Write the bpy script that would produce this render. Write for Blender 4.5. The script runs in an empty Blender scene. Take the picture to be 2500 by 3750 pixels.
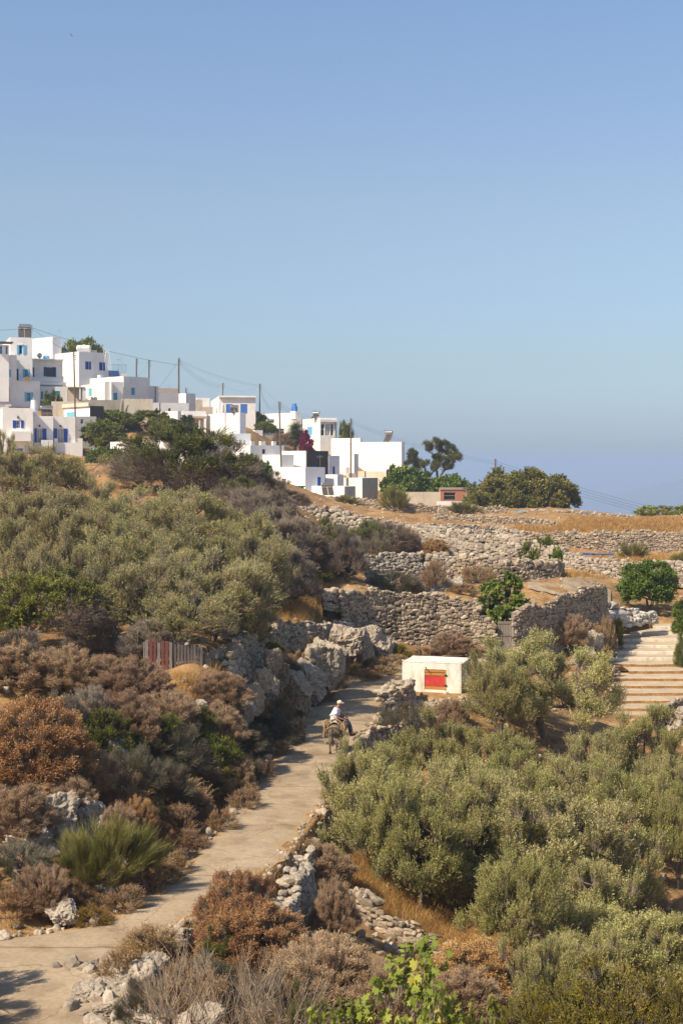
import bpy, bmesh, math, random
import numpy as np
from mathutils import Vector, Matrix, noise

SC = bpy.context.scene
COL = SC.collection
F, U0, V0 = 5208.0, 1250.0, 1700.0      # focal length in photo pixels, principal column, horizon row

def P(u, v, D):
    return np.array([(u - U0) / F * D, D, -(v - V0) / F * D])

# ------------------------------------------------------------------ tagging
def tag(o, label=None, cat=None, group=None, kind=None):
    if label: o['label'] = label
    if cat: o['category'] = cat
    if group: o['group'] = group
    if kind: o['kind'] = kind
    return o

def link(o, parent=None):
    COL.objects.link(o)
    if parent is not None: o.parent = parent
    return o

def empty(name, loc=(0, 0, 0), rz=0.0, label=None, cat=None, group=None):
    o = bpy.data.objects.new(name, None)
    o.empty_display_size = 0.2
    o.location = loc
    o.rotation_euler = (0, 0, rz)
    link(o)
    return tag(o, label, cat, group)

def obj(name, mesh, parent=None, loc=None, rz=None):
    o = bpy.data.objects.new(name, mesh)
    if loc is not None: o.location = loc
    if rz is not None: o.rotation_euler = (0, 0, rz)
    return link(o, parent)

def copy_tree(o, parent=None):
    kids = list(o.children)
    c = o.copy(); COL.objects.link(c)
    if parent is not None: c.parent = parent
    for k in kids: copy_tree(k, c)
    return c

# ------------------------------------------------------------------ mesh building
class MB:
    """collects verts / faces / material slots / a per-face tint, builds one mesh"""
    def __init__(s):
        s.V = []; s.n = 0; s.F = []
    def add(s, v, f, mat=0, tint=None):
        v = np.asarray(v, float).reshape(-1, 3); f = np.asarray(f, int)
        t = np.full(len(f), 0.5) if tint is None else np.broadcast_to(np.asarray(tint, float), (len(f),))
        s.V.append(v); s.F.append((f + s.n, mat, t)); s.n += len(v)
    def box(s, c, size, mat=0, R=None, tint=None):
        h = np.asarray(size, float) / 2
        v = np.array([[x, y, z] for x in (-1, 1) for y in (-1, 1) for z in (-1, 1)], float) * h
        if R is not None: v = v @ np.asarray(R).T
        f = [[0, 1, 3, 2], [4, 6, 7, 5], [0, 4, 5, 1], [2, 3, 7, 6], [0, 2, 6, 4], [1, 5, 7, 3]]
        s.add(v + np.asarray(c, float), f, mat, tint)
    def tubes(s, p0, p1, r0, r1, n=5, mat=0, tint=None, cap=False):
        p0 = np.atleast_2d(np.asarray(p0, float)); p1 = np.atleast_2d(np.asarray(p1, float))
        m = len(p0); r0 = np.broadcast_to(r0, (m,)); r1 = np.broadcast_to(r1, (m,))
        d = p1 - p0; d = d / (np.linalg.norm(d, axis=1, keepdims=True) + 1e-9)
        ref = np.where(np.abs(d[:, 2:3]) > .9, np.array([[1., 0, 0]]), np.array([[0, 0, 1.]]))
        a = np.cross(d, ref); a /= np.linalg.norm(a, axis=1, keepdims=True) + 1e-9
        b = np.cross(d, a)
        an = np.arange(n) * 2 * np.pi / n
        ring = a[:, None] * np.cos(an)[None, :, None] + b[:, None] * np.sin(an)[None, :, None]
        v = np.concatenate([p0[:, None] + ring * r0[:, None, None], p1[:, None] + ring * r1[:, None, None]], 1)
        k = np.arange(n); k2 = (k + 1) % n
        f = np.stack([k, k2, k2 + n, k + n], 1)
        f = (f[None] + (np.arange(m) * 2 * n)[:, None, None]).reshape(-1, 4)
        t = None if tint is None else np.repeat(np.broadcast_to(tint, (m,)), n)
        s.add(v.reshape(-1, 3), f, mat, t)
        if cap:
            for i in range(m):
                c0 = v[i, :n]; c1 = v[i, n:]
                if n == 4:
                    s.add(c0, [[0, 1, 2, 3]], mat); s.add(c1, [[3, 2, 1, 0]], mat)
                else:
                    for c, fl in ((c0, 1), (c1, 0)):
                        vv = np.vstack([c, c.mean(0)[None]])
                        ff = [[i0, (i0 + 1) % n, n] if fl else [(i0 + 1) % n, i0, n] for i0 in range(n)]
                        s.add(vv, ff, mat)
    def path(s, pts, rad, n=6, mat=0):
        pts = np.asarray(pts, float); rad = np.broadcast_to(rad, (len(pts),))
        s.tubes(pts[:-1], pts[1:], rad[:-1], rad[1:], n, mat, cap=True)
    def sphere(s, c, r, nu=12, nv=8, mat=0):
        r = np.broadcast_to(np.asarray(r, float), (3,))
        v = [[0, 0, 1]]
        for i in range(1, nv):
            t = math.pi * i / nv
            for j in range(nu):
                p = 2 * math.pi * j / nu
                v.append([math.sin(t) * math.cos(p), math.sin(t) * math.sin(p), math.cos(t)])
        v.append([0, 0, -1]); v = np.array(v) * r + np.asarray(c, float)
        q = []; t3 = []
        for j in range(nu):
            t3.append([0, 1 + j, 1 + (j + 1) % nu])
            t3.append([len(v) - 1, 1 + (nv - 2) * nu + (j + 1) % nu, 1 + (nv - 2) * nu + j])
        for i in range(nv - 2):
            for j in range(nu):
                a = 1 + i * nu + j; b = 1 + i * nu + (j + 1) % nu
                q.append([a, a + nu, b + nu, b])
        n0 = s.n
        s.add(v, q, mat); s.F.append((np.array(t3) + n0, mat, np.full(len(t3), .5)))
    def cyl(s, p0, p1, r, n=16, mat=0, r1=None):
        s.tubes(p0, p1, r, r if r1 is None else r1, n, mat, cap=True)
    def mesh(s, name, mats, smooth=False):
        me = bpy.data.meshes.new(name)
        if not s.V:
            return me
        V = np.concatenate(s.V)
        me.vertices.add(len(V)); me.vertices.foreach_set('co', V.astype(np.float32).ravel())
        li = np.concatenate([f.ravel() for f, _, _ in s.F]).astype(np.int32)
        tot = np.concatenate([np.full(len(f), f.shape[1]) for f, _, _ in s.F]).astype(np.int32)
        mi = np.concatenate([np.full(len(f), m) for f, m, _ in s.F]).astype(np.int32)
        tt = np.concatenate([t for _, _, t in s.F]).astype(np.float32)
        st = np.concatenate([[0], np.cumsum(tot)[:-1]]).astype(np.int32)
        me.loops.add(len(li)); me.loops.foreach_set('vertex_index', li)
        me.polygons.add(len(tot)); me.polygons.foreach_set('loop_start', st)
        try: me.polygons.foreach_set('loop_total', tot)
        except Exception: pass
        me.polygons.foreach_set('material_index', mi)
        me.polygons.foreach_set('use_smooth', np.full(len(tot), smooth))
        at = me.attributes.new('tint', 'FLOAT', 'FACE'); at.data.foreach_set('value', tt)
        for m in (mats if isinstance(mats, (list, tuple)) else [mats]): me.materials.append(m)
        me.update(calc_edges=True)
        return me
    def obj(s, name, mats, parent=None, smooth=False, loc=None, rz=None):
        return obj(name, s.mesh(name, mats, smooth), parent, loc, rz)

def rotz(a):
    c, s = math.cos(a), math.sin(a)
    return np.array([[c, -s, 0], [s, c, 0], [0, 0, 1.]])
def rand_rot(rng, amt):
    a = rng.normal(0, amt, 3)
    return np.array(Matrix.Rotation(a[2], 3, 'Z') @ Matrix.Rotation(a[1], 3, 'Y') @ Matrix.Rotation(a[0], 3, 'X'))

# ------------------------------------------------------------------ materials
def new_mat(name):
    m = bpy.data.materials.new(name); m.use_nodes = True
    nt = m.node_tree; nt.nodes.clear()
    out = nt.nodes.new('ShaderNodeOutputMaterial')
    return m, nt, out
def N(nt, typ, **kw):
    n = nt.nodes.new(typ)
    for k, v in kw.items():
        if k in n.inputs.keys() if hasattr(n.inputs, 'keys') else False: n.inputs[k].default_value = v
        else: setattr(n, k, v)
    return n
def ramp(nt, fac, stops, interp='LINEAR'):
    r = nt.nodes.new('ShaderNodeValToRGB'); r.color_ramp.interpolation = interp
    e = r.color_ramp.elements
    while len(e) < len(stops): e.new(0.5)
    for i, (p, c) in enumerate(stops):
        e[i].position = p; e[i].color = (c[0], c[1], c[2], 1)
    nt.links.new(fac, r.inputs['Fac'])
    return r.outputs['Color']
def noise_tex(nt, scale, detail=4, rough=.6, vec=None, dist=0.0):
    n = nt.nodes.new('ShaderNodeTexNoise')
    n.inputs['Scale'].default_value = scale; n.inputs['Detail'].default_value = detail
    n.inputs['Roughness'].default_value = rough; n.inputs['Distortion'].default_value = dist
    if vec is not None: nt.links.new(vec, n.inputs['Vector'])
    return n.outputs['Fac']
def mixc(nt, fac, a, b, mode='MIX'):
    m = nt.nodes.new('ShaderNodeMix'); m.data_type = 'RGBA'; m.blend_type = mode
    for sock, val in ((m.inputs[0], fac), (m.inputs[6], a), (m.inputs[7], b)):
        if hasattr(val, 'node'): nt.links.new(val, sock)
        elif isinstance(val, (int, float)): sock.default_value = val
        else: sock.default_value = (val[0], val[1], val[2], 1)
    return m.outputs[2]
def coords(nt, which='Object'):
    return nt.nodes.new('ShaderNodeTexCoord').outputs[which]
def world_pos(nt):
    return nt.nodes.new('ShaderNodeNewGeometry').outputs['Position']
def bump(nt, h, strength=.3, dist=.02):
    b = nt.nodes.new('ShaderNodeBump'); b.inputs['Strength'].default_value = strength
    b.inputs['Distance'].default_value = dist
    nt.links.new(h, b.inputs['Height']); return b.outputs['Normal']
def finish(nt, out, col, rough=.85, spec=.25, normal=None, metal=0.0, trans=0.0):
    p = nt.nodes.new('ShaderNodeBsdfPrincipled')
    if hasattr(col, 'node'): nt.links.new(col, p.inputs['Base Color'])
    else: p.inputs['Base Color'].default_value = (col[0], col[1], col[2], 1)
    p.inputs['Roughness'].default_value = rough
    p.inputs['Specular IOR Level'].default_value = spec
    p.inputs['Metallic'].default_value = metal
    if normal is not None: nt.links.new(normal, p.inputs['Normal'])
    sh = p.outputs[0]
    if trans > 0:
        t = nt.nodes.new('ShaderNodeBsdfTranslucent')
        if hasattr(col, 'node'): nt.links.new(col, t.inputs['Color'])
        else: t.inputs['Color'].default_value = (col[0], col[1], col[2], 1)
        mx = nt.nodes.new('ShaderNodeMixShader'); mx.inputs[0].default_value = trans
        nt.links.new(sh, mx.inputs[1]); nt.links.new(t.outputs[0], mx.inputs[2]); sh = mx.outputs[0]
    nt.links.new(sh, out.inputs['Surface'])

def mat_plain(name, c, rough=.6, metal=0.0, spec=.3, var=.12, scale=6.0):
    m, nt, out = new_mat(name)
    n = noise_tex(nt, scale, 3, .6, coords(nt))
    col = ramp(nt, n, [(.3, [x * (1 - var) for x in c]), (.7, [min(1, x * (1 + var)) for x in c])])
    finish(nt, out, col, rough, spec, None, metal)
    return m
def tint_attr(nt):
    a = nt.nodes.new('ShaderNodeAttribute'); a.attribute_name = 'tint'
    return a.outputs['Fac']
def mat_leaf(name, stops, trans=.3, rough=.5, spec=.3, under=None):
    m, nt, out = new_mat(name)
    col = ramp(nt, tint_attr(nt), stops)
    oi = nt.nodes.new('ShaderNodeObjectInfo')
    hsv = nt.nodes.new('ShaderNodeHueSaturation')
    mr = nt.nodes.new('ShaderNodeMapRange'); mr.inputs['To Min'].default_value = .80; mr.inputs['To Max'].default_value = 1.22
    nt.links.new(oi.outputs['Random'], mr.inputs['Value']); nt.links.new(mr.outputs[0], hsv.inputs['Value'])
    mr2 = nt.nodes.new('ShaderNodeMapRange'); mr2.inputs['To Min'].default_value = .485; mr2.inputs['To Max'].default_value = .51
    nt.links.new(oi.outputs['Random'], mr2.inputs['Value']); nt.links.new(mr2.outputs[0], hsv.inputs['Hue'])
    nt.links.new(col, hsv.inputs['Color']); col = hsv.outputs['Color']
    if under is not None:
        g = nt.nodes.new('ShaderNodeNewGeometry')
        col = mixc(nt, g.outputs['Backfacing'], col, under)
    finish(nt, out, col, rough, spec, None, 0, trans)
    return m
def mat_bark(name, a, b, scale=7.0):
    m, nt, out = new_mat(name)
    n = noise_tex(nt, scale, 5, .7, coords(nt))
    finish(nt, out, ramp(nt, n, [(.3, a), (.7, b)]), .9, .15)
    return m
def mat_stone(name, dark, mid, light, lichen=None, lich_amt=.62):
    m, nt, out = new_mat(name)
    t = tint_attr(nt); pos = world_pos(nt)
    base = ramp(nt, t, [(0, dark), (.45, mid), (1, light)])
    n1 = noise_tex(nt, 5.5, 6, .72, pos)
    col = mixc(nt, 1.0, base, ramp(nt, n1, [(.3, (.55, .53, .5)), (.55, (1, 1, 1)), (.75, (1.18, 1.15, 1.1))]), 'MULTIPLY')
    if lichen is not None:
        n2 = noise_tex(nt, 1.7, 5, .7, pos)
        col = mixc(nt, ramp(nt, n2, [(lich_amt, (0, 0, 0)), (lich_amt + .1, (.75, .75, .75))]), col, lichen)
    n3 = noise_tex(nt, 22, 5, .75, pos)
    finish(nt, out, col, .92, .15, bump(nt, n3, .7, .03))
    return m

M = {}
def build_materials():
    # plaster / whitewash
    def plaster(name, c, stain=(.66, .6, .5), amt=.64, bmp=.35, sc=1.1):
        m, nt, out = new_mat(name); pos = world_pos(nt)
        mp = nt.nodes.new('ShaderNodeMapping'); mp.inputs['Scale'].default_value = (1, 1, .35)
        nt.links.new(pos, mp.inputs['Vector'])
        n = noise_tex(nt, sc, 6, .65, mp.outputs[0])
        col = mixc(nt, ramp(nt, n, [(amt, (0, 0, 0)), (amt + .18, (.55, .55, .55))]), c, [c[i] * stain[i] for i in range(3)])
        n2 = noise_tex(nt, .5, 3, .5, pos)
        col = mixc(nt, 1, col, ramp(nt, n2, [(.35, (.93, .93, .93)), (.65, (1.04, 1.04, 1.03))]), 'MULTIPLY')
        n3 = noise_tex(nt, 5, 5, .7, pos)
        finish(nt, out, col, .9, .12, bump(nt, n3, bmp, .05))
        M[name] = m
    plaster('white', (.86, .835, .80), amt=.60)
    plaster('white_blue_shade', (.80, .81, .83), amt=.7)  # blue cast of shaded white walls put into the colour; chimney too
    plaster('whitestone', (.80, .775, .73), bmp=1.0, sc=3)
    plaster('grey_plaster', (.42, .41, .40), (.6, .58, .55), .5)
    plaster('lilac_shade_plaster', (.72, .70, .69), (.8, .78, .75), .55)  # mostly shaded faces of white houses, their lilac shade painted in
    plaster('beige_plaster', (.68, .59, .46), (.65, .58, .5), .5, .8, 2)
    plaster('hut_plaster', (.80, .77, .69), (.5, .4, .27), .49, .6, 2.0)
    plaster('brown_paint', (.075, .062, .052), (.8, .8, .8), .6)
    plaster('concrete', (.40, .36, .30), (.65, .6, .55), .5)
    # timber, metals, paint
    M['blue_light'] = mat_plain('light_blue_paint', (.16, .47, .72), .45, var=.08)
    M['blue_royal'] = mat_plain('royal_blue_paint', (.012, .075, .36), .4, var=.1)
    M['blue_mid'] = mat_plain('mid_blue_paint', (.07, .20, .58), .45, var=.08)
    M['blue_navy'] = mat_plain('navy_paint', (.014, .035, .14), .4)
    M['turquoise'] = mat_plain('turquoise_paint', (.02, .30, .44), .45)
    M['turq_light'] = mat_plain('pale_turquoise_paint', (.16, .55, .68), .45)
    M['frame_white'] = mat_plain('window_frame_paint', (.72, .71, .68), .4, var=.04)
    M['glass_dark'] = mat_plain('dark_glass', (.018, .022, .026), .08, spec=.6, var=.2)
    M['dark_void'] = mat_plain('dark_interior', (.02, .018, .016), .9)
    M['curtain'] = mat_plain('curtain_cloth', (.45, .43, .4), .8)
    M['iron'] = mat_plain('wrought_iron', (.02, .022, .03), .5)
    M['blue_iron'] = mat_plain('blue_railing_paint', (.06, .12, .34), .5)
    M['steel'] = mat_plain('galvanised_steel', (.55, .54, .52), .28, metal=.9, var=.1)
    M['panel'] = mat_plain('solar_panel_glass', (.09, .075, .06), .15, spec=.6, var=.2)
    M['green_paint'] = mat_plain('green_paint', (.03, .15, .09), .5)
    M['black_plastic'] = mat_plain('black_plastic', (.025, .025, .027), .45)
    M['white_plastic'] = mat_plain('white_plastic', (.78, .77, .75), .35, var=.03)
    M['yellow'] = mat_plain('yellow_plastic', (.75, .42, .01), .4)
    M['red_letter'] = mat_plain('red_lettering', (.5, .02, .03), .5)
    M['pole_wood'] = mat_bark('weathered_pole_wood', (.10, .075, .055), (.22, .17, .13), 4)
    M['cable'] = mat_plain('black_cable', (.04, .04, .045), .6)
    M['terracotta'] = mat_plain('terracotta', (.42, .17, .08), .8)
    M['tin'] = mat_plain('pale_roof_sheet', (.55, .43, .32), .6)
    # bricks
    m, nt, out = new_mat('red_brick')
    b = nt.nodes.new('ShaderNodeTexBrick'); b.inputs['Scale'].default_value = 3.2
    b.inputs['Color1'].default_value = (.42, .12, .06, 1); b.inputs['Color2'].default_value = (.50, .17, .09, 1)
    b.inputs['Mortar'].default_value = (.45, .38, .3, 1); b.inputs['Mortar Size'].default_value = .02
    mp = nt.nodes.new('ShaderNodeMapping'); mp.inputs['Rotation'].default_value = (math.pi / 2, 0, 0)
    nt.links.new(world_pos(nt), mp.inputs['Vector']); nt.links.new(mp.outputs[0], b.inputs['Vector'])
    finish(nt, out, b.outputs['Color'], .9, .1); M['brick'] = m
    # weathered planks: tint picks grey / red / pale
    m, nt, out = new_mat('weathered_planks')
    mp = nt.nodes.new('ShaderNodeMapping'); mp.inputs['Scale'].default_value = (14, 14, 1.2)
    nt.links.new(coords(nt), mp.inputs['Vector'])
    n = noise_tex(nt, 2.0, 5, .7, mp.outputs[0])
    base = ramp(nt, tint_attr(nt), [(0, (.20, .165, .14)), (.5, (.34, .28, .23)), (.7, (.42, .35, .30)), (.72, (.27, .10, .085)), (1, (.33, .135, .11))])
    finish(nt, out, mixc(nt, 1, base, ramp(nt, n, [(.3, (.55, .55, .55)), (.65, (1.15, 1.15, 1.15))]), 'MULTIPLY'), .85, .1)
    M['planks'] = m
    m, nt, out = new_mat('varnished_wood')
    mp = nt.nodes.new('ShaderNodeMapping'); mp.inputs['Scale'].default_value = (1.0, 1, 12)
    nt.links.new(coords(nt), mp.inputs['Vector'])
    n = noise_tex(nt, 2.5, 4, .6, mp.outputs[0])
    finish(nt, out, ramp(nt, n, [(.3, (.36, .16, .035)), (.7, (.55, .29, .08))]), .5, .3); M['wood_orange'] = m
    m, nt, out = new_mat('faded_red_board')
    n = noise_tex(nt, 3, 5, .7, coords(nt))
    finish(nt, out, ramp(nt, n, [(.35, (.42, .035, .03)), (.6, (.55, .06, .05)), (.72, (.60, .16, .12))]), .6, .2); M['red_board'] = m
    # stones
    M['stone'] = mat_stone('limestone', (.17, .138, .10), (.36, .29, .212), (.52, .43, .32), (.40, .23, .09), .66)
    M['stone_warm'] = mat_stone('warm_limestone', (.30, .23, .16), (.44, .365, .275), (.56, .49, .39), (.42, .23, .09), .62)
    M['stone_pale'] = mat_stone('pale_limestone', (.24, .205, .165), (.39, .335, .265), (.54, .47, .375), (.38, .21, .08), .62)
    M['stone_white'] = mat_stone('whitewashed_rock', (.36, .33, .29), (.50, .47, .42), (.66, .63, .58))
    M['stone_core'] = mat_plain('wall_core_earth', (.085, .065, .045), .95, var=.3)
    # path concrete
    m, nt, out = new_mat('path_concrete'); pos = world_pos(nt)
    n1 = noise_tex(nt, .55, 5, .6, pos); n2 = noise_tex(nt, 9, 6, .7, pos); n3 = noise_tex(nt, 2.4, 4, .65, pos, .6)
    col = ramp(nt, n1, [(.3, (.315, .238, .152)), (.5, (.385, .30, .20)), (.7, (.44, .35, .243))])
    col = mixc(nt, 1, col, ramp(nt, n2, [(.3, (.78, .77, .76)), (.6, (1.04, 1.04, 1.04))]), 'MULTIPLY')
    col = mixc(nt, ramp(nt, n3, [(.60, (0, 0, 0)), (.72, (.6, .6, .6))]), col, (.30, .22, .145))
    sp = nt.nodes.new('ShaderNodeSeparateXYZ'); nt.links.new(pos, sp.inputs[0])
    jn = nt.nodes.new('ShaderNodeMath'); jn.operation = 'MULTIPLY_ADD'; jn.inputs[1].default_value = 1 / 6.1; nt.links.new(sp.outputs['Y'], jn.inputs[0])
    wn = nt.nodes.new('ShaderNodeMath'); wn.operation = 'MULTIPLY'; wn.inputs[1].default_value = .04; nt.links.new(n3, wn.inputs[0]); nt.links.new(wn.outputs[0], jn.inputs[2])
    fr = nt.nodes.new('ShaderNodeMath'); fr.operation = 'FRACT'; nt.links.new(jn.outputs[0], fr.inputs[0])
    col = mixc(nt, ramp(nt, fr.outputs[0], [(0, (.65, .65, .65)), (.012, (.65, .65, .65)), (.018, (0, 0, 0))]), col, (.20, .12, .06))
    vo = nt.nodes.new('ShaderNodeTexVoronoi'); vo.feature = 'DISTANCE_TO_EDGE'; vo.inputs['Scale'].default_value = .42
    dv = nt.nodes.new('ShaderNodeVectorMath'); dv.operation = 'ADD'; cm = nt.nodes.new('ShaderNodeTexNoise'); cm.inputs['Scale'].default_value = 1.1; cm.inputs['Detail'].default_value = 5; nt.links.new(pos, cm.inputs['Vector'])
    nt.links.new(pos, dv.inputs[0]); nt.links.new(cm.outputs['Color'], dv.inputs[1]); nt.links.new(dv.outputs[0], vo.inputs['Vector'])
    col = mixc(nt, ramp(nt, vo.outputs['Distance'], [(0, (.55, .55, .55)), (.006, (.4, .4, .4)), (.014, (0, 0, 0))]), col, (.19, .13, .075))
    n5 = noise_tex(nt, .9, 2, .5, dv.outputs[0]); col = mixc(nt, 1, col, ramp(nt, n5, [(.38, (.80, .79, .77)), (.46, (1, 1, 1)), (.62, (1.06, 1.06, 1.06))]), 'MULTIPLY')
    # earth blown in from the verges: follows the 'tint' edge value
    col = mixc(nt, ramp(nt, tint_attr(nt), [(.5, (0, 0, 0)), (1, (.7, .7, .7))]), col, (.43, .27, .12))
    finish(nt, out, col, .9, .12, bump(nt, n2, .4, .02)); M['path'] = m
    m, nt, out = new_mat('step_concrete'); pos = world_pos(nt)
    n1 = noise_tex(nt, .8, 5, .6, pos); n2 = noise_tex(nt, 8, 6, .7, pos)
    col = ramp(nt, n1, [(.3, (.40, .32, .22)), (.55, (.50, .41, .29)), (.72, (.55, .46, .34))])
    col = mixc(nt, 1, col, ramp(nt, n2, [(.3, (.8, .8, .8)), (.6, (1.04, 1.04, 1.04))]), 'MULTIPLY')
    finish(nt, out, col, .9, .12); M['step'] = m
    m, nt, out = new_mat('step_riser_earth'); pos = world_pos(nt)
    n1 = noise_tex(nt, 5, 6, .75, pos)
    finish(nt, out, ramp(nt, n1, [(.3, (.20, .10, .035)), (.55, (.36, .20, .08)), (.7, (.50, .36, .2))]), .95, .1); M['riser'] = m
    m, nt, out = new_mat('step_whitewash'); pos = world_pos(nt)
    n1 = noise_tex(nt, 3, 6, .7, pos)
    finish(nt, out, ramp(nt, n1, [(.35, (.50, .40, .26)), (.5, (.68, .61, .5)), (.7, (.74, .69, .6))]), .9, .1); M['riser_white'] = m
    # ground
    m, nt, out = new_mat('dry_ground'); pos = world_pos(nt)
    n1 = noise_tex(nt, .35, 6, .65, pos); n2 = noise_tex(nt, 3.2, 7, .75, pos); n3 = noise_tex(nt, 14, 6, .75, pos)
    col = ramp(nt, n1, [(.3, (.20, .12, .06)), (.45, (.33, .20, .095)), (.58, (.44, .27, .115)), (.72, (.40, .30, .185))])
    col = mixc(nt, 1, col, ramp(nt, n2, [(.32, (.5, .48, .45)), (.55, (1, 1, 1)), (.72, (1.2, 1.18, 1.12))]), 'MULTIPLY')
    col = mixc(nt, ramp(nt, n3, [(.60, (0, 0, 0)), (.70, (.7, .7, .7))]), col, (.47, .43, .37))
    finish(nt, out, col, .95, .1, bump(nt, n3, .8, .06)); M['ground'] = m
    # dry grass
    M['grass_gold'] = mat_leaf('golden_dry_grass', [(0, (.34, .20, .06)), (.5, (.50, .31, .10)), (1, (.62, .44, .18))], .25, .6, .2)
    M['grass_orange'] = mat_leaf('orange_dry_grass', [(0, (.22, .11, .04)), (.5, (.40, .22, .075)), (1, (.54, .36, .16))], .25, .6, .2)
    # foliage
    M['olive'] = mat_leaf('olive_leaf', [(0, (.10, .118, .02)), (.45, (.27, .275, .052)), (1, (.60, .54, .18))], .27, .55, .2, (.46, .43, .19))
    M['olive_sage'] = mat_leaf('sage_olive_leaf', [(0, (.115, .13, .026)), (.45, (.31, .305, .07)), (1, (.64, .57, .21))], .27, .55, .2, (.50, .46, .22))
    M['lentisk'] = mat_leaf('lentisk_leaf', [(0, (.06, .085, .016)), (.6, (.15, .175, .03)), (1, (.28, .28, .055))], .28, .5, .2)
    M['bright'] = mat_leaf('bright_green_leaf', [(0, (.05, .085, .012)), (.5, (.12, .175, .022)), (1, (.28, .32, .05))], .28, .45, .3)
    M['fig'] = mat_leaf('fig_leaf', [(0, (.11, .15, .02)), (.5, (.24, .285, .04)), (.9, (.36, .39, .07)), (1, (.50, .42, .07))], .35, .5, .25)
    M['carob'] = mat_leaf('carob_leaf', [(0, (.08, .085, .022)), (.55, (.19, .175, .04)), (1, (.32, .25, .07))], .28, .45, .3)
    M['yellow_leaf'] = mat_leaf('yellow_green_leaf', [(0, (.06, .085, .012)), (.5, (.17, .20, .028)), (1, (.36, .36, .06))], .3, .5, .2)
    M['pine'] = mat_leaf('pine_needle', [(0, (.05, .085, .02)), (.6, (.13, .165, .035)), (1, (.26, .26, .06))], .25, .5, .2)
    M['broom'] = mat_leaf('broom_stem', [(0, (.10, .105, .03)), (.5, (.19, .18, .05)), (.8, (.27, .24, .08)), (1, (.45, .32, .15))], .2, .6, .2)
    M['rust'] = mat_leaf('rusty_spurge_tip', [(0, (.30, .165, .065)), (.5, (.54, .30, .11)), (1, (.70, .46, .20))], .25, .8, .1)
    M['mauve'] = mat_leaf('mauve_shrub_tip', [(0, (.30, .20, .12)), (.5, (.47, .325, .20)), (1, (.60, .44, .28))], .2, .85, .1)
    M['yellowbush'] = mat_leaf('ochre_shrub_leaf', [(0, (.12, .115, .014)), (.5, (.25, .225, .026)), (1, (.42, .34, .04))], .28, .5, .2)
    M['amber'] = mat_leaf('amber_shrub_leaf', [(0, (.16, .10, .012)), (.5, (.29, .19, .02)), (1, (.42, .29, .04))], .25, .5, .3)
    M['juniper'] = mat_leaf('juniper_leaf', [(0, (0.035, 0.045, 0.021)), (.6, (0.093, 0.099, 0.048)), (1, (0.160, 0.168, 0.088))], .15, .55, .25)
    M['herb'] = mat_leaf('dry_herb_leaf', [(0, (.20, .11, .045)), (.5, (.33, .20, .085)), (1, (.47, .31, .14))], .2, .7, .15)
    M['magenta'] = mat_leaf('magenta_bract', [(0, (.18, .008, .05)), (1, (.40, .02, .12))], .3, .5, .3)
    M['palm'] = mat_leaf('palm_leaflet', [(0, (0.049, 0.070, 0.017)), (.6, (0.119, 0.140, 0.035)), (1, (0.280, 0.252, 0.084))], .2, .35, .5)
    M['bark'] = mat_bark('grey_bark', (.085, .065, .05), (.22, .18, .145))
    M['twig_grey'] = mat_bark('grey_twig', (.19, .152, .118), (.35, .29, .232), 3)
    M['twig_warm'] = mat_bark('warm_twig', (.29, .20, .125), (.48, .355, .235), 3)
    M['twig_brown'] = mat_bark('brown_twig', (0.125, 0.088, 0.062), (0.263, 0.188, 0.138), 3)
    M['twig_pale'] = mat_bark('pale_dead_twig', (.23, .175, .125), (.40, .32, .24), 3)
    # donkey and rider
    m, nt, out = new_mat('donkey_coat')
    n = noise_tex(nt, 3, 4, .6, coords(nt)); n2 = noise_tex(nt, 40, 3, .7, coords(nt))
    col = ramp(nt, n, [(.35, (.115, .085, .06)), (.65, (.20, .15, .11))])
    finish(nt, out, mixc(nt, 1, col, ramp(nt, n2, [(.3, (.8, .8, .8)), (.7, (1.1, 1.1, 1.1))]), 'MULTIPLY'), .85, .15); M['donkey'] = m
    M['donkey_dark'] = mat_plain('donkey_mane', (.05, .038, .03), .8)
    M['hoof'] = mat_plain('hoof_horn', (.045, .035, .03), .5)
    M['muzzle'] = mat_plain('pale_muzzle', (.38, .33, .28), .8)
    M['skin'] = mat_plain('sunburnt_skin', (.34, .165, .10), .55)
    M['shirt'] = mat_plain('white_shirt_cotton', (.76, .76, .80), .85, var=.04)
    M['jeans'] = mat_plain('dark_denim', (.03, .04, .06), .85)
    M['boot'] = mat_plain('brown_boot_leather', (.12, .075, .045), .6)
    M['cap'] = mat_plain('cream_cap_cotton', (.68, .60, .46), .8, var=.05)
    M['hair'] = mat_plain('grey_hair', (.20, .19, .18), .7)
    M['saddle'] = mat_plain('saddle_wood', (.33, .20, .10), .7, var=.25, scale=12)
    M['rope'] = mat_plain('tan_rope', (.47, .33, .18), .85, var=.25, scale=20)
    M['sack'] = mat_plain('saddle_cloth', (.26, .20, .15), .9, var=.3, scale=10)
    M['bird'] = mat_plain('dark_plumage', (.03, .035, .045), .7)
    # sea and far hills
    m, nt, out = new_mat('sea_water')
    n = noise_tex(nt, .02, 4, .6, world_pos(nt))
    finish(nt, out, (.02, .06, .12), .25, .5, bump(nt, n, .3, 2.0)); M['sea'] = m
    M['hills'] = mat_plain('far_hills', (.10, .095, .075), .95, var=.3, scale=.002)
build_materials()

# ------------------------------------------------------------------ camera, sky, sun
cam_d = bpy.data.cameras.new('camera'); cam = bpy.data.objects.new('camera', cam_d); COL.objects.link(cam)
cam.location = (0, 0, 0); cam.rotation_euler = (math.pi / 2, 0, 0)
cam_d.sensor_fit = 'VERTICAL'; cam_d.sensor_height = 36.0; cam_d.sensor_width = 24.0
cam_d.lens = F / 3750 * 36.0
cam_d.shift_y = -(1875 - V0) / 3750
cam_d.clip_start = .1; cam_d.clip_end = 60000
SC.camera = cam

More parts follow.
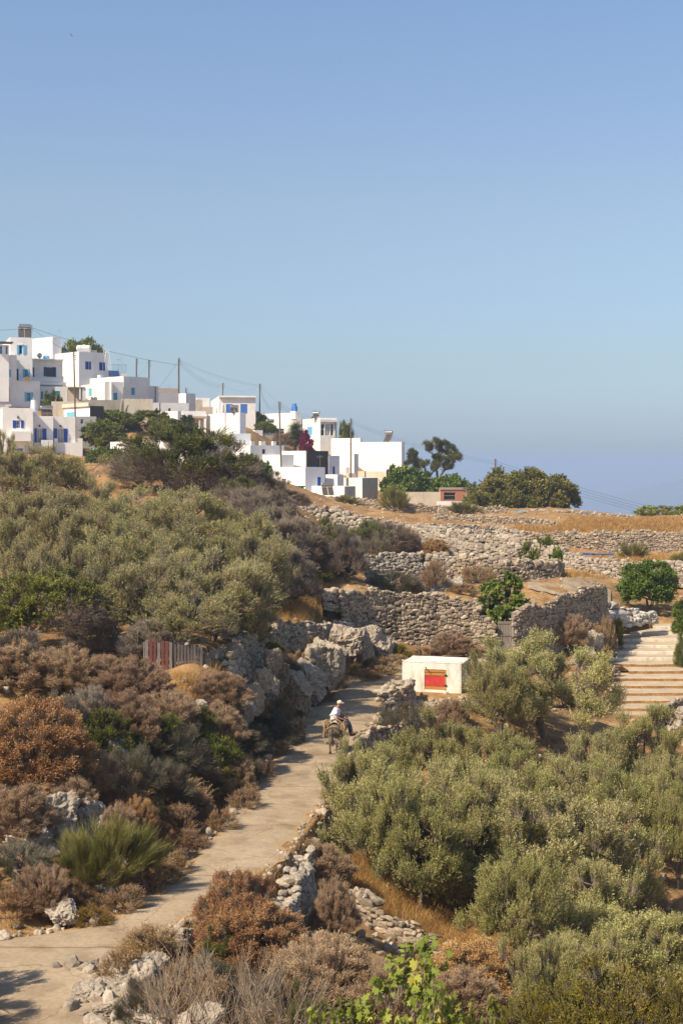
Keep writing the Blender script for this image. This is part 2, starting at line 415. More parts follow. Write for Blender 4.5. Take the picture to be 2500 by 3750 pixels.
TO_SUN = Vector((-.56, -.42, .715)).normalized()
SUN_EL = math.asin(TO_SUN.z); SUN_AZ = math.atan2(TO_SUN.x, TO_SUN.y)
w = bpy.data.worlds.new('World'); SC.world = w; w.use_nodes = True
nt = w.node_tree; nt.nodes.clear()
sky = nt.nodes.new('ShaderNodeTexSky'); sky.sky_type = 'NISHITA'; sky.sun_disc = False
sky.sun_elevation = SUN_EL; sky.sun_rotation = SUN_AZ
sky.altitude = 200; sky.air_density = 1.0; sky.dust_density = 1.2; sky.ozone_density = 1.0
bg = nt.nodes.new('ShaderNodeBackground'); bg.inputs['Strength'].default_value = .0905
wo = nt.nodes.new('ShaderNodeOutputWorld')
tc = nt.nodes.new('ShaderNodeTexCoord'); sx = nt.nodes.new('ShaderNodeSeparateXYZ'); nt.links.new(tc.outputs['Generated'], sx.inputs[0])
rp = ramp(nt, sx.outputs['Z'], [(0, (.46, .55, .75)), (.01, (.447, .53, .726)), (.02, (.407, .488, .70)), (.032, (.385, .46, .645)), (.067, (.42, .4625, .54)), (.182, (.585, .562, .567)), (.304, (.605, .628, .667)), (.7, (.5, .5, .52))])
vm = nt.nodes.new('ShaderNodeVectorMath'); vm.operation = 'MULTIPLY'; nt.links.new(sky.outputs[0], vm.inputs[0]); nt.links.new(rp, vm.inputs[1])
vs = nt.nodes.new('ShaderNodeVectorMath'); vs.operation = 'SCALE'; vs.inputs['Scale'].default_value = 2.0; nt.links.new(vm.outputs[0], vs.inputs[0])
nt.links.new(vs.outputs[0], bg.inputs['Color']); nt.links.new(bg.outputs[0], wo.inputs['Surface'])
sun_d = bpy.data.lights.new('sun', 'SUN'); sun_d.energy = 5.0; sun_d.angle = math.radians(.53); sun_d.color = (1, .86, .67)
sun = bpy.data.objects.new('sun', sun_d); COL.objects.link(sun)
sun.rotation_euler = TO_SUN.to_track_quat('Z', 'Y').to_euler(); sun.location = (-40, -20, 60)
SC.view_settings.view_transform = 'Standard'; SC.view_settings.look = 'None'
SC.view_settings.exposure = .42; SC.view_settings.gamma = 1; SC.view_settings.use_curve_mapping = False
SC.render.engine = 'CYCLES'
cy = SC.cycles
cy.use_denoising = True
cy.max_bounces = 6; cy.diffuse_bounces = 3; cy.glossy_bounces = 2; cy.transmission_bounces = 4; cy.volume_bounces = 1; cy.transparent_max_bounces = 4
cy.use_adaptive_sampling = True; cy.adaptive_threshold = .015
cy.sample_clamp_indirect = 4
# ================================================================== TERRAIN
CP = [  # (photo column, photo row, metres away) of points on the ground
 # under the viewpoint
 *[(u, None, D, z) for D, z in ((2, -2.2), (4, -3.6), (8, -5.6), (12, -7.3), (19, -9.5)) for u in (-1200, 0, 1250, 2500, 3700)],
 (-600, None, 27, -10.3), (200, None, 27, -10.3), (900, None, 27, -10.6), (1500, None, 26, -11.0), (2200, None, 25, -11.2), (3000, None, 25, -11.2),
 # left bank by the path
 (0, 3405, 31.6), (200, 3390, 32.3), (380, 3360, 33.2), (-400, 3300, 33), (100, 3080, 35.5), (250, 3000, 37), (0, 2880, 38), (400, 3040, 38), (560, 3060, 39.5),
 (150, 2900, 38.5), (350, 2850, 41.5), (500, 2830, 43.5), (640, 2960, 43.5), (500, 2640, 48), (300, 2620, 47), (0, 2640, 45), (-400, 2640, 45),
 (850, 2640, 54), (700, 2700, 50), (930, 2860, 51.5), (670, 2480, 53), (530, 2480, 53), (820, 2470, 55), (250, 2440, 54), (0, 2420, 54), (-400, 2400, 54),
 (300, 2350, 58), (700, 2350, 60), (960, 2302, 66.5), (1120, 2287, 74.5), (1000, 2240, 76), (1180, 2220, 84), (1320, 2310, 80),
 (880, 2640, 56), (935, 2620, 58.3), (990, 2580, 61), (1050, 2550, 64), (1140, 2530, 67.5), (1080, 2600, 63.5), (1290, 2450, 75.5), (1430, 2400, 80), (1560, 2390, 81),
 # hill on the left
 (300, 2110, 72), (700, 2110, 74), (1000, 2090, 80), (0, 2110, 70), (-400, 2110, 70), (300, 1905, 92), (700, 1870, 95), (1000, 1920, 98), (0, 1860, 90), (-400, 1850, 90),
 (1150, 2010, 98), (1300, 2110, 95), (380, 1725, 115), (0, 1725, 110), (-400, 1725, 110), (750, 1810, 110), (1000, 1820, 120), (1100, 1865, 128),
 # terraces and fields in the middle and on the right
 (1300, 2150, 87), (1600, 2190, 90), (1850, 2260, 88), (1850, 2360, 83), (1700, 2390, 80), (2000, 2380, 85), (2200, 2350, 88), (2100, 2140, 100), (1950, 2140, 98),
 (1750, 2560, 68), (1700, 2710, 61), (1900, 2770, 62), (2400, 2720, 66), (2500, 2620, 74), (2480, 3080, 50), (2900, 2900, 60),
 (1400, 3210, 44), (1700, 3460, 40), (1850, 3540, 37), (2050, None, 36.5, -13.9), (2350, None, 38, -14.5), (2800, None, 38, -14.5), (2200, None, 45, -14.9), (2700, None, 45, -14.9), (2000, None, 32, -13.1), (2450, None, 30, -12.8), (1300, 3560, 31.5), (1640, 3540, 38),
 (1230, 3370, 38.5), (1330, 3060, 48), (1400, 2960, 52), (1700, 2960, 54), (900, 3530, 30),
 (2300, 1905, 180), (2300, 1955, 142), (2060, 1965, 142), (2300, 2040, 134), (2300, 2065, 118), (2300, 2115, 111), (2350, 2215, 102), (2420, 2300, 95), (2300, 2570, 78.5), (2700, 2300, 95), (2700, 2560, 79), (2900, 1955, 142), (2900, 2115, 112),
 (2400, 1892, 200), (2900, 1892, 200), (2400, None, 270, -17), (2900, None, 270, -17), (1900, None, 270, -14), (1500, 1835, 232), (1300, 1795, 260), (1100, 1840, 235), (1900, 1865, 212), (2090, 1872, 212),
 (1100, 1875, 150), (1500, 1940, 140), (1900, 2045, 125), (1400, 2030, 125), (1500, 2150, 96), (1900, 2130, 104), (1700, 2080, 112), (1250, 1960, 125), (1700, 1880, 190), (1350, 1860, 190),
 # village hill
 (100, 1670, 212), (300, 1655, 222), (250, 1490, 247), (450, 1485, 256), (600, 1490, 262), (400, 1610, 232), (700, 1560, 252), (900, 1570, 275), (700, 1670, 215), (950, 1735, 218), (450, 1690, 180),
 (1100, 1655, 288), (1200, 1655, 300), (1400, 1760, 285), (1100, 1795, 216), (100, 1320, 300), (-300, 1300, 300), (-300, 1670, 212), (300, 1440, 300), (700, 1580, 310), (1000, 1660, 330), (1400, 1760, 330),
 (0, None, 380, 8.), (600, None, 380, -4.), (1200, None, 380, -16.), (-500, None, 380, 10.),
]
_c = []
for t in CP:
    if len(t) == 4: u, v, D, z = t
    else:
        u, v, D = t; z = -(v - V0) / F * D
    _c.append(((u - U0) / F * 3.2, math.log(D), z))
_c = np.array(_c)
def _tps(r2): return np.where(r2 > 1e-12, .5 * r2 * np.log(r2 + 1e-12), 0)
_n = len(_c)
_d2 = ((_c[:, None, :2] - _c[None, :, :2]) ** 2).sum(-1)
_A = np.zeros((_n + 3, _n + 3)); _A[:_n, :_n] = _tps(_d2) + np.eye(_n) * 4e-4
_A[:_n, _n] = 1; _A[:_n, _n + 1:] = _c[:, :2]; _A[_n, :_n] = 1; _A[_n + 1:, :_n] = _c[:, :2].T
_w = np.linalg.solve(_A, np.concatenate([_c[:, 2], [0, 0, 0]]))
def tps_eval(a, l):
    a = np.clip(a * 3.2, -1.7, 1.7); out = np.empty(a.shape)
    af, lf, of = a.ravel(), l.ravel(), out.ravel()
    for i in range(0, len(af), 20000):
        q = np.stack([af[i:i + 20000], lf[i:i + 20000]], 1)
        d2 = ((q[:, None] - _c[None, :, :2]) ** 2).sum(-1)
        of[i:i + 20000] = _tps(d2) @ _w[:_n] + _w[_n] + q @ _w[_n + 1:]
    return of.reshape(a.shape)
def sstep(x, a, b):
    t = np.clip((x - a) / (b - a), 0, 1); return t * t * (3 - 2 * t)

# fast value noise for arrays
_rng0 = np.random.default_rng(5); _tab = _rng0.random((256, 256))
def vnoise(x, y):
    xi = np.floor(x).astype(int); yi = np.floor(y).astype(int); fx = x - xi; fy = y - yi
    fx = fx * fx * (3 - 2 * fx); fy = fy * fy * (3 - 2 * fy)
    g = lambda i, j: _tab[i & 255, j & 255]
    return (g(xi, yi) * (1 - fx) + g(xi + 1, yi) * fx) * (1 - fy) + (g(xi, yi + 1) * (1 - fx) + g(xi + 1, yi + 1) * fx) * fy
def fbm(x, y, o=4):
    s = 0; a = .5
    for k in range(o):
        s = s + a * (vnoise(x * 2 ** k + 17 * k, y * 2 ** k + 31 * k) - .5); a *= .55
    return s

# path: metres away, left edge, right edge, height
PATH = np.array([
 (24., -16, -4.4, -10.3), (26, -16, -4.2, -10.3), (28, -15, -3.9, -10.3), (30.2, -14, -4.3, -10.33), (30.9, -7.6, -4.3, -10.35), (32.2, -5.5, -3.8, -10.38), (33, -5.15, -3.4, -10.4), (36, -4.6, -2.3, -10.55), (40, -3.85, -1.4, -10.7),
 (44, -3.45, -.9, -10.88), (47, -3.15, -.5, -11.0), (51, -2.9, -.1, -11.12), (55, -2.65, .35, -11.2), (62, -1.75, 1.6, -11.1), (66, -1.3, 1.95, -11.05), (70, -.85, 2.15, -11.0), (74, .55, 3.5, -10.9), (76.5, 1.5, 6.0, -10.85), (78.5, 2.6, 9.5, -10.8), (80, 5.0, 10.5, -10.75)])
def path_at(D):
    return [np.interp(D, PATH[:, 0], PATH[:, k]) for k in (1, 2, 3)]

# steps: row of each riser foot -> distance and height
STEP_V = [2303, 2325, 2350, 2373, 2397, 2420, 2443, 2468, 2495, 2522, 2549, 2577, 2606, 2636]
STEP_D = list(np.linspace(96, 76.5, len(STEP_V)))
STEP_Z = [-(v - V0) / F * d for v, d in zip(STEP_V, STEP_D)]

aa = np.unique(np.concatenate([np.linspace(-1.3, -.3, 60), np.linspace(-.3, .3, 560), np.linspace(.3, 1.3, 60)]))
ll = np.concatenate([np.linspace(math.log(1.5), math.log(26), 60, endpoint=False), np.linspace(math.log(26), math.log(110), 460, endpoint=False),
                     np.linspace(math.log(110), math.log(330), 200, endpoint=False), np.linspace(math.log(330), math.log(3000), 60)])
LG, AG = np.meshgrid(ll, aa, indexing='ij')
DG = np.exp(LG); XG = AG * DG
ZG = tps_eval(AG, np.minimum(LG, math.log(400)))
st = np.where(AG > .08, 225., 340.)
s_ = sstep(DG, 225 + 115 * sstep(-AG, -.12, .0), 1300)
ZG = ZG * (1 - s_) + -262. * s_
bumpy = fbm(XG * .35, DG * .35, 4) * .55 + fbm(XG * 1.6 + 40, DG * 1.6, 3) * .22
ZG = ZG + bumpy * np.clip(DG / 60, .5, 1.2) * (DG < 400)
xl, xr, zp = path_at(DG)
inD = (DG > 23.5) & (DG < 80.5)
edge = np.maximum(xl - XG, XG - xr)
wgt = sstep(edge, .1, .75)
ZG = np.where(inD, (zp - .05) * (1 - wgt) + ZG * wgt, ZG)
# steps footprint is cut a little below the treads
zs = np.interp(DG, STEP_D[::-1], STEP_Z[::-1])
ws = sstep(XG - (.172 * DG), -.3, .9) * ((DG > 75.5) & (DG < 97.5)) * sstep(DG, 75.5, 76.5) * (1 - sstep(DG, 96.5, 97.5))
ZG = ZG * (1 - ws) + np.minimum(ZG, zs - .35) * ws
# flat pad in front of the pump hut
wp = (1 - sstep(np.abs(XG - 4.5), 1.7, 2.3)) * (1 - sstep(np.abs(DG - 68.6), 1.2, 1.8))
ZG = ZG * (1 - wp) + (-11.03) * wp

def gz(x, y):
    x = np.asarray(x, float); y = np.asarray(y, float)
    l = np.log(np.maximum(y, 1.6)); a = np.clip(x / np.maximum(y, 1.6), -1.29, 1.29)
    i = np.clip(np.searchsorted(ll, l) - 1, 0, len(ll) - 2); j = np.clip(np.searchsorted(aa, a) - 1, 0, len(aa) - 2)
    fi = (l - ll[i]) / (ll[i + 1] - ll[i]); fj = (a - aa[j]) / (aa[j + 1] - aa[j])
    return (ZG[i, j] * (1 - fj) + ZG[i, j + 1] * fj) * (1 - fi) + (ZG[i + 1, j] * (1 - fj) + ZG[i + 1, j + 1] * fj) * fi
_DS = np.exp(np.linspace(math.log(22), math.log(330), 1500))
def hit(u, v):
    """distance at which the sight line through a photo point meets the ground"""
    a = (u - U0) / F
    z = gz(a * _DS, _DS); ray = -(v - V0) / F * _DS
    k = np.argmax(z >= ray)
    return float(_DS[k])

nl, na = ZG.shape
g = MB(); idx = np.arange(nl * na).reshape(nl, na)
fq = np.stack([idx[:-1, :-1], idx[:-1, 1:], idx[1:, 1:], idx[1:, :-1]], -1).reshape(-1, 4)
g.add(np.stack([XG, DG, ZG], -1).reshape(-1, 3), fq)
tag(g.obj('ground', M['ground'], smooth=True), kind='structure')

# path ribbon with ragged verges
rows = np.arange(24.0, 80.0, .14); nc = 26
pv = []; pt = []
for D in rows:
    l, r, z = path_at(D)
    l += (fbm(np.array([D * .9]), np.array([3.3]))[0] * .9); r += (fbm(np.array([D * .9]), np.array([9.1]))[0] * .9)
    t = np.linspace(0, 1, nc)
    x = l + (r - l) * t
    e = np.minimum(t, 1 - t) * (r - l)
    zz = z + .035 * np.minimum(e / .5, 1) - .035 + fbm(x * .8, np.full(nc, D * .8)) * .05
    pv.append(np.stack([x, np.full(nc, D), zz], 1)); pt.append(1 - np.clip(e / .55, 0, 1) + fbm(x * 1.5, np.full(nc, D * 1.5)) * .8)
pv = np.array(pv); pt = np.array(pt)
g = MB(); idx = np.arange(len(rows) * nc).reshape(len(rows), nc)
fq = np.stack([idx[:-1, :-1], idx[:-1, 1:], idx[1:, 1:], idx[1:, :-1]], -1).reshape(-1, 4)
ft = np.clip((pt[:-1, :-1] + pt[1:, 1:]) / 2, 0, 1).ravel()
g.add(pv.reshape(-1, 3), fq, 0, ft)
tag(g.obj('path', M['path'], smooth=True), kind='structure')

# stepped path on the right
g = MB()
lefts = [2388, 2305, 2266, 2222, 2198, 2196, 2200, 2300, 2226, 2232, 2240, 2262, 2190, 2180]
for k in range(len(STEP_V)):
    D, zb = STEP_D[k], STEP_Z[k]; h = .17
    xl_ = (lefts[k] - U0) / F * D; xr_ = (2720 - U0) / F * D
    n = 40; xs = np.linspace(xl_, xr_, n)
    wob = fbm(xs * .9 + k * 7, np.full(n, k * 3.1)) * .22; hw = fbm(xs * 1.3 + 5 * k, np.full(n, 1.7 + k)) * .07
    Db = STEP_D[k - 1] if k else 101.0; zbk = STEP_Z[k - 1] if k else -10.75
    f0 = np.stack([xs, D + wob, np.full(n, zb - .25)], 1); f1 = np.stack([xs, D + wob, zb + h + hw], 1)
    f1b = np.stack([xs, D + wob + .05, zb + h + hw + .025], 1)
    f2 = np.stack([xs, np.full(n, Db + .3), np.full(n, zbk + .012)], 1)
    v = np.concatenate([f0, f1, f1b, f2]); i = np.arange(n - 1)
    q = lambda a, b: np.stack([i + a * n, i + 1 + a * n, i + 1 + b * n, i + b * n], 1)
    g.add(v, q(0, 1), 1 if k < 6 else 2)
    g.add(v, q(1, 2), 1 if k < 6 else 0); g.add(v, q(2, 3), 0)
tag(g.obj('stepped_path', [M['step'], M['riser_white'], M['riser']]), kind='structure')
# landing of the path behind the right wall
g = MB(); us = np.linspace(1930, 2235, 30); pts = []
for j, (v0, D) in enumerate(((2160, 95.5), (2148, 98), (2128, 101.5), (2108, 105))):
    for u in us:
        x = (u - U0) / F * D; pts.append((x, D, gz(x, D) + .07))
idx = np.arange(4 * 30).reshape(4, 30)
g.add(pts, np.stack([idx[:-1, :-1], idx[:-1, 1:], idx[1:, 1:], idx[1:, :-1]], -1).reshape(-1, 4))
tag(g.obj('upper_path', M['path'], smooth=True), kind='structure')

# sea, far hills and air
g = MB(); R = 26000.
an = np.linspace(-.62, .62, 40)
g.add([(0, 500, -250)] + [(R * math.sin(t), R * math.cos(t), -250) for t in an], [[0, i + 2, i + 1] for i in range(39)])
tag(g.obj('sea', M['sea']), kind='structure')
g = MB(); us = np.linspace(1950, 3300, 130); v = []
for i, u in enumerate(us):
    top = np.interp(u, [1950, 2150, 2300, 2420, 2500, 2700, 3000, 3300], [1845, 1822, 1800, 1772, 1755, 1722, 1735, 1800])
    D = 9000.; zt = -(top - V0) / F * D + 35 * float(fbm(np.array([u * .03]), np.array([4.2]))[0])
    x = (u - U0) / F * D
    for q in np.linspace(0, 1, 8):
        v.append((x * (1 - .05 * (1 - q)), D - 1300 * (1 - q) ** 1.5, -260 + (zt + 260) * q + 30 * q * (1 - q) * math.sin(u * .11 + q * 9)))
    v.append((x, D + 1500, -260))
idx = np.arange(130 * 9).reshape(130, 9)
g.add(v, np.stack([idx[:-1, :-1], idx[1:, :-1], idx[1:, 1:], idx[:-1, 1:]], -1).reshape(-1, 4))
tag(g.obj('hills', M['hills'], smooth=True), kind='structure')
m, nt, out = new_mat('haze_air')
pvn = nt.nodes.new('ShaderNodeVolumePrincipled'); pvn.inputs['Color'].default_value = (.46, .60, .81, 1); pvn.inputs['Density'].default_value = 2.9e-4
pvn.inputs['Anisotropy'].default_value = 0.0
nt.links.new(pvn.outputs[0], out.inputs['Volume'])
g = MB(); g.box((0, 13000, -109), (42000, 27200, 310), 0)
tag(g.obj('haze', m), kind='stuff')

# ================================================================== STONES AND WALLS
def rock_tpl(seed, sub, npl=13, lo=.58, blocky=False):
    rg = np.random.default_rng(seed)
    bm = bmesh.new(); bmesh.ops.create_icosphere(bm, subdivisions=sub, radius=1)
    v = np.array([x.co[:] for x in bm.verts]); f = np.array([[q.index for q in p.verts] for p in bm.faces]); bm.free()
    nrm = rg.normal(size=(npl, 3)); nrm /= np.linalg.norm(nrm, axis=1, keepdims=True)
    h = rg.uniform(lo, 1.0, npl)
    if blocky:
        ax = np.array([[1, 0, 0], [-1, 0, 0], [0, 1, 0], [0, -1, 0], [0, 0, 1], [0, 0, -1.]]) + rg.normal(0, .2, (6, 3)); ax /= np.linalg.norm(ax, axis=1, keepdims=True)
        nrm = np.concatenate([ax, nrm]); h = np.concatenate([rg.uniform(.72, .95, 6), rg.uniform(.85, 1.2, npl)])
    dt = v @ nrm.T
    r = np.where(dt > .15, h / np.maximum(dt, .15), 9).min(1); r = np.minimum(r, 1.4 if blocky else 1.12)
    v = v * r[:, None]
    if sub > 2:
        v = v + np.array([noise.noise_vector(Vector(p * 2.3) + Vector((seed, 0, 0))) for p in v]) * .07 + np.array([abs(noise.noise(Vector(p * 3.1) + Vector((seed, 5, 0)))) for p in v])[:, None] * v * -.28 + np.array([abs(noise.noise(Vector(p * 7) + Vector((seed, 3, 0)))) for p in v])[:, None] * v * -.14 + np.array([noise.noise_vector(Vector(p * 12) + Vector((seed, 9, 0))) for p in v]) * .035
    return v, f
ROCK = [rock_tpl(100 + i, 2, 8, .5, True) for i in range(10)]
ROCK_S = [rock_tpl(200 + i, 2, 7, .52, True) for i in range(10)]
BOULD = [rock_tpl(300 + i, 5, 14, .6, True) for i in range(5)]

def put_rock(mb, rg, tpl, c, size, rot=.25, tint=None):
    v, f = tpl
    R = rand_rot(rg, rot) @ rotz(rg.choice([0, math.pi / 2, math.pi, -math.pi / 2]) * (1 if size[0] == size[1] else 2))
    mb.add((v * np.asarray(size)) @ R.T + c, f, 0, rg.random() if tint is None else tint)

def stone_wall(pts, label, cat='stone wall', seed=1, s=.28, th=.55, lean=.06, mat='stone', fine=False, name='stone_wall', loose=0, capslab=False, group=None, core=True):
    """dry stone wall along pts = (column, top row, foot row, metres away)"""
    rg = np.random.default_rng(seed); T = ROCK if fine else ROCK_S
    A = np.array([P(u, vb, D) for u, vt, vb, D in pts]); zt = np.array([-(vt - V0) / F * D for u, vt, vb, D in pts])
    seg = np.linalg.norm(np.diff(A[:, :2], axis=0), axis=1); cum = np.concatenate([[0], np.cumsum(seg)])
    L = cum[-1]
    def at(t):
        x = np.interp(t, cum, A[:, 0]); y = np.interp(t, cum, A[:, 1]); zb = np.interp(t, cum, A[:, 2]); z1 = np.interp(t, cum, zt)
        x2 = np.interp(t + .1, cum, A[:, 0]); y2 = np.interp(t + .1, cum, A[:, 1]); x1 = np.interp(t - .1, cum, A[:, 0]); y1 = np.interp(t - .1, cum, A[:, 1])
        dx, dy = x2 - x1, y2 - y1; q = math.hypot(dx, dy) + 1e-9
        return x, y, zb, z1, dx / q, dy / q
    root = empty(name, tuple(A[len(A) // 2]), 0, label, cat, group)
    o0 = np.array(root.location)
    mb = MB()
    hmax = max(zt[i] - A[i, 2] for i in range(len(A))) + .25
    z = -.25
    while z < hmax:
        ch = s * rg.uniform(.42, 1.05); t = -s * rg.random()
        while t < L + s * .3:
            w_ = s * rg.choice([rg.uniform(.5, 1.1), rg.uniform(.8, 1.8), rg.uniform(1.5, 2.4)]); tc = min(max(t + w_ / 2, 0), L)
            x, y, zb, z1, dx, dy = at(tc); zc = zb + z + ch / 2 + rg.normal(0, .16 * s)
            wob = .12 * math.sin(tc * 1.7 + seed) * .6 + .1 * rg.normal() * .6
            if zc + ch * .3 < z1 + wob:
                hh = zc - zb
                nx, ny = -dy, dx                                 # away from the viewer
                if ny < 0: nx, ny = -nx, -ny
                off = lean * hh * 2 + rg.normal(0, .025)
                top = zc + ch > z1 + wob
                c = np.array([x + nx * off, y + ny * off, zc]) - o0
                R = np.array([[dx, nx, 0], [dy, ny, 0], [0, 0, 1.]]) @ rand_rot(rg, .17 if not top else .25)
                v, f = T[rg.integers(len(T))]
                k = 1.0 if not top else rg.uniform(.9, 1.25)
                mb.add((v * np.array([w_ * .58 * k, s * .55, ch * rg.uniform(.55, .8) * k])) @ R.T + c, f, 0, np.clip(rg.normal(.5, .23), 0, 1))
                if top and th > .3:
                    for q in range(3 if not core else 2):
                        c2 = c + np.array([nx, ny, 0]) * (s * .55 + q * s * .6 + rg.uniform(-.05, .1)) + np.array([dx, dy, 0]) * rg.normal(0, .08) + np.array([0, 0, rg.normal(-.03, .04)])
                        v, f = T[rg.integers(len(T))]
                        mb.add((v * np.array([w_ * .55, s * .5, ch * .6])) @ rand_rot(rg, .3).T + c2, f, 0, np.clip(rg.normal(.55, .23), 0, 1))
            t += w_ * .93
        z += ch * .92
    for q in range(loose):
        t = rg.uniform(0, L); x, y, zb, z1, dx, dy = at(t); nx, ny = -dy, dx
        if ny < 0: nx, ny = -nx, -ny
        d = -abs(rg.normal(0, .7)) - .15; sz = s * rg.uniform(.25, .6)
        px, py = x + nx * d, y + ny * d
        mb.add((T[rg.integers(len(T))][0] * sz * rg.uniform(.6, 1.2, 3)) @ rand_rot(rg, 1).T + np.array([px, py, gz(px, py) + sz * .2]) - o0, T[0][1], 0, rg.random())
    mb.obj('stones', M[mat], root)
    if not core: return root
    # rubble heart of the wall
    nb = max(2, int(L / .8)); co = MB(); vv = []
    for i in range(nb + 1):
        x, y, zb, z1, dx, dy = at(min(.45, L * .2) + (L - 2 * min(.45, L * .2)) * i / nb); nx, ny = -dy, dx
        if ny < 0: nx, ny = -nx, -ny
        h = z1 - zb; o1 = .16; 
        for off, zz in ((o1, zb - .6), (o1 + lean * 2 * h, z1 - s * 1.2), (th + lean * 2 * h, z1 - s * 1.2), (th, zb - .6)):
            vv.append((x + nx * off - o0[0], y + ny * off - o0[1], zz - o0[2]))
    idx = np.arange((nb + 1) * 4).reshape(nb + 1, 4)
    for a in range(4):
        b = (a + 1) % 4
        co.add(vv, np.stack([idx[:-1, a], idx[1:, a], idx[1:, b], idx[:-1, b]], 1))
    co.add(vv, [[0, 1, 2, 3], [nb * 4 + 3, nb * 4 + 2, nb * 4 + 1, nb * 4]])
    co.obj('rubble_core', M['stone_core'], root)
    return root

stone_wall([(1185, 2160, 2215, 79), (1290, 2158, 2240, 80.5)], 'warm sunlit stub of stone wall at the left end of the tall grey wall', seed=2, s=0.24, mat='stone_warm', fine=True)
stone_wall([(1255, 2158, 2310, 79.5), (1330, 2160, 2350, 81), (1450, 2166, 2378, 82), (1600, 2180, 2395, 82.5), (1745, 2200, 2400, 82.5)], 'tall grey dry stone retaining wall left of the wooden gate', seed=3, s=0.21, lean=.02, fine=True)
stone_wall([(1738, 2203, 2400, 81.6), (1785, 2255, 2400, 81.5), (1808, 2275, 2400, 81.4)], 'short rounded stone wall end stepping down to the wooden gate', seed=4, s=0.22, lean=.01, fine=True)
stone_wall([(1884, 2262, 2420, 81.5), (1915, 2225, 2415, 82), (2010, 2212, 2400, 84), (2080, 2178, 2390, 86), (2150, 2150, 2370, 88), (2205, 2142, 2350, 90), (2222, 2150, 2330, 93)], 'tall curved dry stone wall right of the wooden gate', seed=5, s=0.20, lean=.02, fine=True)
stone_wall([(1350, 2040, 2165, 93), (1450, 2020, 2165, 94), (1560, 2030, 2165, 95), (1640, 2040, 2200, 95)], 'crumbling terrace wall above the tall grey wall, beside the grey shrubs', seed=6, s=0.23, lean=.14, fine=False, mat='stone_pale', loose=30)
stone_wall([(1560, 2018, 2130, 101), (1720, 2038, 2150, 100), (1850, 2052, 2140, 100), (1960, 2056, 2140, 101), (2040, 2050, 2135, 102), (2062, 2060, 2125, 106)], 'round ended terrace wall above the landing of the upper path', seed=7, s=0.25, lean=.03)
stone_wall([(1060, 1822, 1905, 128), (1200, 1858, 1950, 128), (1330, 1898, 1995, 127), (1450, 1915, 2022, 126), (1600, 1928, 2035, 124), (1760, 1945, 2042, 122), (1900, 1975, 2055, 120), (2040, 2010, 2070, 117)], 'wide collapsed pale stone wall sloping across the middle of the hillside', seed=8, s=0.32, lean=.28, th=1.4, mat='stone_pale', loose=60)
stone_wall([(1480, 1935, 1985, 133), (1640, 1920, 1965, 139), (1800, 1922, 1965, 141), (1900, 1945, 1975, 140), (2060, 1975, 2000, 136)], 'pale rubble crest of wall behind the collapsed wide wall', seed=18, s=0.29, lean=.2, th=1.2, mat='stone_pale')
stone_wall([(1590, 1882, 1920, 158), (1760, 1886, 1928, 157), (1900, 1892, 1935, 156), (2000, 1902, 1938, 155), (2045, 1918, 1940, 154)], 'dark grey field wall below the brick shed, ending in the golden field', seed=9, s=0.25, lean=.03)
stone_wall([(1080, 1812, 1838, 192), (1250, 1815, 1848, 190), (1400, 1835, 1860, 188), (1500, 1842, 1882, 186), (1600, 1852, 1886, 186), (1700, 1853, 1886, 185), (1830, 1850, 1884, 184), (1850, 1856, 1884, 184)], 'long grey stone wall under the white village houses', seed=10, s=0.29, lean=.05)
stone_wall([(1905, 1866, 1892, 186), (2040, 1868, 1896, 186), (2200, 1876, 1902, 186), (2320, 1888, 1908, 186), (2350, 1896, 1910, 186)], 'pale field wall on the skyline beyond the golden field', seed=11, s=0.29, lean=.05, mat='stone_pale')
stone_wall([(1880, 1958, 1995, 137), (1980, 1948, 2015, 136), (2150, 1944, 2030, 135), (2300, 1943, 2042, 134), (2500, 1946, 2048, 133), (2650, 1948, 2050, 133)], 'long brown field wall along the near edge of the golden field', seed=12, s=0.24, lean=.02)
stone_wall([(2062, 2018, 2120, 112), (2150, 2038, 2125, 111), (2250, 2048, 2128, 110), (2350, 2054, 2130, 109), (2500, 2056, 2140, 108), (2640, 2056, 2150, 107)], 'pale stone terrace wall behind the round bright green tree', seed=13, s=0.25, lean=.06, mat='stone_pale')
stone_wall([(2205, 2205, 2260, 95), (2260, 2212, 2262, 95.5), (2330, 2225, 2265, 96)], 'whitewashed rock wall left of the round bright green tree', seed=14, s=0.40, lean=.1, mat='stone_white', fine=True)
stone_wall([(2215, 2240, 2278, 92), (2300, 2255, 2285, 93), (2400, 2242, 2268, 94)], 'low line of whitewashed rocks at the head of the stepped path', seed=15, s=0.28, lean=.05, mat='stone_white', fine=True)
stone_wall([(350, 2340, 2392, 57.5), (430, 2322, 2394, 57), (500, 2335, 2396, 56.5), (545, 2350, 2396, 56)], 'low warm stone wall left of the wooden pallet fence', seed=16, s=0.17, lean=.12, mat='stone_warm', fine=True, loose=20)
stone_wall([(850, 2430, 2500, 55), (880, 2425, 2600, 55.5), (900, 2420, 2640, 57)], 'white stone wall corner right of the wooden pallet fence', seed=17, s=0.17, lean=.1, mat='stone_pale', fine=True)
stone_wall([(880, 2395, 2600, 56.2), (930, 2335, 2550, 60), (985, 2300, 2490, 64.6), (1060, 2280, 2450, 69), (1140, 2272, 2420, 73)], 'shaded stone wall along the left bank above the boulders', seed=19, s=.24, lean=.10, mat='stone', fine=True)  # darker stone chosen to put the bank's shade into the wall
stone_wall([(1150, 2274, 2420, 74), (1230, 2282, 2420, 76), (1310, 2280, 2410, 78.3), (1350, 2320, 2400, 80)], 'ragged stone wall on the bank left of the tall grey wall', seed=20, s=0.25, lean=.12, mat='stone_pale', fine=True)
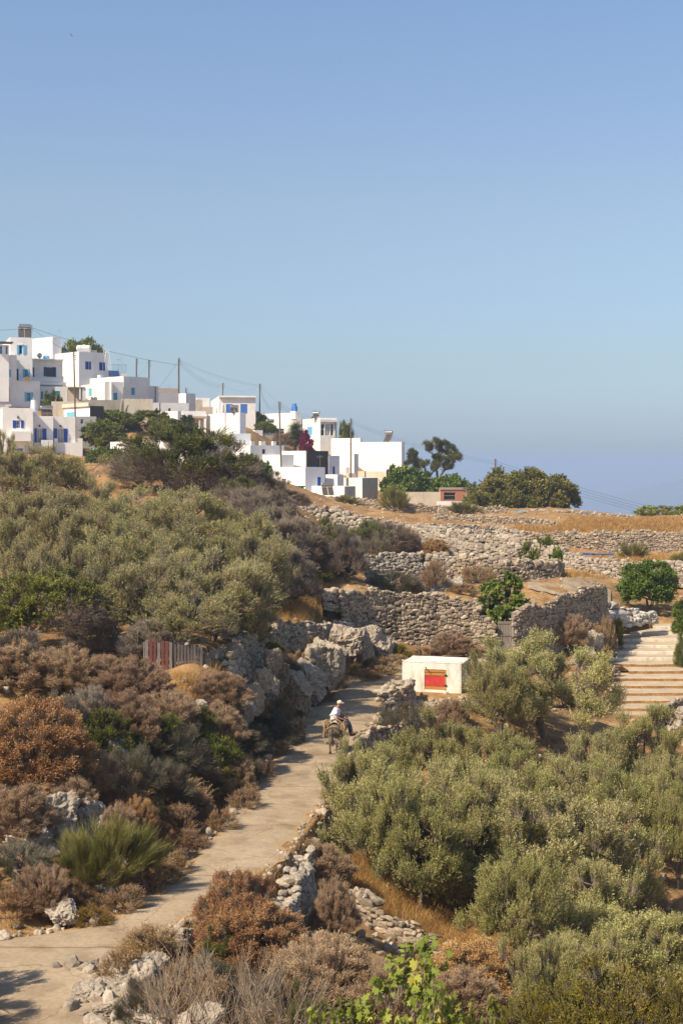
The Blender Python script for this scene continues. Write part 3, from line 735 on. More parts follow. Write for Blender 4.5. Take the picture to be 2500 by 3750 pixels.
stone_wall([(1404, 2550, 2584, 64.8), (1440, 2520, 2585, 65), (1488, 2498, 2560, 65.8), (1508, 2488, 2545, 67.2)], 'rounded stone wall end between the path and the white hut', core=False, seed=21, s=.30, lean=.02, th=1.5, fine=True, mat='stone_warm')
stone_wall([(1480, 2568, 2600, 66.2), (1580, 2562, 2610, 66.4), (1690, 2560, 2620, 66.4), (1760, 2560, 2620, 66.4)], 'low stone retaining wall under the terrace of the white hut', seed=22, s=0.18, lean=.03, mat='stone_warm', fine=True)
stone_wall([(1330, 2700, 2750, 57), (1370, 2668, 2735, 59), (1440, 2656, 2720, 60), (1560, 2625, 2700, 62), (1660, 2620, 2700, 63)], 'broken stone wall below the dark round bush', seed=23, s=0.18, lean=.06, fine=True)
stone_wall([(1175, 3268, 3330, 40.5), (1260, 3275, 3385, 39.6), (1330, 3290, 3420, 38.9), (1430, 3360, 3470, 38.3), (1540, 3425, 3530, 37.8), (1645, 3478, 3540, 37.5)], 'low tumbled stone wall descending to the right in the foreground', core=False, seed=24, s=0.19, lean=.1, mat='stone', fine=True, loose=30)
stone_wall([(1050, 3360, 3560, 32.5), (1095, 3270, 3480, 35), (1120, 3200, 3420, 37), (1150, 3130, 3330, 39.5)], 'shaded stone edge wall holding the path above the foreground wall', core=False, seed=25, s=0.20, lean=.05, mat='stone_pale', fine=True)
stone_wall([(1150, 3110, 3260, 40.5), (1165, 3030, 3170, 43.5), (1205, 2960, 3080, 46.5), (1225, 2920, 3010, 48.5)], 'rough rock edge of the path beside the olive grove', core=False, seed=26, s=0.29, lean=.04, mat='stone_pale', fine=True)
stone_wall([(2385, 2620, 2665, 69), (2425, 2585, 2630, 71), (2470, 2560, 2590, 73), (2520, 2535, 2565, 75)], 'line of grey kerb rocks along the foot of the stepped path', seed=27, s=0.24, lean=.02, th=.3, fine=True)
stone_wall([(2200, 2440, 2465, 84), (2260, 2435, 2458, 84.5)], 'small pile of dark stones at the left edge of the steps', 'stone pile', seed=28, s=0.18, th=.3, fine=True)
stone_wall([(1900, 3605, 3680, 33.5), (1960, 3620, 3690, 33.5)], 'dark stones in the hollow under the ochre bush', 'stone pile', seed=29, s=0.21, th=.4, fine=True)
stone_wall([(2400, 3080, 3110, 50), (2480, 3070, 3110, 51), (2560, 3075, 3110, 52)], 'broken rock ledge on the bare earth at the right edge', 'rock ledge', seed=30, s=0.28, th=.4, fine=True, name='rock_ledge')
stone_wall([(880, 1950, 1990, 100), (1000, 1985, 2020, 100)], 'grey rocks half hidden in the shrubs of the left hillside', 'stone pile', seed=31, s=0.24, th=.4)

# natural rock outcrops and boulders
def rock_mass(label, blobs, seed, mat='stone_pale', name='rock_outcrop', cat='rock', rub=0, embed=.25):
    """blobs = (column, centre row, metres away, width px, height px, depth m)"""
    rg = np.random.default_rng(seed)
    u, v, D = blobs[0][:3]
    o0 = P(u, v, D)
    single = len(blobs) == 1
    root = None if single else empty(name, tuple(o0), 0, label, cat)
    for u, v, D, wp, hp, dm in blobs:
        c = P(u, v, D); px = D / F; mb = MB()
        t = BOULD[rg.integers(len(BOULD))]
        R = rotz(rg.uniform(-.5, .5) + rg.choice([0, math.pi])) @ rand_rot(rg, .15)
        mb.add((t[0] @ rotz(rg.random() * 6).T * np.array([wp * px * .56, dm * .55, hp * px * .56])) @ R.T + c - o0, t[1], 0, np.clip(rg.normal(.55, .15), 0, 1))
        o = mb.obj(name if single else 'rock', M[mat], root, False, tuple(o0) if single else None)
        if single: root = tag(o, label, cat)
    mb = MB()
    for k in range(rub):
        u, v, D, wp, hp, dm = blobs[rg.integers(len(blobs))]
        x = (u - U0) / F * D + rg.normal(0, wp * D / F * .45); y = D - abs(rg.normal(0, dm * .6)); s = rg.uniform(.05, .2)
        mb.add(ROCK_S[rg.integers(10)][0] * s * rg.uniform(.6, 1.2, 3) @ rand_rot(rg, 1).T + np.array([x, y, gz(x, y) + s * .3]) - o0, ROCK_S[0][1], 0, rg.random())
    if rub: tag(mb.obj('rubble', M[mat], root), kind='stuff')
    return root

rock_mass('big angular boulder beside the path, topped with pale lit face', [(1180, 2440, 67, 150, 190, 2.2), (1130, 2490, 65.5, 110, 120, 1.6)], 1, name='boulder', cat='boulder')
rock_mass('group of grey white boulders at the foot of the left bank', [(1070, 2520, 63, 120, 120, 1.8), (1095, 2560, 63, 90, 90, 1.4), (1150, 2530, 65.5, 90, 90, 1.3), (1010, 2480, 62, 90, 120, 1.6), (985, 2540, 60, 70, 130, 1.5)], 2, mat='stone', name='boulder_group', cat='boulders')  # greyer stone darkens these boulders, standing in for shadow
rock_mass('grey rock ledges in the shaded bank left of the boulders', [(925, 2560, 56.6, 90, 110, 1.0), (960, 2500, 58.6, 90, 110, 1.0), (890, 2610, 55, 80, 90, .9), (1000, 2420, 60.8, 70, 90, .9)], 16, mat='stone', rub=30)
rock_mass('jagged white rock slope below the tall grey wall', [(1320, 2370, 77, 90, 140, 2), (1390, 2380, 79, 100, 110, 2), (1440, 2390, 80, 70, 90, 1.6), (1370, 2330, 79, 70, 80, 1.5), (1260, 2350, 74, 100, 120, 2)], 3, rub=40)
rock_mass('pale broken rock outcrop on the bank at the left edge', [(190, 2990, 36.5, 190, 180, 1.4), (130, 3080, 35.5, 110, 160, 1.3), (250, 2940, 37.5, 140, 100, 1.2), (320, 3010, 37.2, 120, 190, 1.1), (370, 3060, 37, 90, 160, 1.0)], 4, rub=90)
rock_mass('grey rocks on the bank above the dry grass of the path verge', [(530, 3050, 39.3, 55, 110, .7), (600, 3110, 40, 60, 40, .6), (655, 3115, 40.4, 55, 45, .6)], 5, rub=25)
rock_mass('white rock with orange stain lying by the amber bush', [(230, 3345, 32.3, 100, 75, .7)], 6, name='boulder', cat='boulder')
rock_mass('craggy white rock mound at the right edge of the path corner', [(500, 3590, 28.6, 180, 150, 1.1), (430, 3620, 28.2, 170, 90, .9), (540, 3560, 29.2, 120, 110, .8), (330, 3640, 27.6, 120, 70, .7), (390, 3560, 29.3, 150, 60, .8)], 7, rub=60)
rock_mass('white boulder lying beside the rusty brown bush', [(670, 3430, 31, 90, 75, .5)], 8, name='boulder', cat='boulder')
rock_mass('pale flat rock at the bottom edge of the picture', [(730, 3735, 25.8, 140, 70, .7), (560, 3725, 26, 150, 60, .7), (450, 3720, 26.1, 100, 50, .6), (380, 3700, 26.4, 90, 45, .5)], 9, rub=60)
rock_mass('rocks showing through the dark shaded bank on the left', [(430, 2780, 44, 70, 170, 1.0), (270, 2720, 44, 120, 120, .9), (560, 2690, 47, 80, 90, .8)], 10)
rock_mass('white stones on the bank between the mauve shrubs', [(735, 2590, 51, 60, 50, .7), (910, 2610, 56, 50, 60, .7), (880, 2660, 55, 60, 60, .7)], 11)
rock_mass('pale rocks under the terrace wall beside the grey shrubs', [(1600, 2145, 93.5, 90, 70, 1.2), (1540, 2150, 92.5, 80, 60, 1.1), (1670, 2150, 94, 70, 60, 1.0)], 12, rub=30)
rock_mass('large foundation boulder at the base of the curved wall', [(1920, 2395, 81, 90, 70, 1), (2170, 2345, 87, 80, 80, 1)], 13, mat='stone_warm')
rock_mass('scattered pale stones along the slope left of the steps', [(2120, 2420, 83, 60, 40, .7), (2150, 2390, 85, 50, 40, .7), (1860, 2410, 80.5, 60, 40, .7)], 14, rub=30)
rock_mass('white rocks on bare earth at the far right edge', [(2490, 2610, 71, 50, 40, .6), (2450, 2640, 70, 30, 25, .4)], 15, rub=25)
# pebbles and small stones lying about: nobody could count them
rg = np.random.default_rng(77); mb = MB()
for k in range(5200):
    if k < 2600:
        D = rg.uniform(25.5, 80); l, r, z = path_at(D); side = rg.random() < .45
        e = abs(rg.normal(0, .55)) - .12
        x = (l - e) if side else (r + e); s = rg.uniform(.015, .07) * (1 + (rg.random() < .06) * 1.8)
    else:
        u = rg.uniform(0, 2500); D = math.exp(rg.uniform(math.log(27), math.log(190))); x = (u - U0) / F * D; s = rg.uniform(.04, .16)
        l, r, z = path_at(D)
        if l - .2 < x < r + .2 and D < 80: continue
    mb.add(ROCK_S[rg.integers(10)][0] * s * rg.uniform(.6, 1.2, 3) @ rand_rot(rg, .8).T + np.array([x, D, gz(x, D) + s * .25]), ROCK_S[0][1], 0, rg.random())
tag(mb.obj('scattered_stones', M['stone_warm']), kind='stuff')
# ================================================================== PLANTS
def unit(v): return v / (np.linalg.norm(v, axis=-1, keepdims=True) + 1e-9)
def sph(rg, n): return unit(rg.normal(size=(n, 3)))

LEAFSHAPES = {
 'lance': np.array([[0, 0], [.45, .5], [1, 0], [.45, -.5]]),
 'oval': np.array([[0, 0], [.25, .42], [.65, .46], [1, 0], [.65, -.46], [.25, -.42]]),
 'fig': np.array([[0, 0], [.02, .22], [.30, .52], [.42, .24], [.78, .42], [.74, .16], [1.0, 0], [.74, -.16], [.78, -.42], [.42, -.24], [.30, -.52], [.02, -.22]]),
 'strip': np.array([[0, .5], [1, .12], [1, -.12], [0, -.5]]),
}
def add_leaves(mb, rg, pos, d, ll, lw, shape='lance', tint=None, mat=0, curl=0.0, level=0.0):
    n = len(pos); ref = sph(rg, n)
    if level: ref = unit(ref * (1 - level) + np.array([-.3, -.35, .9]) * level)
    wv = unit(np.cross(d, ref))
    nv = np.cross(wv, d)
    S = LEAFSHAPES[shape]; k = len(S)
    l = ll * rg.uniform(.7, 1.25, n); w_ = lw * rg.uniform(.75, 1.25, n)
    v = pos[:, None] + d[:, None] * (S[None, :, 0:1] * l[:, None, None]) + wv[:, None] * (S[None, :, 1:2] * w_[:, None, None])
    v = v - nv[:, None] * ((S[None, :, 0:1] ** 2) * (l * curl)[:, None, None])
    mb.add(v.reshape(-1, 3), np.arange(n * k).reshape(n, k), mat, tint)

def skeleton(rg, base, fork, targets, r0, sag=.1, droop=0.0):
    """limbs from the base to every target; returns segments with radii"""
    nodes = [np.array(base, float), np.array(fork, float)]; par = [-1, 0]
    order = np.argsort(np.linalg.norm(targets - nodes[1], axis=1)); leafs = []
    for i in order:
        t = targets[i]; nd = np.array(nodes[1:]); dt = np.linalg.norm(t - nd, axis=1)
        df = np.linalg.norm(nd - nodes[1], axis=1)
        j = int(np.argmin(dt + .35 * df)) + 1
        p = nodes[j]; L = np.linalg.norm(t - p)
        prev = j
        for q in (.35, .7):
            m_ = p + (t - p) * q + rg.normal(0, sag, 3) * L * .6 + np.array([0, 0, .12 * L * math.sin(q * 3.14) - droop * L * q * (1 - q)])
            nodes.append(m_); par.append(prev); prev = len(nodes) - 1
        nodes.append(t); par.append(prev); leafs.append(len(nodes) - 1)
    cnt = np.zeros(len(nodes))
    for l in leafs:
        while l >= 0: cnt[l] += 1; l = par[l]
    cnt = np.maximum(cnt, 1); rad = r0 * (cnt / cnt[0]) ** .45
    nodes = np.array(nodes); par = np.array(par)
    i = np.arange(1, len(nodes))
    return nodes[par[i]], nodes[i], np.minimum(rad[par[i]], rad[i] * 1.5), rad[i]

def lumpy(d, seed, amt):
    return 1 + amt * np.array([noise.noise(Vector(x) * 1.6 + Vector((seed * 3.7, 0, 0))) * 1.6 + .6 * noise.noise(Vector(x) * 3.3 + Vector((0, seed * 2.1, 0))) for x in d])

def make_plant(seed, W, H, base=.0, ncl=60, cr=.5, nspr=50, L=.4, nleaf=12, ll=.09, lw=.025, shape='lance', up=.5, out=.6, ang=.7, twr=.005,
               leafm='olive', twm='twig_grey', trunk=.12, trunkm='bark', lump=.28, inner=.35, sub=0, leafp=None, centers=None, fork=None, radial=False, curl=0.0, droop=0.0, lstart=.2, flat=1.0, nsides=3, sagk=.14, level=0.0):
    """crown of leaf sprigs on clumps; returns meshes (foliage, twigs, limbs)"""
    rg = np.random.default_rng(seed)
    z0 = base * H
    if centers is None:
        d = sph(rg, ncl * 3); d = d[d[:, 2] > (-.75 if base > .03 else -.55)][:ncl]
        rr = rg.uniform(inner, 1, len(d)) ** .5 * lumpy(d, seed, lump)
        a = np.array([W / 2 - cr * .7, W / 2 - cr * .7, 0]); cz = z0 + (H - z0) * (.42 if base > .03 else .30)
        hu = (H - cz - cr * .7); hd = (cz - z0 - cr * .45)
        centers = np.stack([d[:, 0] * a[0] * rr, d[:, 1] * a[1] * rr, cz + np.where(d[:, 2] > 0, hu, hd) * d[:, 2] * rr], 1)
        centers[:, 2] = np.maximum(centers[:, 2], cr * .35)
    ncl = len(centers)
    mid = np.array([0, 0, z0 + (H - z0) * (.35 if not radial else .02)])
    o = unit(centers - mid)
    c = np.repeat(centers, nspr, 0); oo = np.repeat(o, nspr, 0); n = len(c)
    d0 = sph(rg, n) + oo * out + np.array([0, 0, up * .6]); d0 = unit(d0)
    crr = np.repeat(cr * rg.uniform(.7, 1.2, ncl), nspr)
    st = c + d0 * (crr * rg.uniform(.1, .75, n))[:, None] * np.array([1, 1, flat])
    sd = unit(d0 * (.7 if not radial else .25) + oo * out * (1 if not radial else 2) + np.array([0, 0, up]) + rg.normal(0, .28, (n, 3)) * (1 if not radial else .7))
    sl = L * rg.uniform(.6, 1.3, n)
    ctint = np.repeat(rg.normal(.0, .17, ncl), nspr)
    stint = rg.normal(.46, .17, n) + ctint
    tw = MB(); lf = MB()
    keep = np.ones(n, bool)
    if leafp is not None:
        zr = (st[:, 2]) / H; keep = rg.random(n) < leafp(zr, oo, rg)
    en = st + sd * sl[:, None]
    if twr > 0:
        tw.tubes(st - sd * (sl * .35)[:, None], en, twr, twr * .5, nsides)
        if sub:
            k = np.repeat(np.arange(n), sub); q = rg.uniform(.15, .9, len(k))
            p0 = st[k] + sd[k] * (sl[k] * q)[:, None]
            dd = unit(sd[k] + unit(np.cross(sd[k], sph(rg, len(k)))) * rg.uniform(.4, 1.0, len(k))[:, None] + np.array([0, 0, up * .2]))
            tw.tubes(p0, p0 + dd * (sl[k] * rg.uniform(.25, .6, len(k)))[:, None], twr * .75, twr * .35, nsides)
            if radial and nleaf:
                p1 = p0 + dd * (sl[k] * .45)[:, None]; kk = keep[k]
                add_leaves(lf, rg, p1[kk], unit(dd[kk] + rg.normal(0, .5, dd[kk].shape)), ll, lw, shape, np.clip(stint[k][kk] + rg.normal(0, .15, kk.sum()), 0, 1))
    if nleaf:
        st2, sd2, sl2, ti2 = st[keep], sd[keep], sl[keep], stint[keep]; m_ = len(st2)
        t = np.linspace(lstart, 1.02, nleaf)
        pos = st2[:, None] + sd2[:, None] * (sl2[:, None] * t[None])[:, :, None]
        sdr = np.repeat(sd2, nleaf, 0)
        pr = unit(np.cross(sdr, sph(rg, len(sdr))))
        ld = unit(sdr * (1 - ang * .55) + pr * ang + np.array([0, 0, -droop]))
        ti = np.clip(np.repeat(ti2, nleaf) + rg.normal(0, .16, len(sdr)), 0, 1)
        add_leaves(lf, rg, pos.reshape(-1, 3), ld, ll, lw, shape, ti, 0, curl, level)
    lim = MB()
    if trunk > 0:
        fk = fork if fork is not None else (rg.normal(0, .05 * W), rg.normal(0, .05 * W), max(.12 * H, z0 * .8))
        p0, p1, r0, r1 = skeleton(rg, (0, 0, -.35), fk, centers - o * cr * .3, trunk, sagk)
        lim.tubes(p0, p1, r0, r1, 6)
    return dict(W=W, H=H, leaf=lf.mesh('foliage', M[leafm]) if lf.n else None, twig=tw.mesh('twigs', M[twm]) if tw.n else None, limb=lim.mesh('limbs', M[trunkm], True) if lim.n else None)

PR = {}
def proto(key, *variants): PR[key] = list(variants)
low_bare = lambda k, soft=.25: (lambda zr, o, rg: np.clip((zr - k + .25 * o[:, 0] * -1) / soft, .04, 1))
for kk in range(1):
    proto('olive', *[make_plant(11 + i, 5.2, 4.2, .10, 84, .54, 70, .46, 14, .085, .024, up=1.0, out=.55, twr=.0045, leafm='olive', twm='twig_brown', trunk=.17, lump=.5, inner=.45) for i in range(3)])
    proto('olive_lush', *[make_plant(21 + i, 5.6, 4.4, .08, 92, .54, 74, .50, 15, .09, .026, up=1.25, out=.5, twr=.0045, leafm='olive_sage', twm='twig_grey', trunk=.17, lump=.52, inner=.45) for i in range(3)])
    proto('olive_thin', *[make_plant(31 + i, 5.4, 4.4, .16, 74, .60, 52, .48, 13, .10, .028, up=.9, out=.6, twr=.009, leafm='olive_sage', twm='twig_grey', trunk=.15, lump=.52, inner=.45, sub=1,
            leafp=lambda zr, o, rg: np.clip((zr - .15) / .4, .12, 1)) for i in range(3)])
    proto('lentisk', *[make_plant(41 + i, 8.0, 5.0, .0, 120, .75, 64, .45, 12, .11, .05, 'oval', up=.6, out=.6, twr=.009, leafm='lentisk', twm='twig_grey', trunk=.2, lump=.15, sub=2,
            leafp=low_bare(.50, .2)) for i in range(2)])
    proto('grey_shrub', *[make_plant(51 + i, 4.6, 4.0, .0, 80, .5, 52, .50, 7, .06, .028, 'oval', up=.75, out=.6, twr=.012, leafm='lentisk', twm='twig_grey', trunk=.11, lump=.25, sub=3,
            leafp=low_bare(.70, .45)) for i in range(3)])
    proto('green_shrub', *[make_plant(61 + i, 2.6, 2.0, .0, 50, .34, 46, .26, 11, .055, .026, 'oval', up=.6, out=.6, twr=.005, leafm='lentisk', twm='twig_brown', trunk=.06, lump=.28) for i in range(2)])
    proto('rust_dome', *[make_plant(71 + i, 2.2, 1.9, .0, 230, .17, 46, .24, 5, .036, .018, 'oval', up=.25, out=1.0, ang=.6, twr=.0042, leafm='rust', twm='twig_pale', trunk=.05, lump=.10, sub=2, inner=.5, radial=True, lstart=.72) for i in range(2)])
    proto('mauve_dome', *[make_plant(81 + i, 2.4, 1.8, .0, 220, .18, 44, .26, 4, .03, .015, 'oval', up=.3, out=1.0, ang=.6, twr=.0052, leafm='mauve', twm='twig_warm', trunk=.05, lump=.2, sub=2, inner=.45, radial=True, lstart=.75) for i in range(3)])
    proto('dead_twigs', *[make_plant(91 + i, 1.9, 1.5, .0, 30, .28, 5, .48, 0, up=.5, out=.7, twr=.006, twm='twig_pale', trunk=.03, lump=.4, sub=4, inner=.3) for i in range(2)])
    proto('carob', *[make_plant(101 + i, 16., 6.2, .0, 150, 1.05, 70, .7, 11, .26, .15, 'oval', up=.45, out=.6, twr=.02, leafm='carob', twm='twig_brown', trunk=.35, lump=.10, inner=.25) for i in range(1)])
    proto('bright_tree', *[make_plant(111 + i, 4.4, 3.9, .14, 90, .5, 46, .34, 10, .13, .07, 'oval', up=.5, out=.7, ang=.8, level=.35, twr=.007, leafm='bright', twm='twig_brown', trunk=.12, lump=.16, droop=.1) for i in range(2)])
    proto('village_tree', *[make_plant(121 + i, 7.5, 5.5, .06, 80, .75, 46, .6, 10, .22, .13, 'oval', up=.5, out=.6, ang=.8, level=.3, twr=.012, leafm='yellow_leaf', twm='twig_brown', trunk=.2, lump=.3) for i in range(3)])
    proto('fig_hedge', *[make_plant(131 + i, 8., 4.6, .0, 80, .7, 32, .6, 7, .32, .28, 'oval', up=.4, out=.6, ang=.8, droop=.15, level=.45, twr=.016, leafm='bright', twm='twig_grey', trunk=.2, lump=.28) for i in range(2)])
    proto('fig_mid', *[make_plant(141 + i, 4.2, 3.4, .0, 60, .45, 22, .42, 7, .22, .2, 'fig', up=.4, out=.6, ang=.85, droop=.2, level=.5, twr=.012, leafm='bright', twm='twig_grey', trunk=.1, lump=.3, curl=.15) for i in range(1)])
    proto('fig_near', *[make_plant(151 + i, 2.2, 2.2, .0, 40, .26, 8, .30, 6, .125, .13, 'fig', up=.35, out=.6, ang=.95, droop=.35, level=.62, twr=.008, leafm='fig', twm='twig_pale', trunk=.035, trunkm='twig_pale', lump=.14, curl=.25, lstart=.35, nsides=5, sagk=.2) for i in range(2)])
    proto('fig_sparse', *[make_plant(161, 8.5, 3.6, .0, 60, .6, 14, .7, 6, .30, .26, 'oval', up=.7, out=.5, ang=.8, twr=.018, leafm='fig', twm='twig_grey', trunk=.14, lump=.5)])
    proto('broom', *[make_plant(171 + i, 2.1, 1.6, .0, 60, .2, 40, .5, 5, .26, .007, 'strip', up=.6, out=1.0, ang=.34, twr=.003, leafm='broom', twm='broom', trunk=.03, lump=.2, inner=.15, radial=True) for i in range(2)])
    proto('ochre_bush', *[make_plant(181 + i, 3.2, 2.0, .0, 90, .3, 46, .22, 10, .045, .024, 'oval', up=.55, out=.6, twr=.004, leafm='yellowbush', twm='twig_grey', trunk=.06, lump=.3) for i in range(2)])
    proto('amber_bush', *[make_plant(191, .9, .75, .0, 40, .13, 36, .14, 8, .03, .010, 'lance', up=.6, out=.7, twr=.002, leafm='amber', twm='twig_brown', trunk=.02, lump=.2)])
    proto('juniper', *[make_plant(201 + i, 2.6, 1.7, .0, 70, .28, 48, .3, 12, .04, .013, 'lance', up=.5, out=.9, ang=.5, twr=.0045, leafm='juniper', twm='twig_grey', trunk=.06, lump=.26) for i in range(2)])
    proto('dry_herb', *[make_plant(211 + i, 1.2, .9, .0, 40, .14, 22, .26, 7, .045, .018, 'oval', up=1.0, out=.6, twr=.0035, leafm='herb', twm='twig_pale', trunk=.0, lump=.3, sub=1) for i in range(3)])
    proto('green_herb', *[make_plant(221 + i, 1.0, .8, .0, 34, .13, 24, .2, 8, .05, .022, 'oval', up=.8, out=.6, twr=.003, leafm='yellowbush', twm='twig_brown', trunk=.0, lump=.3) for i in range(1)])
    proto('vine', *[make_plant(231, 4.2, 1.6, .0, 50, .34, 26, .34, 7, .15, .10, 'oval', up=.3, out=.4, twr=.006, leafm='bright', twm='twig_brown', trunk=.0, lump=.4)])
    proto('bougainvillea', *[make_plant(241, 3.2, 3.6, .0, 50, .45, 34, .45, 8, .20, .14, 'oval', up=.5, out=.6, twr=.01, leafm='magenta', twm='twig_brown', trunk=.06, lump=.45, leafp=None)])

def pine_proto(seed):
    rg = np.random.default_rng(seed)
    pads = [(-4.6, 4.2, 1.3), (-3.6, 6.4, 1.2), (-4.4, 2.9, 1.0), (-2.4, 5.1, 1.2), (-2.0, 3.6, .9), (-1.2, 7.2, 1.4), (.2, 7.7, 1.5), (1.6, 7.0, 1.3), (.4, 6.0, 1.2), (2.6, 6.1, 1.0), (-.6, 4.9, .9), (1.4, 4.8, .8), (-3.0, 1.6, .8), (-1.5, 1.3, 1.0), (2.6, 3.0, 1.0), (3.8, 2.2, 1.0), (4.8, 1.3, .8), (3.0, 1.4, .8), (5.6, 1.5, .5), (.8, 1.5, .7), (2.1, 5.6, .9), (-3.9, 5.4, 1.0)]
    c = []
    for x, z, r in pads:
        for k in range(9): c.append((x + rg.normal(0, r * .5), rg.normal(0, 1.4), z + rg.normal(0, r * .2)))
    return make_plant(seed, 12., 8.6, .1, 0, .55, 52, .42, 16, .24, .026, 'lance', up=.8, out=.3, ang=.6, twr=.014, leafm='pine', twm='twig_brown', trunk=.30, trunkm='bark', centers=np.array(c), fork=(.2, 0, 2.2), flat=.7, sagk=.12)
proto('pine', pine_proto(7))
proto('bare_stem_tree', make_plant(251, 4.2, 3.6, .22, 100, .42, 46, .30, 10, .075, .042, 'oval', up=.6, out=.7, ang=.8, twr=.007, leafm='yellow_leaf', twm='twig_grey', trunk=.09, lump=.14, sub=1, level=.25, leafp=low_bare(.38, .16)))

def palm_proto(seed):
    rg = np.random.default_rng(seed); lf = MB(); rc = MB(); tr = MB()
    tr.path([(0, 0, -.4), (.03, 0, .6), (0, .02, 1.3)], [.34, .32, .36], 10)
    for k in range(46):
        az = rg.uniform(0, 6.28); el = rg.uniform(.15, 1.45); Lf = rg.uniform(2.6, 3.6)
        h = np.array([math.cos(az), math.sin(az), 0]); p = np.array([0, 0, 1.25]); pts = [p.copy()]; e = el
        for s in range(12):
            e -= .035 + .10 * (s / 12) * (1.2 - el * .3); p = p + (h * math.cos(e) + np.array([0, 0, math.sin(e)])) * Lf / 12; pts.append(p.copy())
        pts = np.array(pts); rc.tubes(pts[:-1], pts[1:], .028, .02, 4)
        tt = np.linspace(.12, 1, 44); pp = np.stack([np.interp(tt * 12, range(13), pts[:, a]) for a in range(3)], 1)
        dirs = unit(np.gradient(pp, axis=0)); side = unit(np.cross(dirs, [0, 0, 1])); upv = np.cross(side, dirs)
        for s in (-1, 1):
            d = unit(dirs * .75 + side * s * .7 + upv * .30)
            lv = .55 * np.sin(np.clip(tt * 1.15, 0, 1) * 2.75 + .25)
            n = len(pp); wv = unit(np.cross(d, upv)) * .024
            v = np.stack([pp + wv, pp + d * lv[:, None], pp - wv], 1)
            lf.add(v.reshape(-1, 3), np.arange(n * 3).reshape(n, 3), 0, np.clip(rg.normal(.45 if el > .4 else .75, .18, n), 0, 1))
    return dict(W=5.6, H=4.2, leaf=lf.mesh('fronds', M['palm']), twig=rc.mesh('frond_stems', M['twig_brown']), limb=tr.mesh('limbs', M['bark']))
proto('palm', palm_proto(3))
def yucca_proto(seed):
    rg = np.random.default_rng(seed); lf = MB(); tr = MB()
    tr.path([(0, 0, -.3), (.1, 0, 1.4), (0, 0, 2.6)], [.2, .16, .14], 8); tr.path([(.05, 0, 1.2), (.6, .1, 1.9)], [.12, .1], 8)
    for c in ((0, 0, 3.1), (.05, 0, 2.3), (.6, .1, 2.0), (-.4, 0, 1.5), (.3, -.2, 1.1)):
        d = sph(rg, 260); d[:, 2] = d[:, 2] * .7 + .25; d = unit(d)
        add_leaves(lf, rg, np.array(c) + d * .1, d, 1.0, .075, 'strip', np.clip(rg.normal(.4, .2, 260), 0, 1), 0, .25)
    return dict(W=2.2, H=4.0, leaf=lf.mesh('foliage', M['palm']), twig=None, limb=tr.mesh('limbs', M['bark']))
proto('yucca', yucca_proto(4))
def araucaria_proto(seed):
    rg = np.random.default_rng(seed); lf = MB(); tr = MB(); tr.path([(0, 0, -.3), (0, 0, 4.4)], [.12, .03], 7)
    for t in range(8):
        z = .7 + t * .48; R = 2.0 * (1 - t / 8.6) + .15; nb = 8
        for b in range(nb):
            az = b * 6.283 / nb + t * .4 + rg.normal(0, .08); h = np.array([math.cos(az), math.sin(az), .22 + .05 * t])
            q = np.linspace(.15, 1, 26); pp = np.array([0, 0, z]) + h * (q * R)[:, None] + np.array([0, 0, 1]) * (q ** 2 * .25)[:, None]
            tr.tubes(pp[:1], pp[-1:], .03, .012, 4)
            for s in range(7):
                d = unit(np.tile(h, (26, 1)) * .7 + rg.normal(0, .5, (26, 3)) + np.array([0, 0, .35]))
                add_leaves(lf, rg, pp, d, .38, .05, 'lance', np.clip(rg.normal(.35, .2, 26), 0, 1))
    return dict(W=4.0, H=4.9, leaf=lf.mesh('foliage', M['pine']), twig=None, limb=tr.mesh('limbs', M['bark']))
proto('araucaria', araucaria_proto(5))

TREE_KEYS = {'bare_stem_tree', 'olive', 'olive_lush', 'olive_thin', 'carob', 'bright_tree', 'village_tree', 'pine', 'palm', 'yucca', 'araucaria', 'fig_hedge', 'fig_mid', 'fig_near', 'fig_sparse'}
NAMES = {'olive': 'olive_tree', 'olive_lush': 'olive_tree', 'olive_thin': 'olive_tree', 'carob': 'carob_tree', 'bright_tree': 'broadleaf_tree', 'village_tree': 'broadleaf_tree', 'pine': 'pine_tree',
 'palm': 'palm_tree', 'yucca': 'yucca', 'araucaria': 'conifer_tree', 'fig_hedge': 'fig_tree', 'fig_mid': 'fig_tree', 'fig_near': 'fig_tree', 'fig_sparse': 'fig_tree', 'broom': 'broom_shrub', 'bougainvillea': 'bougainvillea',
 'vine': 'creeper', 'dry_herb': 'dry_herb', 'green_herb': 'green_herb'}
_pc = {}
MINH = {'dry_herb': .55, 'green_herb': .5, 'mauve_dome': 1.25, 'rust_dome': 1.2, 'juniper': 1.0, 'grey_shrub': 1.5, 'green_shrub': .8, 'broom': 1.0, 'olive': 3.0, 'olive_lush': 2.6, 'lentisk': 1.5}
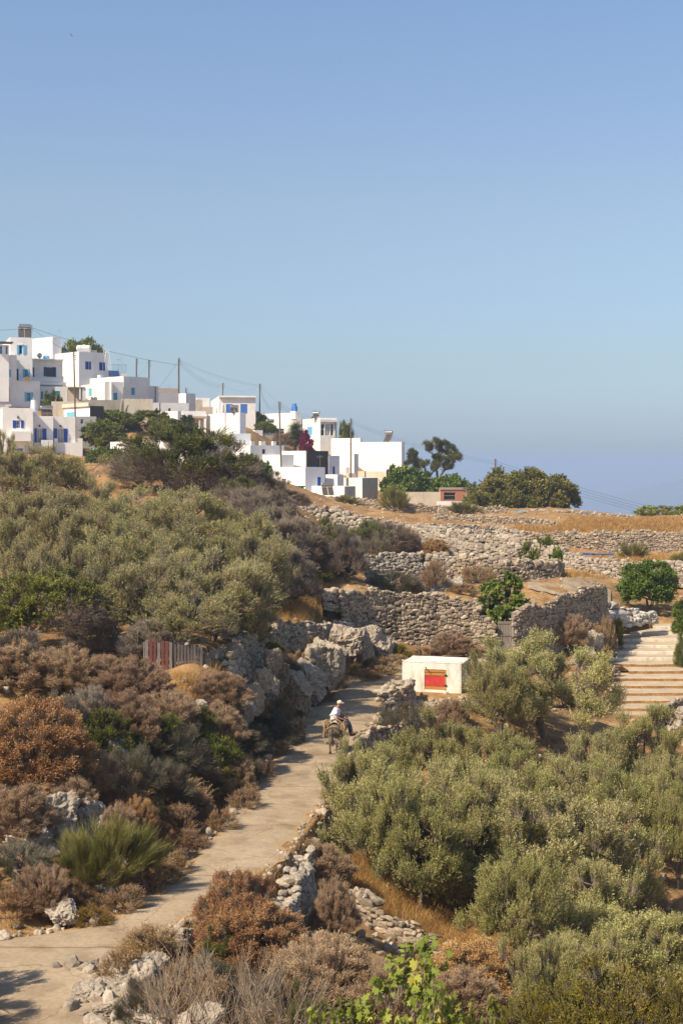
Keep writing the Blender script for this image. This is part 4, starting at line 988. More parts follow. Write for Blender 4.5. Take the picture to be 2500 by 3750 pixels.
def plant(key, u, vtop, D, w, label, cat=None, group=None, flip=None, ztop=None, name=None):
    """a plant rooted on the ground at column u, D metres away, as wide and tall as it looks there"""
    k = _pc.get(key, 0); _pc[key] = k + 1
    pr = PR[key][k % len(PR[key])]
    mh = 0 if (not isinstance(D, tuple) and D > 150) else MINH.get(key, .45)
    if isinstance(D, tuple) or D < 0 or -(vtop - V0) / F * D - float(gz((u - U0) / F * D, D)) < mh:
        # find the distance (nearest to the first guess) where a plant of that height reaches the row vtop
        D0, h0 = D if isinstance(D, tuple) else ((60, -D) if D < 0 else (D, mh))
        q = np.linspace(26, 135, 2000); e = -(vtop - V0) / F * q - gz((u - U0) / F * q, q) - h0
        ok = np.where((e[:-1] > 0) != (e[1:] > 0))[0]
        D = float(q[ok[np.argmin(np.abs(q[ok] - D0))]]) if len(ok) else float(D0)
    x = (u - U0) / F * D; z = float(gz(x, D)); zt = -(vtop - V0) / F * D
    z -= 1.1 if key == 'carob' else 0
    h = max(zt - z, .25); wm = w * D / F
    tree = key in TREE_KEYS
    root = empty(name or NAMES.get(key, 'shrub'), (x, D, z - .04), (k * 2.4) % 6.28 if key not in ('pine',) else 0, label, cat or ('tree' if tree else 'shrub' if key not in ('dry_herb', 'green_herb', 'vine') else 'plant'), group)
    sx = wm / pr['W'] / 1.0; sz = h / pr['H']
    root.scale = (sx, sx * (1 if key not in ('fig_sparse',) else .6), sz)
    if pr['leaf']: obj('crown' if tree else 'foliage', pr['leaf'], root)
    tr = obj('trunk' if tree else 'stems', pr['limb'], root) if pr['limb'] else None
    if pr['twig']: obj('twigs', pr['twig'], tr if tr is not None else root)
    return root
GO = 'olive trees of the grove right of the path'
GH = 'thin olive trees on the hillside'
GS = 'grey twiggy shrubs on the hillside'
GV = 'trees among the village houses'
GM = 'rusty and mauve dome shrubs on the left bank'
# --- olive grove on the right
plant('olive_lush', 1985, 2330, (62.5, 4.7), 570, 'large olive tree in front of the wooden gate and beside the white hut', group=GO)
plant('olive', 1835, 2400, (61.5, 3.8), 270, 'olive tree half covering the right end of the white hut', group=GO)
plant('olive', 2370, 2610, (61, 3.6), 340, 'dark olive tree just below the lowest steps at the right edge', group=GO)
plant('olive', 1610, 2650, (57, 3.4), 380, 'olive tree behind the dark round bush and broken wall', group=GO)
plant('olive_lush', 1340, 2722, (48, 3.4), 290, 'olive tree touching the path right beside the donkey', group=GO)
plant('olive_lush', 2060, 2770, (54, 3.8), 430, 'pale olive tree directly under the trunk of the large olive', group=GO)
plant('olive', 2340, 2800, (52, 3.8), 400, 'olive tree above the patch of bare earth at the right edge', group=GO)
plant('olive_lush', 1440, 2780, (46, 3.9), 500, 'wide olive tree with dark underside above the dry grass by the path', group=GO)
plant('olive_lush', 1700, 2790, (48, 4), 430, 'pale crowned olive tree in the middle of the grove', group=GO)
plant('olive_lush', 1960, 2890, (44, 4.4), 740, 'biggest olive tree of the grove, spreading over its centre', group=GO)
plant('olive', 1700, 2930, (43.5, 3.5), 430, 'dark green olive tree whose low boughs hang over the golden grass', group=GO)
plant('olive_lush', 2220, 2990, (44, 3.8), 440, 'olive tree at the right end of the grove next to the broken rock ledge', group=GO)
plant('olive', 2480, 2870, (52, 3.4), 230, 'olive tree cut by the right edge above the rock ledge', group=GO)
plant('olive_lush', 2260, 3340, 37.5, 620, 'low pale olive tree behind the ochre bush in the lower right corner', group=GO)
plant('olive_lush', 2000, 3430, 36.5, 330, 'small young olive tree left of the low pale olive in the lower right', group=GO)
plant('olive_lush', 2490, 3330, 38, 300, 'pale olive tree at the lower right edge', group=GO)
# --- foreground
plant('ochre_bush', 2260, 3545, 28.5, 640, 'wide ochre green bush filling the lower right corner')
plant('ochre_bush', 1985, 3625, 28.5, 350, 'ochre green bush at the bottom beside the dark hollow stones')
plant('ochre_bush', 2480, 3570, 28, 280, 'ochre green bush cut by the lower right edge')
plant('rust_dome', 880, 3205, 31, 300, 'tall rusty brown dome shrub beside the path in the foreground')
plant('rust_dome', 930, 3320, 30, 390, 'broad rusty brown shrub in front of the tall rusty dome')
plant('mauve_dome', 1180, 3455, 30, 420, 'brown heath shrub in the shade below the path edge wall')
plant('mauve_dome', 1420, 3560, 30, 330, 'brown shrub behind the fig leaves at the bottom')
plant('rust_dome', 1740, 3470, 33, 400, 'mauve red dome shrub below the end of the tumbled wall')
plant('mauve_dome', 1680, 3560, 31.5, 340, 'low mauve shrub in front of the mauve red dome')
plant('mauve_dome', 1165, 3095, 41, 240, 'grey mauve twig shrub hanging over the rock edge of the path')
plant('mauve_dome', 1225, 3240, 40.5, 170, 'small mauve shrub at the upper end of the tumbled wall')
plant('green_shrub', 800, 3395, 29.4, 130, 'small dark green bush in front of the white boulder')
plant('green_shrub', 1220, 3430, 33.5, 90, 'tiny bright green bush in the hollow below the path')
plant('juniper', 740, 3480, 28.4, 230, 'olive green scrub in front of the small dark green bush')
plant('dead_twigs', 640, 3560, 23.5, 400, 'pale dead twig shrub at the bottom left of centre')
plant('dead_twigs', 860, 3540, 23, 400, 'pale dead twig shrub in front of the rusty dome')
plant('dead_twigs', 1060, 3590, 22, 380, 'pale leafless shrub left of the fig leaves')
plant('fig_near', 1470, 3500, 20, 520, 'fig tree with big yellow green leaves at the bottom centre')
plant('fig_near', 1190, 3690, 19, 280, 'low fig tree shoots with yellow green leaves at the bottom edge')
plant('fig_near', 1770, 3670, 19.6, 260, 'right hand shoots of yellow green fig leaves at the bottom edge')
plant('fig_near', 1580, 3600, 19, 300, 'nearest fig tree branch with large leaves at the bottom')
plant('dry_herb', 560, 3400, 31, 210, 'dry umbel flower herb at the path corner beside the white boulder')
plant('dry_herb', 450, 3480, 30.2, 170, 'orange dry herb behind the craggy rock mound')
plant('dry_herb', 610, 3610, 27.4, 170, 'amber dry herb in front of the craggy rock mound')
plant('dry_herb', 680, 3530, 28.2, 170, 'amber herb right of the craggy rock mound')
plant('dry_herb', 1000, 3480, 29, 220, 'brown dry herb below the broad rusty shrub')
plant('dry_herb', 1330, 3500, 33, 160, 'straw coloured herb at the foot of the tumbled wall')
# --- around the hut and broken wall
plant('juniper', 1465, 2585, 60.5, 220, 'dark round bush between the path and the broken stone wall')
plant('mauve_dome', 1650, 2560, 64.5, 130, 'mauve twig shrub at the end of the hut terrace wall')
plant('dry_herb', 1560, 2605, 64, 120, 'orange dry herb below the hut terrace wall')
plant('dry_herb', 1640, 2620, 62, 110, 'dry herb behind the broken stone wall')
# --- end of the path and foot of the tall wall
plant('amber_bush', 1300, 2425, 73.3, 60, 'small amber bush beyond the big angular boulder')
plant('green_herb', 1345, 2415, 75, 60, 'small grey green herb on the bend of the path')
plant('dry_herb', 1295, 2390, 74.8, 90, 'rusty herb above the amber bush on the bend')
plant('dry_herb', 1340, 2450, 74.3, 110, 'orange dry herb at the verge of the path bend')
plant('dry_herb', 1400, 2430, 76.5, 130, 'brown dry herb on the bend behind the path')
plant('dry_herb', 1440, 2400, 78.5, 110, 'orange herb against the jagged white rocks')
plant('green_herb', 1470, 2360, 79.5, 70, 'yellow green herb growing up the tall grey wall')
plant('dry_herb', 1550, 2370, 80.3, 120, 'orange herb at the foot of the tall grey wall')
plant('mauve_dome', 1655, 2320, 80.6, 150, 'mauve shrub growing up the foot of the tall grey wall')
plant('dry_herb', 1740, 2370, 80.6, 120, 'dry herb at the foot of the wall left of the gate')
plant('dry_herb', 1235, 2470, 69.5, 90, 'dry herb behind the big angular boulder')
plant('dry_herb', 1190, 2530, 66.3, 80, 'dry herb in front of the big angular boulder')
plant('dry_herb', 1210, 2350, 70.3, 100, 'brown herb on the ragged stone wall of the bank')
plant('mauve_dome', 1090, 2400, 66.5, 120, 'dark mauve shrub over the boulders of the left bank')
plant('dry_herb', 1020, 2560, 59.5, 110, 'shaded dry herb on the bank beside the boulder group')
plant('mauve_dome', 2075, 2255, 85.5, 150, 'brown twig shrub leaning on the curved wall right of the gate')
plant('dry_herb', 2215, 2275, 88.5, 80, 'amber herb left of the top of the steps')
plant('dry_herb', 2180, 2300, 87.5, 100, 'amber dry herb against the end of the curved wall')
plant('green_herb', 2250, 2275, 91, 60, 'dull green herb below the whitewashed rocks')
plant('dry_herb', 2350, 2268, 96.5, 70, 'dry herb at the head of the steps')
plant('dry_herb', 2215, 2440, 83.5, 80, 'brown herb overhanging the left edge of the steps')
# --- left bank
plant('rust_dome', 125, 2575, 38.5, 400, 'big bright rusty dome shrub at the left edge', group=GM)
plant('mauve_dome', 80, 2370, 50, 360, 'mauve dome shrub at the left edge under the small bright tree', group=GM)
plant('mauve_dome', 480, 2430, 50, 300, 'mauve dome shrub left of the pallet fence', group=GM)
plant('mauve_dome', 590, 2540, 48, 250, 'mauve shrub with pale bare branches below the pallet fence', group=GM)
plant('mauve_dome', 800, 2462, 53, 230, 'grey mauve dome shrub right below the pallet fence', group=GM)
plant('mauve_dome', 800, 2590, 52.5, 200, 'mauve shrub under the grey mauve dome', group=GM)
plant('grey_shrub', 330, 2510, 47, 230, 'grey green shrub between the two mauve domes', group=GM)
plant('lentisk', 655, 2530, 50.5, 160, 'dark green bush below the plain wooden pickets', group=GM)
plant('juniper', 700, 2600, 50, 190, 'dark green scrub in the shade below the fence', group=GM)
plant('juniper', 850, 2660, 53, 240, 'grey green bush above the bend of the path', group=GM)
plant('juniper', 900, 2760, 51.3, 150, 'dark low bush at the shaded path verge', group=GM)
plant('juniper', 560, 2680, 47, 260, 'very dark bush in the shaded hollow of the bank', group=GM)
plant('green_shrub', 430, 2660, 45, 180, 'olive green shrub beside the shaded rocks', group=GM)
plant('dry_herb', 700, 2790, 47.3, 200, 'shaded dry herb patch on the steep bank', group=GM)
plant('dry_herb', 620, 2850, 44.8, 220, 'brown dry herb on the bank under the dark bush', group=GM)
plant('dry_herb', 790, 2850, 47.6, 170, 'dry herb near the shaded path verge', group=GM)
plant('dry_herb', 540, 2830, 43.4, 200, 'grey dry herb over the shaded rocks', group=GM)
plant('rust_dome', 510, 2930, 41.6, 130, 'small rusty shrub in the middle of the bank', group=GM)
plant('green_herb', 620, 2970, 41.8, 150, 'yellow green herb on the bank above the verge', group=GM)
plant('dry_herb', 740, 2950, 43.8, 130, 'golden dry herb at the sunny path verge', group=GM)
plant('dry_herb', 690, 3040, 41.4, 150, 'orange herb at the verge right of the grey rocks', group=GM)
plant('dry_herb', 810, 2970, 45.3, 110, 'golden herb leaning over the path', group=GM)
plant('mauve_dome', 430, 2950, 40, 150, 'grey brown twig shrub above the broom', group=GM)
plant('broom', 400, 3035, 34.6, 320, 'green broom shrub with long upright stems on the lower left bank')
plant('broom', 300, 3080, 34.3, 180, 'smaller broom shrub against the pale rock outcrop')
plant('amber_bush', 340, 3310, 32.7, 140, 'bright amber bush at the path edge next to the white rock')
plant('mauve_dome', 50, 2880, 35.5, 290, 'grey brown shrub in front of the rock outcrop at the left edge', group=GM)
plant('juniper', 60, 3080, 34, 280, 'dark shrub in the shade at the lower left edge', group=GM)
plant('dry_herb', 140, 3270, 32.8, 150, 'yellowish herb left of the white rock', group=GM)
plant('dry_herb', 40, 3260, 32.5, 180, 'shaded dry herb at the left edge of the path', group=GM)
plant('dry_herb', 250, 3230, 33.4, 150, 'brown herb behind the white rock', group=GM)
plant('dry_herb', 460, 3250, 34.0, 150, 'brown herb right of the broom at the verge', group=GM)
plant('dry_herb', 530, 3190, 35.4, 150, 'shaded brown herb right of the broom', group=GM)
plant('dry_herb', 600, 3150, 37.0, 140, 'dry herb below the grey rocks of the verge', group=GM)
plant('dry_herb', 650, 3120, 38.6, 110, 'golden herb on the sunny verge below the grey rocks', group=GM)
plant('dry_herb', 960, 2790, 53.6, 100, 'orange herb at the verge opposite the donkey', group=GM)
plant('dry_herb', 1000, 2710, 57, 110, 'orange herb on the verge left of the donkey', group=GM)
plant('juniper', 1050, 2630, 60.3, 150, 'dark bush at the foot of the shaded boulders', group=GM)
plant('dry_herb', 1070, 2640, 60.5, 90, 'dry herb below the dark bush near the boulders', group=GM)
# --- hillside trees and shrubs on the left
plant('bare_stem_tree', 165, 2085, 55, 470, 'small tree with bright green top and bare grey stems at the left edge', 'tree', name='evergreen_tree')
plant('olive_thin', 10, 1590, 96, 130, 'tall thin greyish olive tree at the left edge below the blue shuttered house', group=GH)
plant('olive_thin', 70, 1650, -3.7, 300, 'olive tree topping the hillside at the left edge', group=GH)
plant('olive_thin', 215, 1655, -3.7, 330, 'olive tree below the white house with the balcony terrace', group=GH)
plant('olive_thin', 330, 1770, -3.7, 270, 'olive tree left of the patch of bare orange earth', group=GH)
plant('olive_thin', 130, 1800, -3.7, 360, 'olive tree with visible forked trunk on the left hillside', group=GH)
plant('olive_thin', 20, 1880, -3.7, 260, 'dark olive tree at the left edge of the mid hillside', group=GH)
plant('olive_thin', 490, 1800, -3.7, 400, 'pale olive tree under the big domed bush', group=GH)
plant('olive_thin', 720, 1810, -3.7, 400, 'pale olive tree below the bare earth bank of the domed bush', group=GH)
plant('olive_thin', 610, 1910, -3.7, 360, 'olive tree in the centre of the hillside', group=GH)
plant('olive_thin', 410, 1930, -3.7, 340, 'olive tree behind the small bright green tree', group=GH)
plant('olive_thin', 860, 1880, -3.7, 320, 'olive tree next to the dark grey shrubs', group=GH)
plant('olive_thin', 540, 2030, -3.7, 400, 'olive tree with crooked bare branches above the stone wall', group=GH)
plant('olive_thin', 770, 2030, -3.7, 420, 'olive tree with bright tips above the pallet fence', group=GH)
plant('olive_thin', 940, 1970, -3.7, 260, 'olive tree beside the dry grass terrace', group=GH)
plant('olive_thin', 690, 2160, (62, 2.4), 380, 'low olive tree directly behind the pallet fence', group=GH)
plant('olive_thin', 860, 2170, (62, 2.4), 310, 'low olive tree above the shaded stone wall', group=GH)
plant('olive_thin', 440, 2130, (62, 2.4), 320, 'dark low olive tree above the warm stone wall', group=GH)
plant('olive_thin', 290, 1970, -3.7, 270, 'olive tree rising just behind the bright green top', group=GH)
plant('olive_thin', 120, 1990, -3.7, 280, 'olive tree hidden behind the small bright green tree', group=GH)
plant('olive_thin', 930, 2260, 63.5, 110, 'tiny olive sapling at the edge of the grass terrace', group=GH)
plant('lentisk', 650, 1550, 105, 540, 'huge domed bush with green top and grey twigs below the village', 'bush')
plant('lentisk', 530, 1615, 106, 280, 'dark green left shoulder of the huge domed bush', 'bush')
plant('grey_shrub', 790, 1630, 104, 330, 'grey twiggy bush at the right side of the huge domed bush', group=GS)
plant('grey_shrub', 900, 1680, 112, 200, 'grey twiggy shrub below the pale garden wall end', group=GS)
plant('lentisk', 960, 1720, 113, 200, 'green and grey bush below the white village houses', 'bush', group=GS)
plant('grey_shrub', 1050, 1790, 114, 190, 'grey shrub beside the green garden shed', group=GS)
plant('grey_shrub', 940, 1790, -3.2, 240, 'dark grey shrub above the bare orange slope', group=GS)
plant('grey_shrub', 1010, 1870, -3.2, 240, 'tall grey shrub right of the hillside olives', group=GS)
plant('grey_shrub', 1110, 1890, -3.2, 240, 'tall grey shrub with green patches above the grass terrace', group=GS)
plant('grey_shrub', 1050, 1990, -3.2, 220, 'grey shrub above the dry grass terrace', group=GS)
plant('lentisk', 1190, 1890, -3.6, 220, 'green topped shrub left of the round grey dome', 'bush', group=GS)
plant('grey_shrub', 1260, 1940, -3.2, 180, 'brown grey shrub leaning on the round grey dome', group=GS)
plant('grey_shrub', 1395, 1900, -3.2, 290, 'large round grey dome shrub beside the crumbling terrace wall', group=GS)
plant('lentisk', 1350, 1905, -3.6, 190, 'green patch of bush on top of the round grey dome', 'bush', group=GS)
plant('green_shrub', 1255, 2055, 92, 120, 'bright green bush in front of the round grey dome', group=GS)
plant('green_shrub', 1160, 2085, 88.5, 130, 'green bush at the left end of the tall grey wall', group=GS)
plant('juniper', 1440, 2085, 91.5, 190, 'flat dark green bush behind the top of the tall grey wall', group=GS)
plant('dry_herb', 1590, 2060, 92.4, 100, 'amber dry herb on the crumbling terrace wall', group=GS)
plant('dry_herb', 1500, 2120, 91.8, 90, 'dry herb beside the flat dark green bush', group=GS)
plant('dry_herb', 1745, 2080, 98.5, 120, 'rusty creeper on the terrace wall above the fig tree', group=GS)
plant('dry_herb', 1700, 2140, 95, 110, 'dry brown herb left of the fig tree by the gate', group=GS)
plant('rust_dome', 1590, 1975, 123, 100, 'low rusty bush on the terrace under the collapsed wall', group=GS)
plant('rust_dome', 1490, 1940, 125.5, 90, 'low rusty bush at the edge of the collapsed wall', group=GS)
# --- right side
plant('fig_mid', 1840, 2108, 85.5, 230, 'dark green fig tree growing over the wall beside the wooden gate')
plant('bright_tree', 2370, 2050, 99, 225, 'round bright green tree with short trunk at the head of the steps')
plant('bright_tree', 2515, 2185, 92, 130, 'dark green tree cut by the right edge beside the steps')
plant('green_shrub', 2510, 2310, 87, 90, 'dark green bush at the right edge of the steps')
plant('vine', 1975, 1975, 120, 150, 'bright green creeper spilling over the pale collapsed wall')
plant('vine', 2045, 2010, 113, 60, 'end of the green creeper hanging over the round wall end')
plant('broom', 1450, 1800, 186, 100, 'yellowish broom bush in front of the village wall')
plant('broom', 1690, 1845, 183, 110, 'low brown broom bush below the brick shed')
plant('broom', 1270, 1818, 188, 70, 'small broom bush on the village stone wall')
plant('broom', 2320, 2000, 132, 100, 'olive brown bush against the long brown field wall')
plant('broom', 2490, 2030, 131, 80, 'brown bush at the right end of the long field wall')
plant('carob', 1915, 1718, 205, 440, 'huge dark green brown dome tree on the skyline right of the brick shed')
plant('fig_hedge', 1480, 1715, 234, 190, 'bright green fig tree in front of the large white cube house', group=GV)
plant('fig_hedge', 1630, 1742, 236, 190, 'green fig tree behind the brick shed', group=GV)
plant('pine', 1605, 1605, 252, 270, 'wind shaped pine tree with bare limbs on the skyline')
plant('fig_sparse', 2440, 1850, 195, 240, 'sparse fig tree on the skyline at the right edge')
# --- village greenery
plant('village_tree', 300, 1250, 290, 190, 'dark green tree behind the white roof water tank', group=GV)
plant('village_tree', 410, 1500, 238, 190, 'green tree below the long stone retaining wall', group=GV)
plant('village_tree', 385, 1540, 222, 170, 'dark round tree beside the grey plaster shed', group=GV)
plant('village_tree', 540, 1505, 236, 200, 'dense green tree left of the small layered conifer', group=GV)
plant('village_tree', 610, 1530, 232, 140, 'green tree above the solar heater on the long white wall', group=GV)
plant('araucaria', 685, 1517, 228, 110, 'small layered conifer beside the porch house', group=GV)
plant('palm', 785, 1540, 216, 170, 'palm tree behind the huge domed bush', group=GV)
plant('village_tree', 930, 1503, 300, 90, 'green tree under the pale blue door house', group=GV)
plant('village_tree', 970, 1545, 290, 90, 'small green tree beside the tall wooden pole', group=GV)
plant('yucca', 1080, 1540, 285, 60, 'spiky yucca beside the magenta bougainvillea', group=GV)
plant('bougainvillea', 1120, 1590, 284, 55, 'magenta bougainvillea on the white house terrace', group=GV)
plant('village_tree', 1265, 1545, 296, 50, 'narrow dark cypress like tree between the white houses', group=GV)
plant('vine', 190, 1437, 240, 65, 'flowering shrub on the stone terrace between the white houses', group=GV)
plant('vine', 380, 1640, 195, 150, 'green creeper along the garden edge under the white house', group=GV)
plant('fig_hedge', 960, 1690, 228, 70, 'green bush in the yard of the lower white house', group=GV)
plant('dry_herb', 1030, 1590, 280, 90, 'light green herb below the arched windows', group=GV)

# --- more of the grove
plant('olive', 1820, 2660, (58, 3.4), 330, 'olive tree tucked under the left side of the large olive', group=GO)
plant('olive_lush', 2190, 2680, (60, 3.4), 300, 'olive tree between the large olive and the lowest steps', group=GO)
plant('olive', 1880, 2790, (53, 3.6), 330, 'olive tree in the gap behind the biggest olive of the grove', group=GO)
plant('olive_lush', 2440, 2750, (56, 3.2), 240, 'olive tree at the right edge under the kerb rocks', group=GO)
plant('olive', 1530, 2900, (44.5, 3.6), 380, 'olive tree in the left front of the grove with bare lower limbs', group=GO)
plant('olive_lush', 2100, 3130, (42.5, 3.4), 460, 'olive tree in front of the biggest olive on its right', group=GO)
plant('olive', 1890, 3110, (42.5, 3.2), 380, 'dark olive tree whose trunk stands over the golden grass', group=GO)
plant('olive_lush', 2140, 3430, 37, 420, 'olive tree filling the gap between the two low pale olives', group=GO)
plant('ochre_bush', 2120, 3580, 29, 420, 'ochre bush in the middle of the lower right corner')
plant('olive', -360, 3440, (25.9, 3.4), 560, 'olive tree just outside the left edge shading the near path', group=GO)
plant('green_shrub', -170, 3330, (30.4, 1.7), 280, 'shrub just outside the left edge shading the path', group=GM)
# --- more cover on the left bank
plant('grey_shrub', 250, 2540, (47.5, 1.6), 200, 'grey twiggy shrub below the small bright green tree', group=GM)
plant('green_shrub', 370, 2600, (45.5, 1.5), 230, 'dull green bush right of the big bright rusty dome', group=GM)
plant('mauve_dome', 480, 2560, (47.5, 1.5), 230, 'mauve dome shrub with pale stems in the middle of the bank', group=GM)
plant('green_shrub', 560, 2590, (48, 1.5), 230, 'evergreen bush under the mauve domes', group=GM)
plant('juniper', 640, 2660, (48, 1.7), 260, 'black green bush in deep shade of the bank', group=GM)
plant('green_shrub', 770, 2680, (50, 1.5), 240, 'evergreen bush on the steep bank facing the path', group=GM)
plant('lentisk', 700, 2575, (50, 1.5), 220, 'rounded dark green bush beside the grey mauve dome', group=GM)
plant('juniper', 480, 2720, (44.5, 1.5), 240, 'dark shrub left of the deep shaded hollow', group=GM)
plant('mauve_dome', 330, 2740, (42, 1.3), 200, 'brown shrub below the big bright rusty dome', group=GM)
plant('juniper', 590, 2780, (45.5, 1.4), 230, 'low dark shrub in the shaded hollow above the path', group=GM)
plant('mauve_dome', 850, 2780, (50, 1.1), 170, 'shaded brown shrub at the foot of the bank', group=GM)
plant('dry_herb', 680, 2870, (46, .9), 190, 'tall dry stalks in the shade of the bank', group=GM)
plant('dry_herb', 450, 2840, (42, .9), 180, 'shaded dry stalks under the dark shrub', group=GM)
plant('mauve_dome', 700, 2900, (45.3, .9), 150, 'low brown shrub near the sunny verge', group=GM)
plant('rust_dome', 580, 3010, (40.8, .8), 140, 'low rusty shrub above the grey verge rocks', group=GM)
plant('mauve_dome', 160, 3170, (33.6, 1.1), 200, 'dark brown shrub left of the broom', group=GM)
plant('mauve_dome', 260, 2850, (39.5, 1.0), 170, 'brown shrub above the pale rock outcrop', group=GM)
plant('juniper', 920, 2640, (56.5, 1.2), 160, 'dark bush on the bank below the shaded stone wall', group=GM)
plant('juniper', 960, 2560, (59, 1.2), 150, 'dark bush between the stone wall corner and the boulders', group=GM)
plant('mauve_dome', 1000, 2440, (62.5, 1.2), 130, 'dark shrub growing from the shaded stone wall', group=GM)
plant('dry_herb', 900, 2890, (50, .6), 110, 'orange herb at the verge beside the shadows', group=GM)
# --- more hillside cover
plant('grey_shrub', 330, 2240, (62, 1.7), 200, 'grey shrub under the crooked olive branches', group=GS)
plant('grey_shrub', 560, 2260, (62.5, 1.7), 260, 'twiggy shrub behind the left end of the pallet fence', group=GS)
plant('grey_shrub', 200, 2040, (68, 2.2), 220, 'grey shrub left of the crooked olive', group=GS)
plant('grey_shrub', 1080, 2060, (88, 2.2), 200, 'grey shrub right above the dry grass terrace', group=GS)
plant('grey_shrub', 980, 1790, (112, 2.4), 220, 'grey shrub under the green and grey bush', group=GS)
plant('lentisk', 870, 1740, (110, 2.6), 200, 'dark bush around the black trunk on the orange slope', 'bush', group=GS)
plant('olive_thin', 250, 1850, (84, 3.5), 300, 'olive tree between the bare earth and the forked trunk tree', group=GH)
plant('olive_thin', 560, 1860, (84, 3.5), 320, 'olive tree just below the pale olives of the slope', group=GH)
plant('olive_thin', 800, 1960, (77, 3.4), 300, 'olive tree left of the tall grey shrubs', group=GH)
plant('olive_thin', 650, 1990, (74, 3.4), 320, 'olive tree in the middle row of the hillside', group=GH)

plant('juniper', 520, 3560, 27.2, 200, 'olive green scrub behind the dead twigs at the bottom left', group=None)
plant('dry_herb', 760, 3570, 26.6, 220, 'orange brown herb between the dead twig shrubs')
plant('juniper', 960, 3560, 27.5, 260, 'grey green scrub right of the dead twig shrubs')
plant('dry_herb', 1050, 3560, 27.6, 200, 'tan herb left of the fig leaves')
plant('green_shrub', 1120, 3620, 25, 200, 'low green scrub behind the fig shoots at the bottom')

plant('juniper', 1060, 2420, (64.5, 1.1), 120, 'dark shrub hanging on the bank wall above the boulder group', group=GM)
plant('dry_herb', 950, 2480, (59.5, .8), 100, 'rusty herb on the shaded rock ledges', group=GM)
plant('mauve_dome', 930, 2540, (57, 1.1), 130, 'brown shrub between the rock ledges of the bank', group=GM)
plant('dry_herb', 1110, 2380, (67.3, .7), 100, 'dry herb on the bank wall behind the angular boulder', group=GM)
plant('juniper', 1010, 2560, (60.5, 1.1), 130, 'dark shrub in front of the rock ledges', group=GM)
plant('dry_herb', 1160, 2410, (68.3, .6), 80, 'small dry herb above the angular boulder', group=GM)
plant('green_herb', 1000, 2350, (62, .6), 90, 'dull green herb on top of the bank wall', group=GM)
plant('mauve_dome', 1290, 2330, (74.5, 1.0), 110, 'brown twig shrub on the ragged bank wall', group=GM)
plant('grey_shrub', 40, 2310, (56, 1.7), 240, 'grey shrub under the small bright green tree at the left edge', group=GM)
plant('mauve_dome', 250, 2385, (53, 1.4), 230, 'brown dome shrub left of the low warm stone wall', group=GM)
plant('mauve_dome', 380, 2400, (53.5, 1.2), 180, 'brown shrub in front of the low warm stone wall', group=GM)

plant('dry_herb', 300, 2440, (50.5, .9), 190, 'straw coloured tall grass clump between the mauve domes', group=GM)
plant('dry_herb', 640, 2960, (43.2, .8), 170, 'straw coloured herb where the bank meets the sunny verge', group=GM)
plant('dry_herb', 860, 2860, (49.6, .7), 130, 'straw coloured herb beside the shadows on the path', group=GM)


# ================================================================== DRY GRASS (nobody could count the blades)
def in_poly(px, py, poly):
    c = np.zeros(len(px), bool); n = len(poly)
    for i in range(n):
        x1, y1 = poly[i]; x2, y2 = poly[(i + 1) % n]
        t = ((y1 > py) != (y2 > py)) & (px < (x2 - x1) * (py - y1) / (y2 - y1 + 1e-9) + x1); c ^= t
    return c
def hits(u, v):
    out = np.empty(len(u))
    for i in range(0, len(u), 500):
        a = (u[i:i + 500] - U0) / F; z = gz(a[:, None] * _DS[None], np.broadcast_to(_DS[None], (len(a), len(_DS))))
        out[i:i + 500] = _DS[np.argmax(z >= -(v[i:i + 500, None] - V0) / F * _DS[None], 1)]
    return out
def blades(mb, rg, x, y, h, nb, wk=1.0, lean=.35):
    """tufts of curved blades at x, y"""
    m_ = len(x); z = gz(x, y)
    k = np.repeat(np.arange(m_), nb); n = len(k)
    p = np.stack([x[k], y[k], z[k] - .03], 1) + np.concatenate([rg.normal(0, .07, (n, 2)), np.zeros((n, 1))], 1)
    hh = h * rg.uniform(.45, 1.25, n) * np.repeat(rg.uniform(.6, 1.25, m_), nb)
    d = unit(np.concatenate([rg.normal(0, lean, (n, 2)), np.ones((n, 1))], 1)); bend = np.concatenate([rg.normal(0, .35, (n, 2)), -.12 * np.ones((n, 1))], 1)
    wv = unit(np.cross(d, sph(rg, n))) * (np.maximum(.0045, y[k] * .00011) * wk)[:, None]
    q = p + d * (hh * .55)[:, None]; t = p + d * hh[:, None] + bend * (hh * .5)[:, None]
    tint = np.clip(rg.normal(.5, .2, n) + np.repeat(rg.normal(0, .12, m_), nb), 0, 1)
    v = np.stack([p - wv, p + wv, q + wv * .8, q - wv * .8], 1); mb.add(v.reshape(-1, 3), np.arange(n * 4).reshape(n, 4), 0, tint)
    v = np.stack([q - wv * .8, q + wv * .8, t], 1); mb.add(v.reshape(-1, 3), np.arange(n * 3).reshape(n, 3), 0, tint)
def grass(polys, n, h, mat, seed, nb=9, wk=1.0, keep_path=True, patch=0.0):
    rg = np.random.default_rng(seed); mb = MB()
    for poly, share in polys:
        P_ = np.array(poly, float); lo, hi = P_.min(0), P_.max(0)
        u = rg.uniform(lo[0], hi[0], int(n * share * 3)); v = rg.uniform(lo[1], hi[1], len(u))
        k = in_poly(u, v, poly); u, v = u[k][:int(n * share)], v[k][:int(n * share)]
        D = hits(u, v); D = D * rg.uniform(.985, 1.015, len(D)); x = (u - U0) / F * D
        l, r, z = path_at(D); ok = ~((x > l + .12) & (x < r - .12) & (D < 80))
        ok &= ~((x > .172 * D - .2) & (D > 76) & (D < 97))
        if patch: ok &= (fbm(x * .45, D * .45, 3) > patch)
        if ok.any(): blades(mb, rg, x[ok], D[ok], h, nb, wk)
    return tag(mb.obj('dry_grass', M[mat]), kind='stuff')
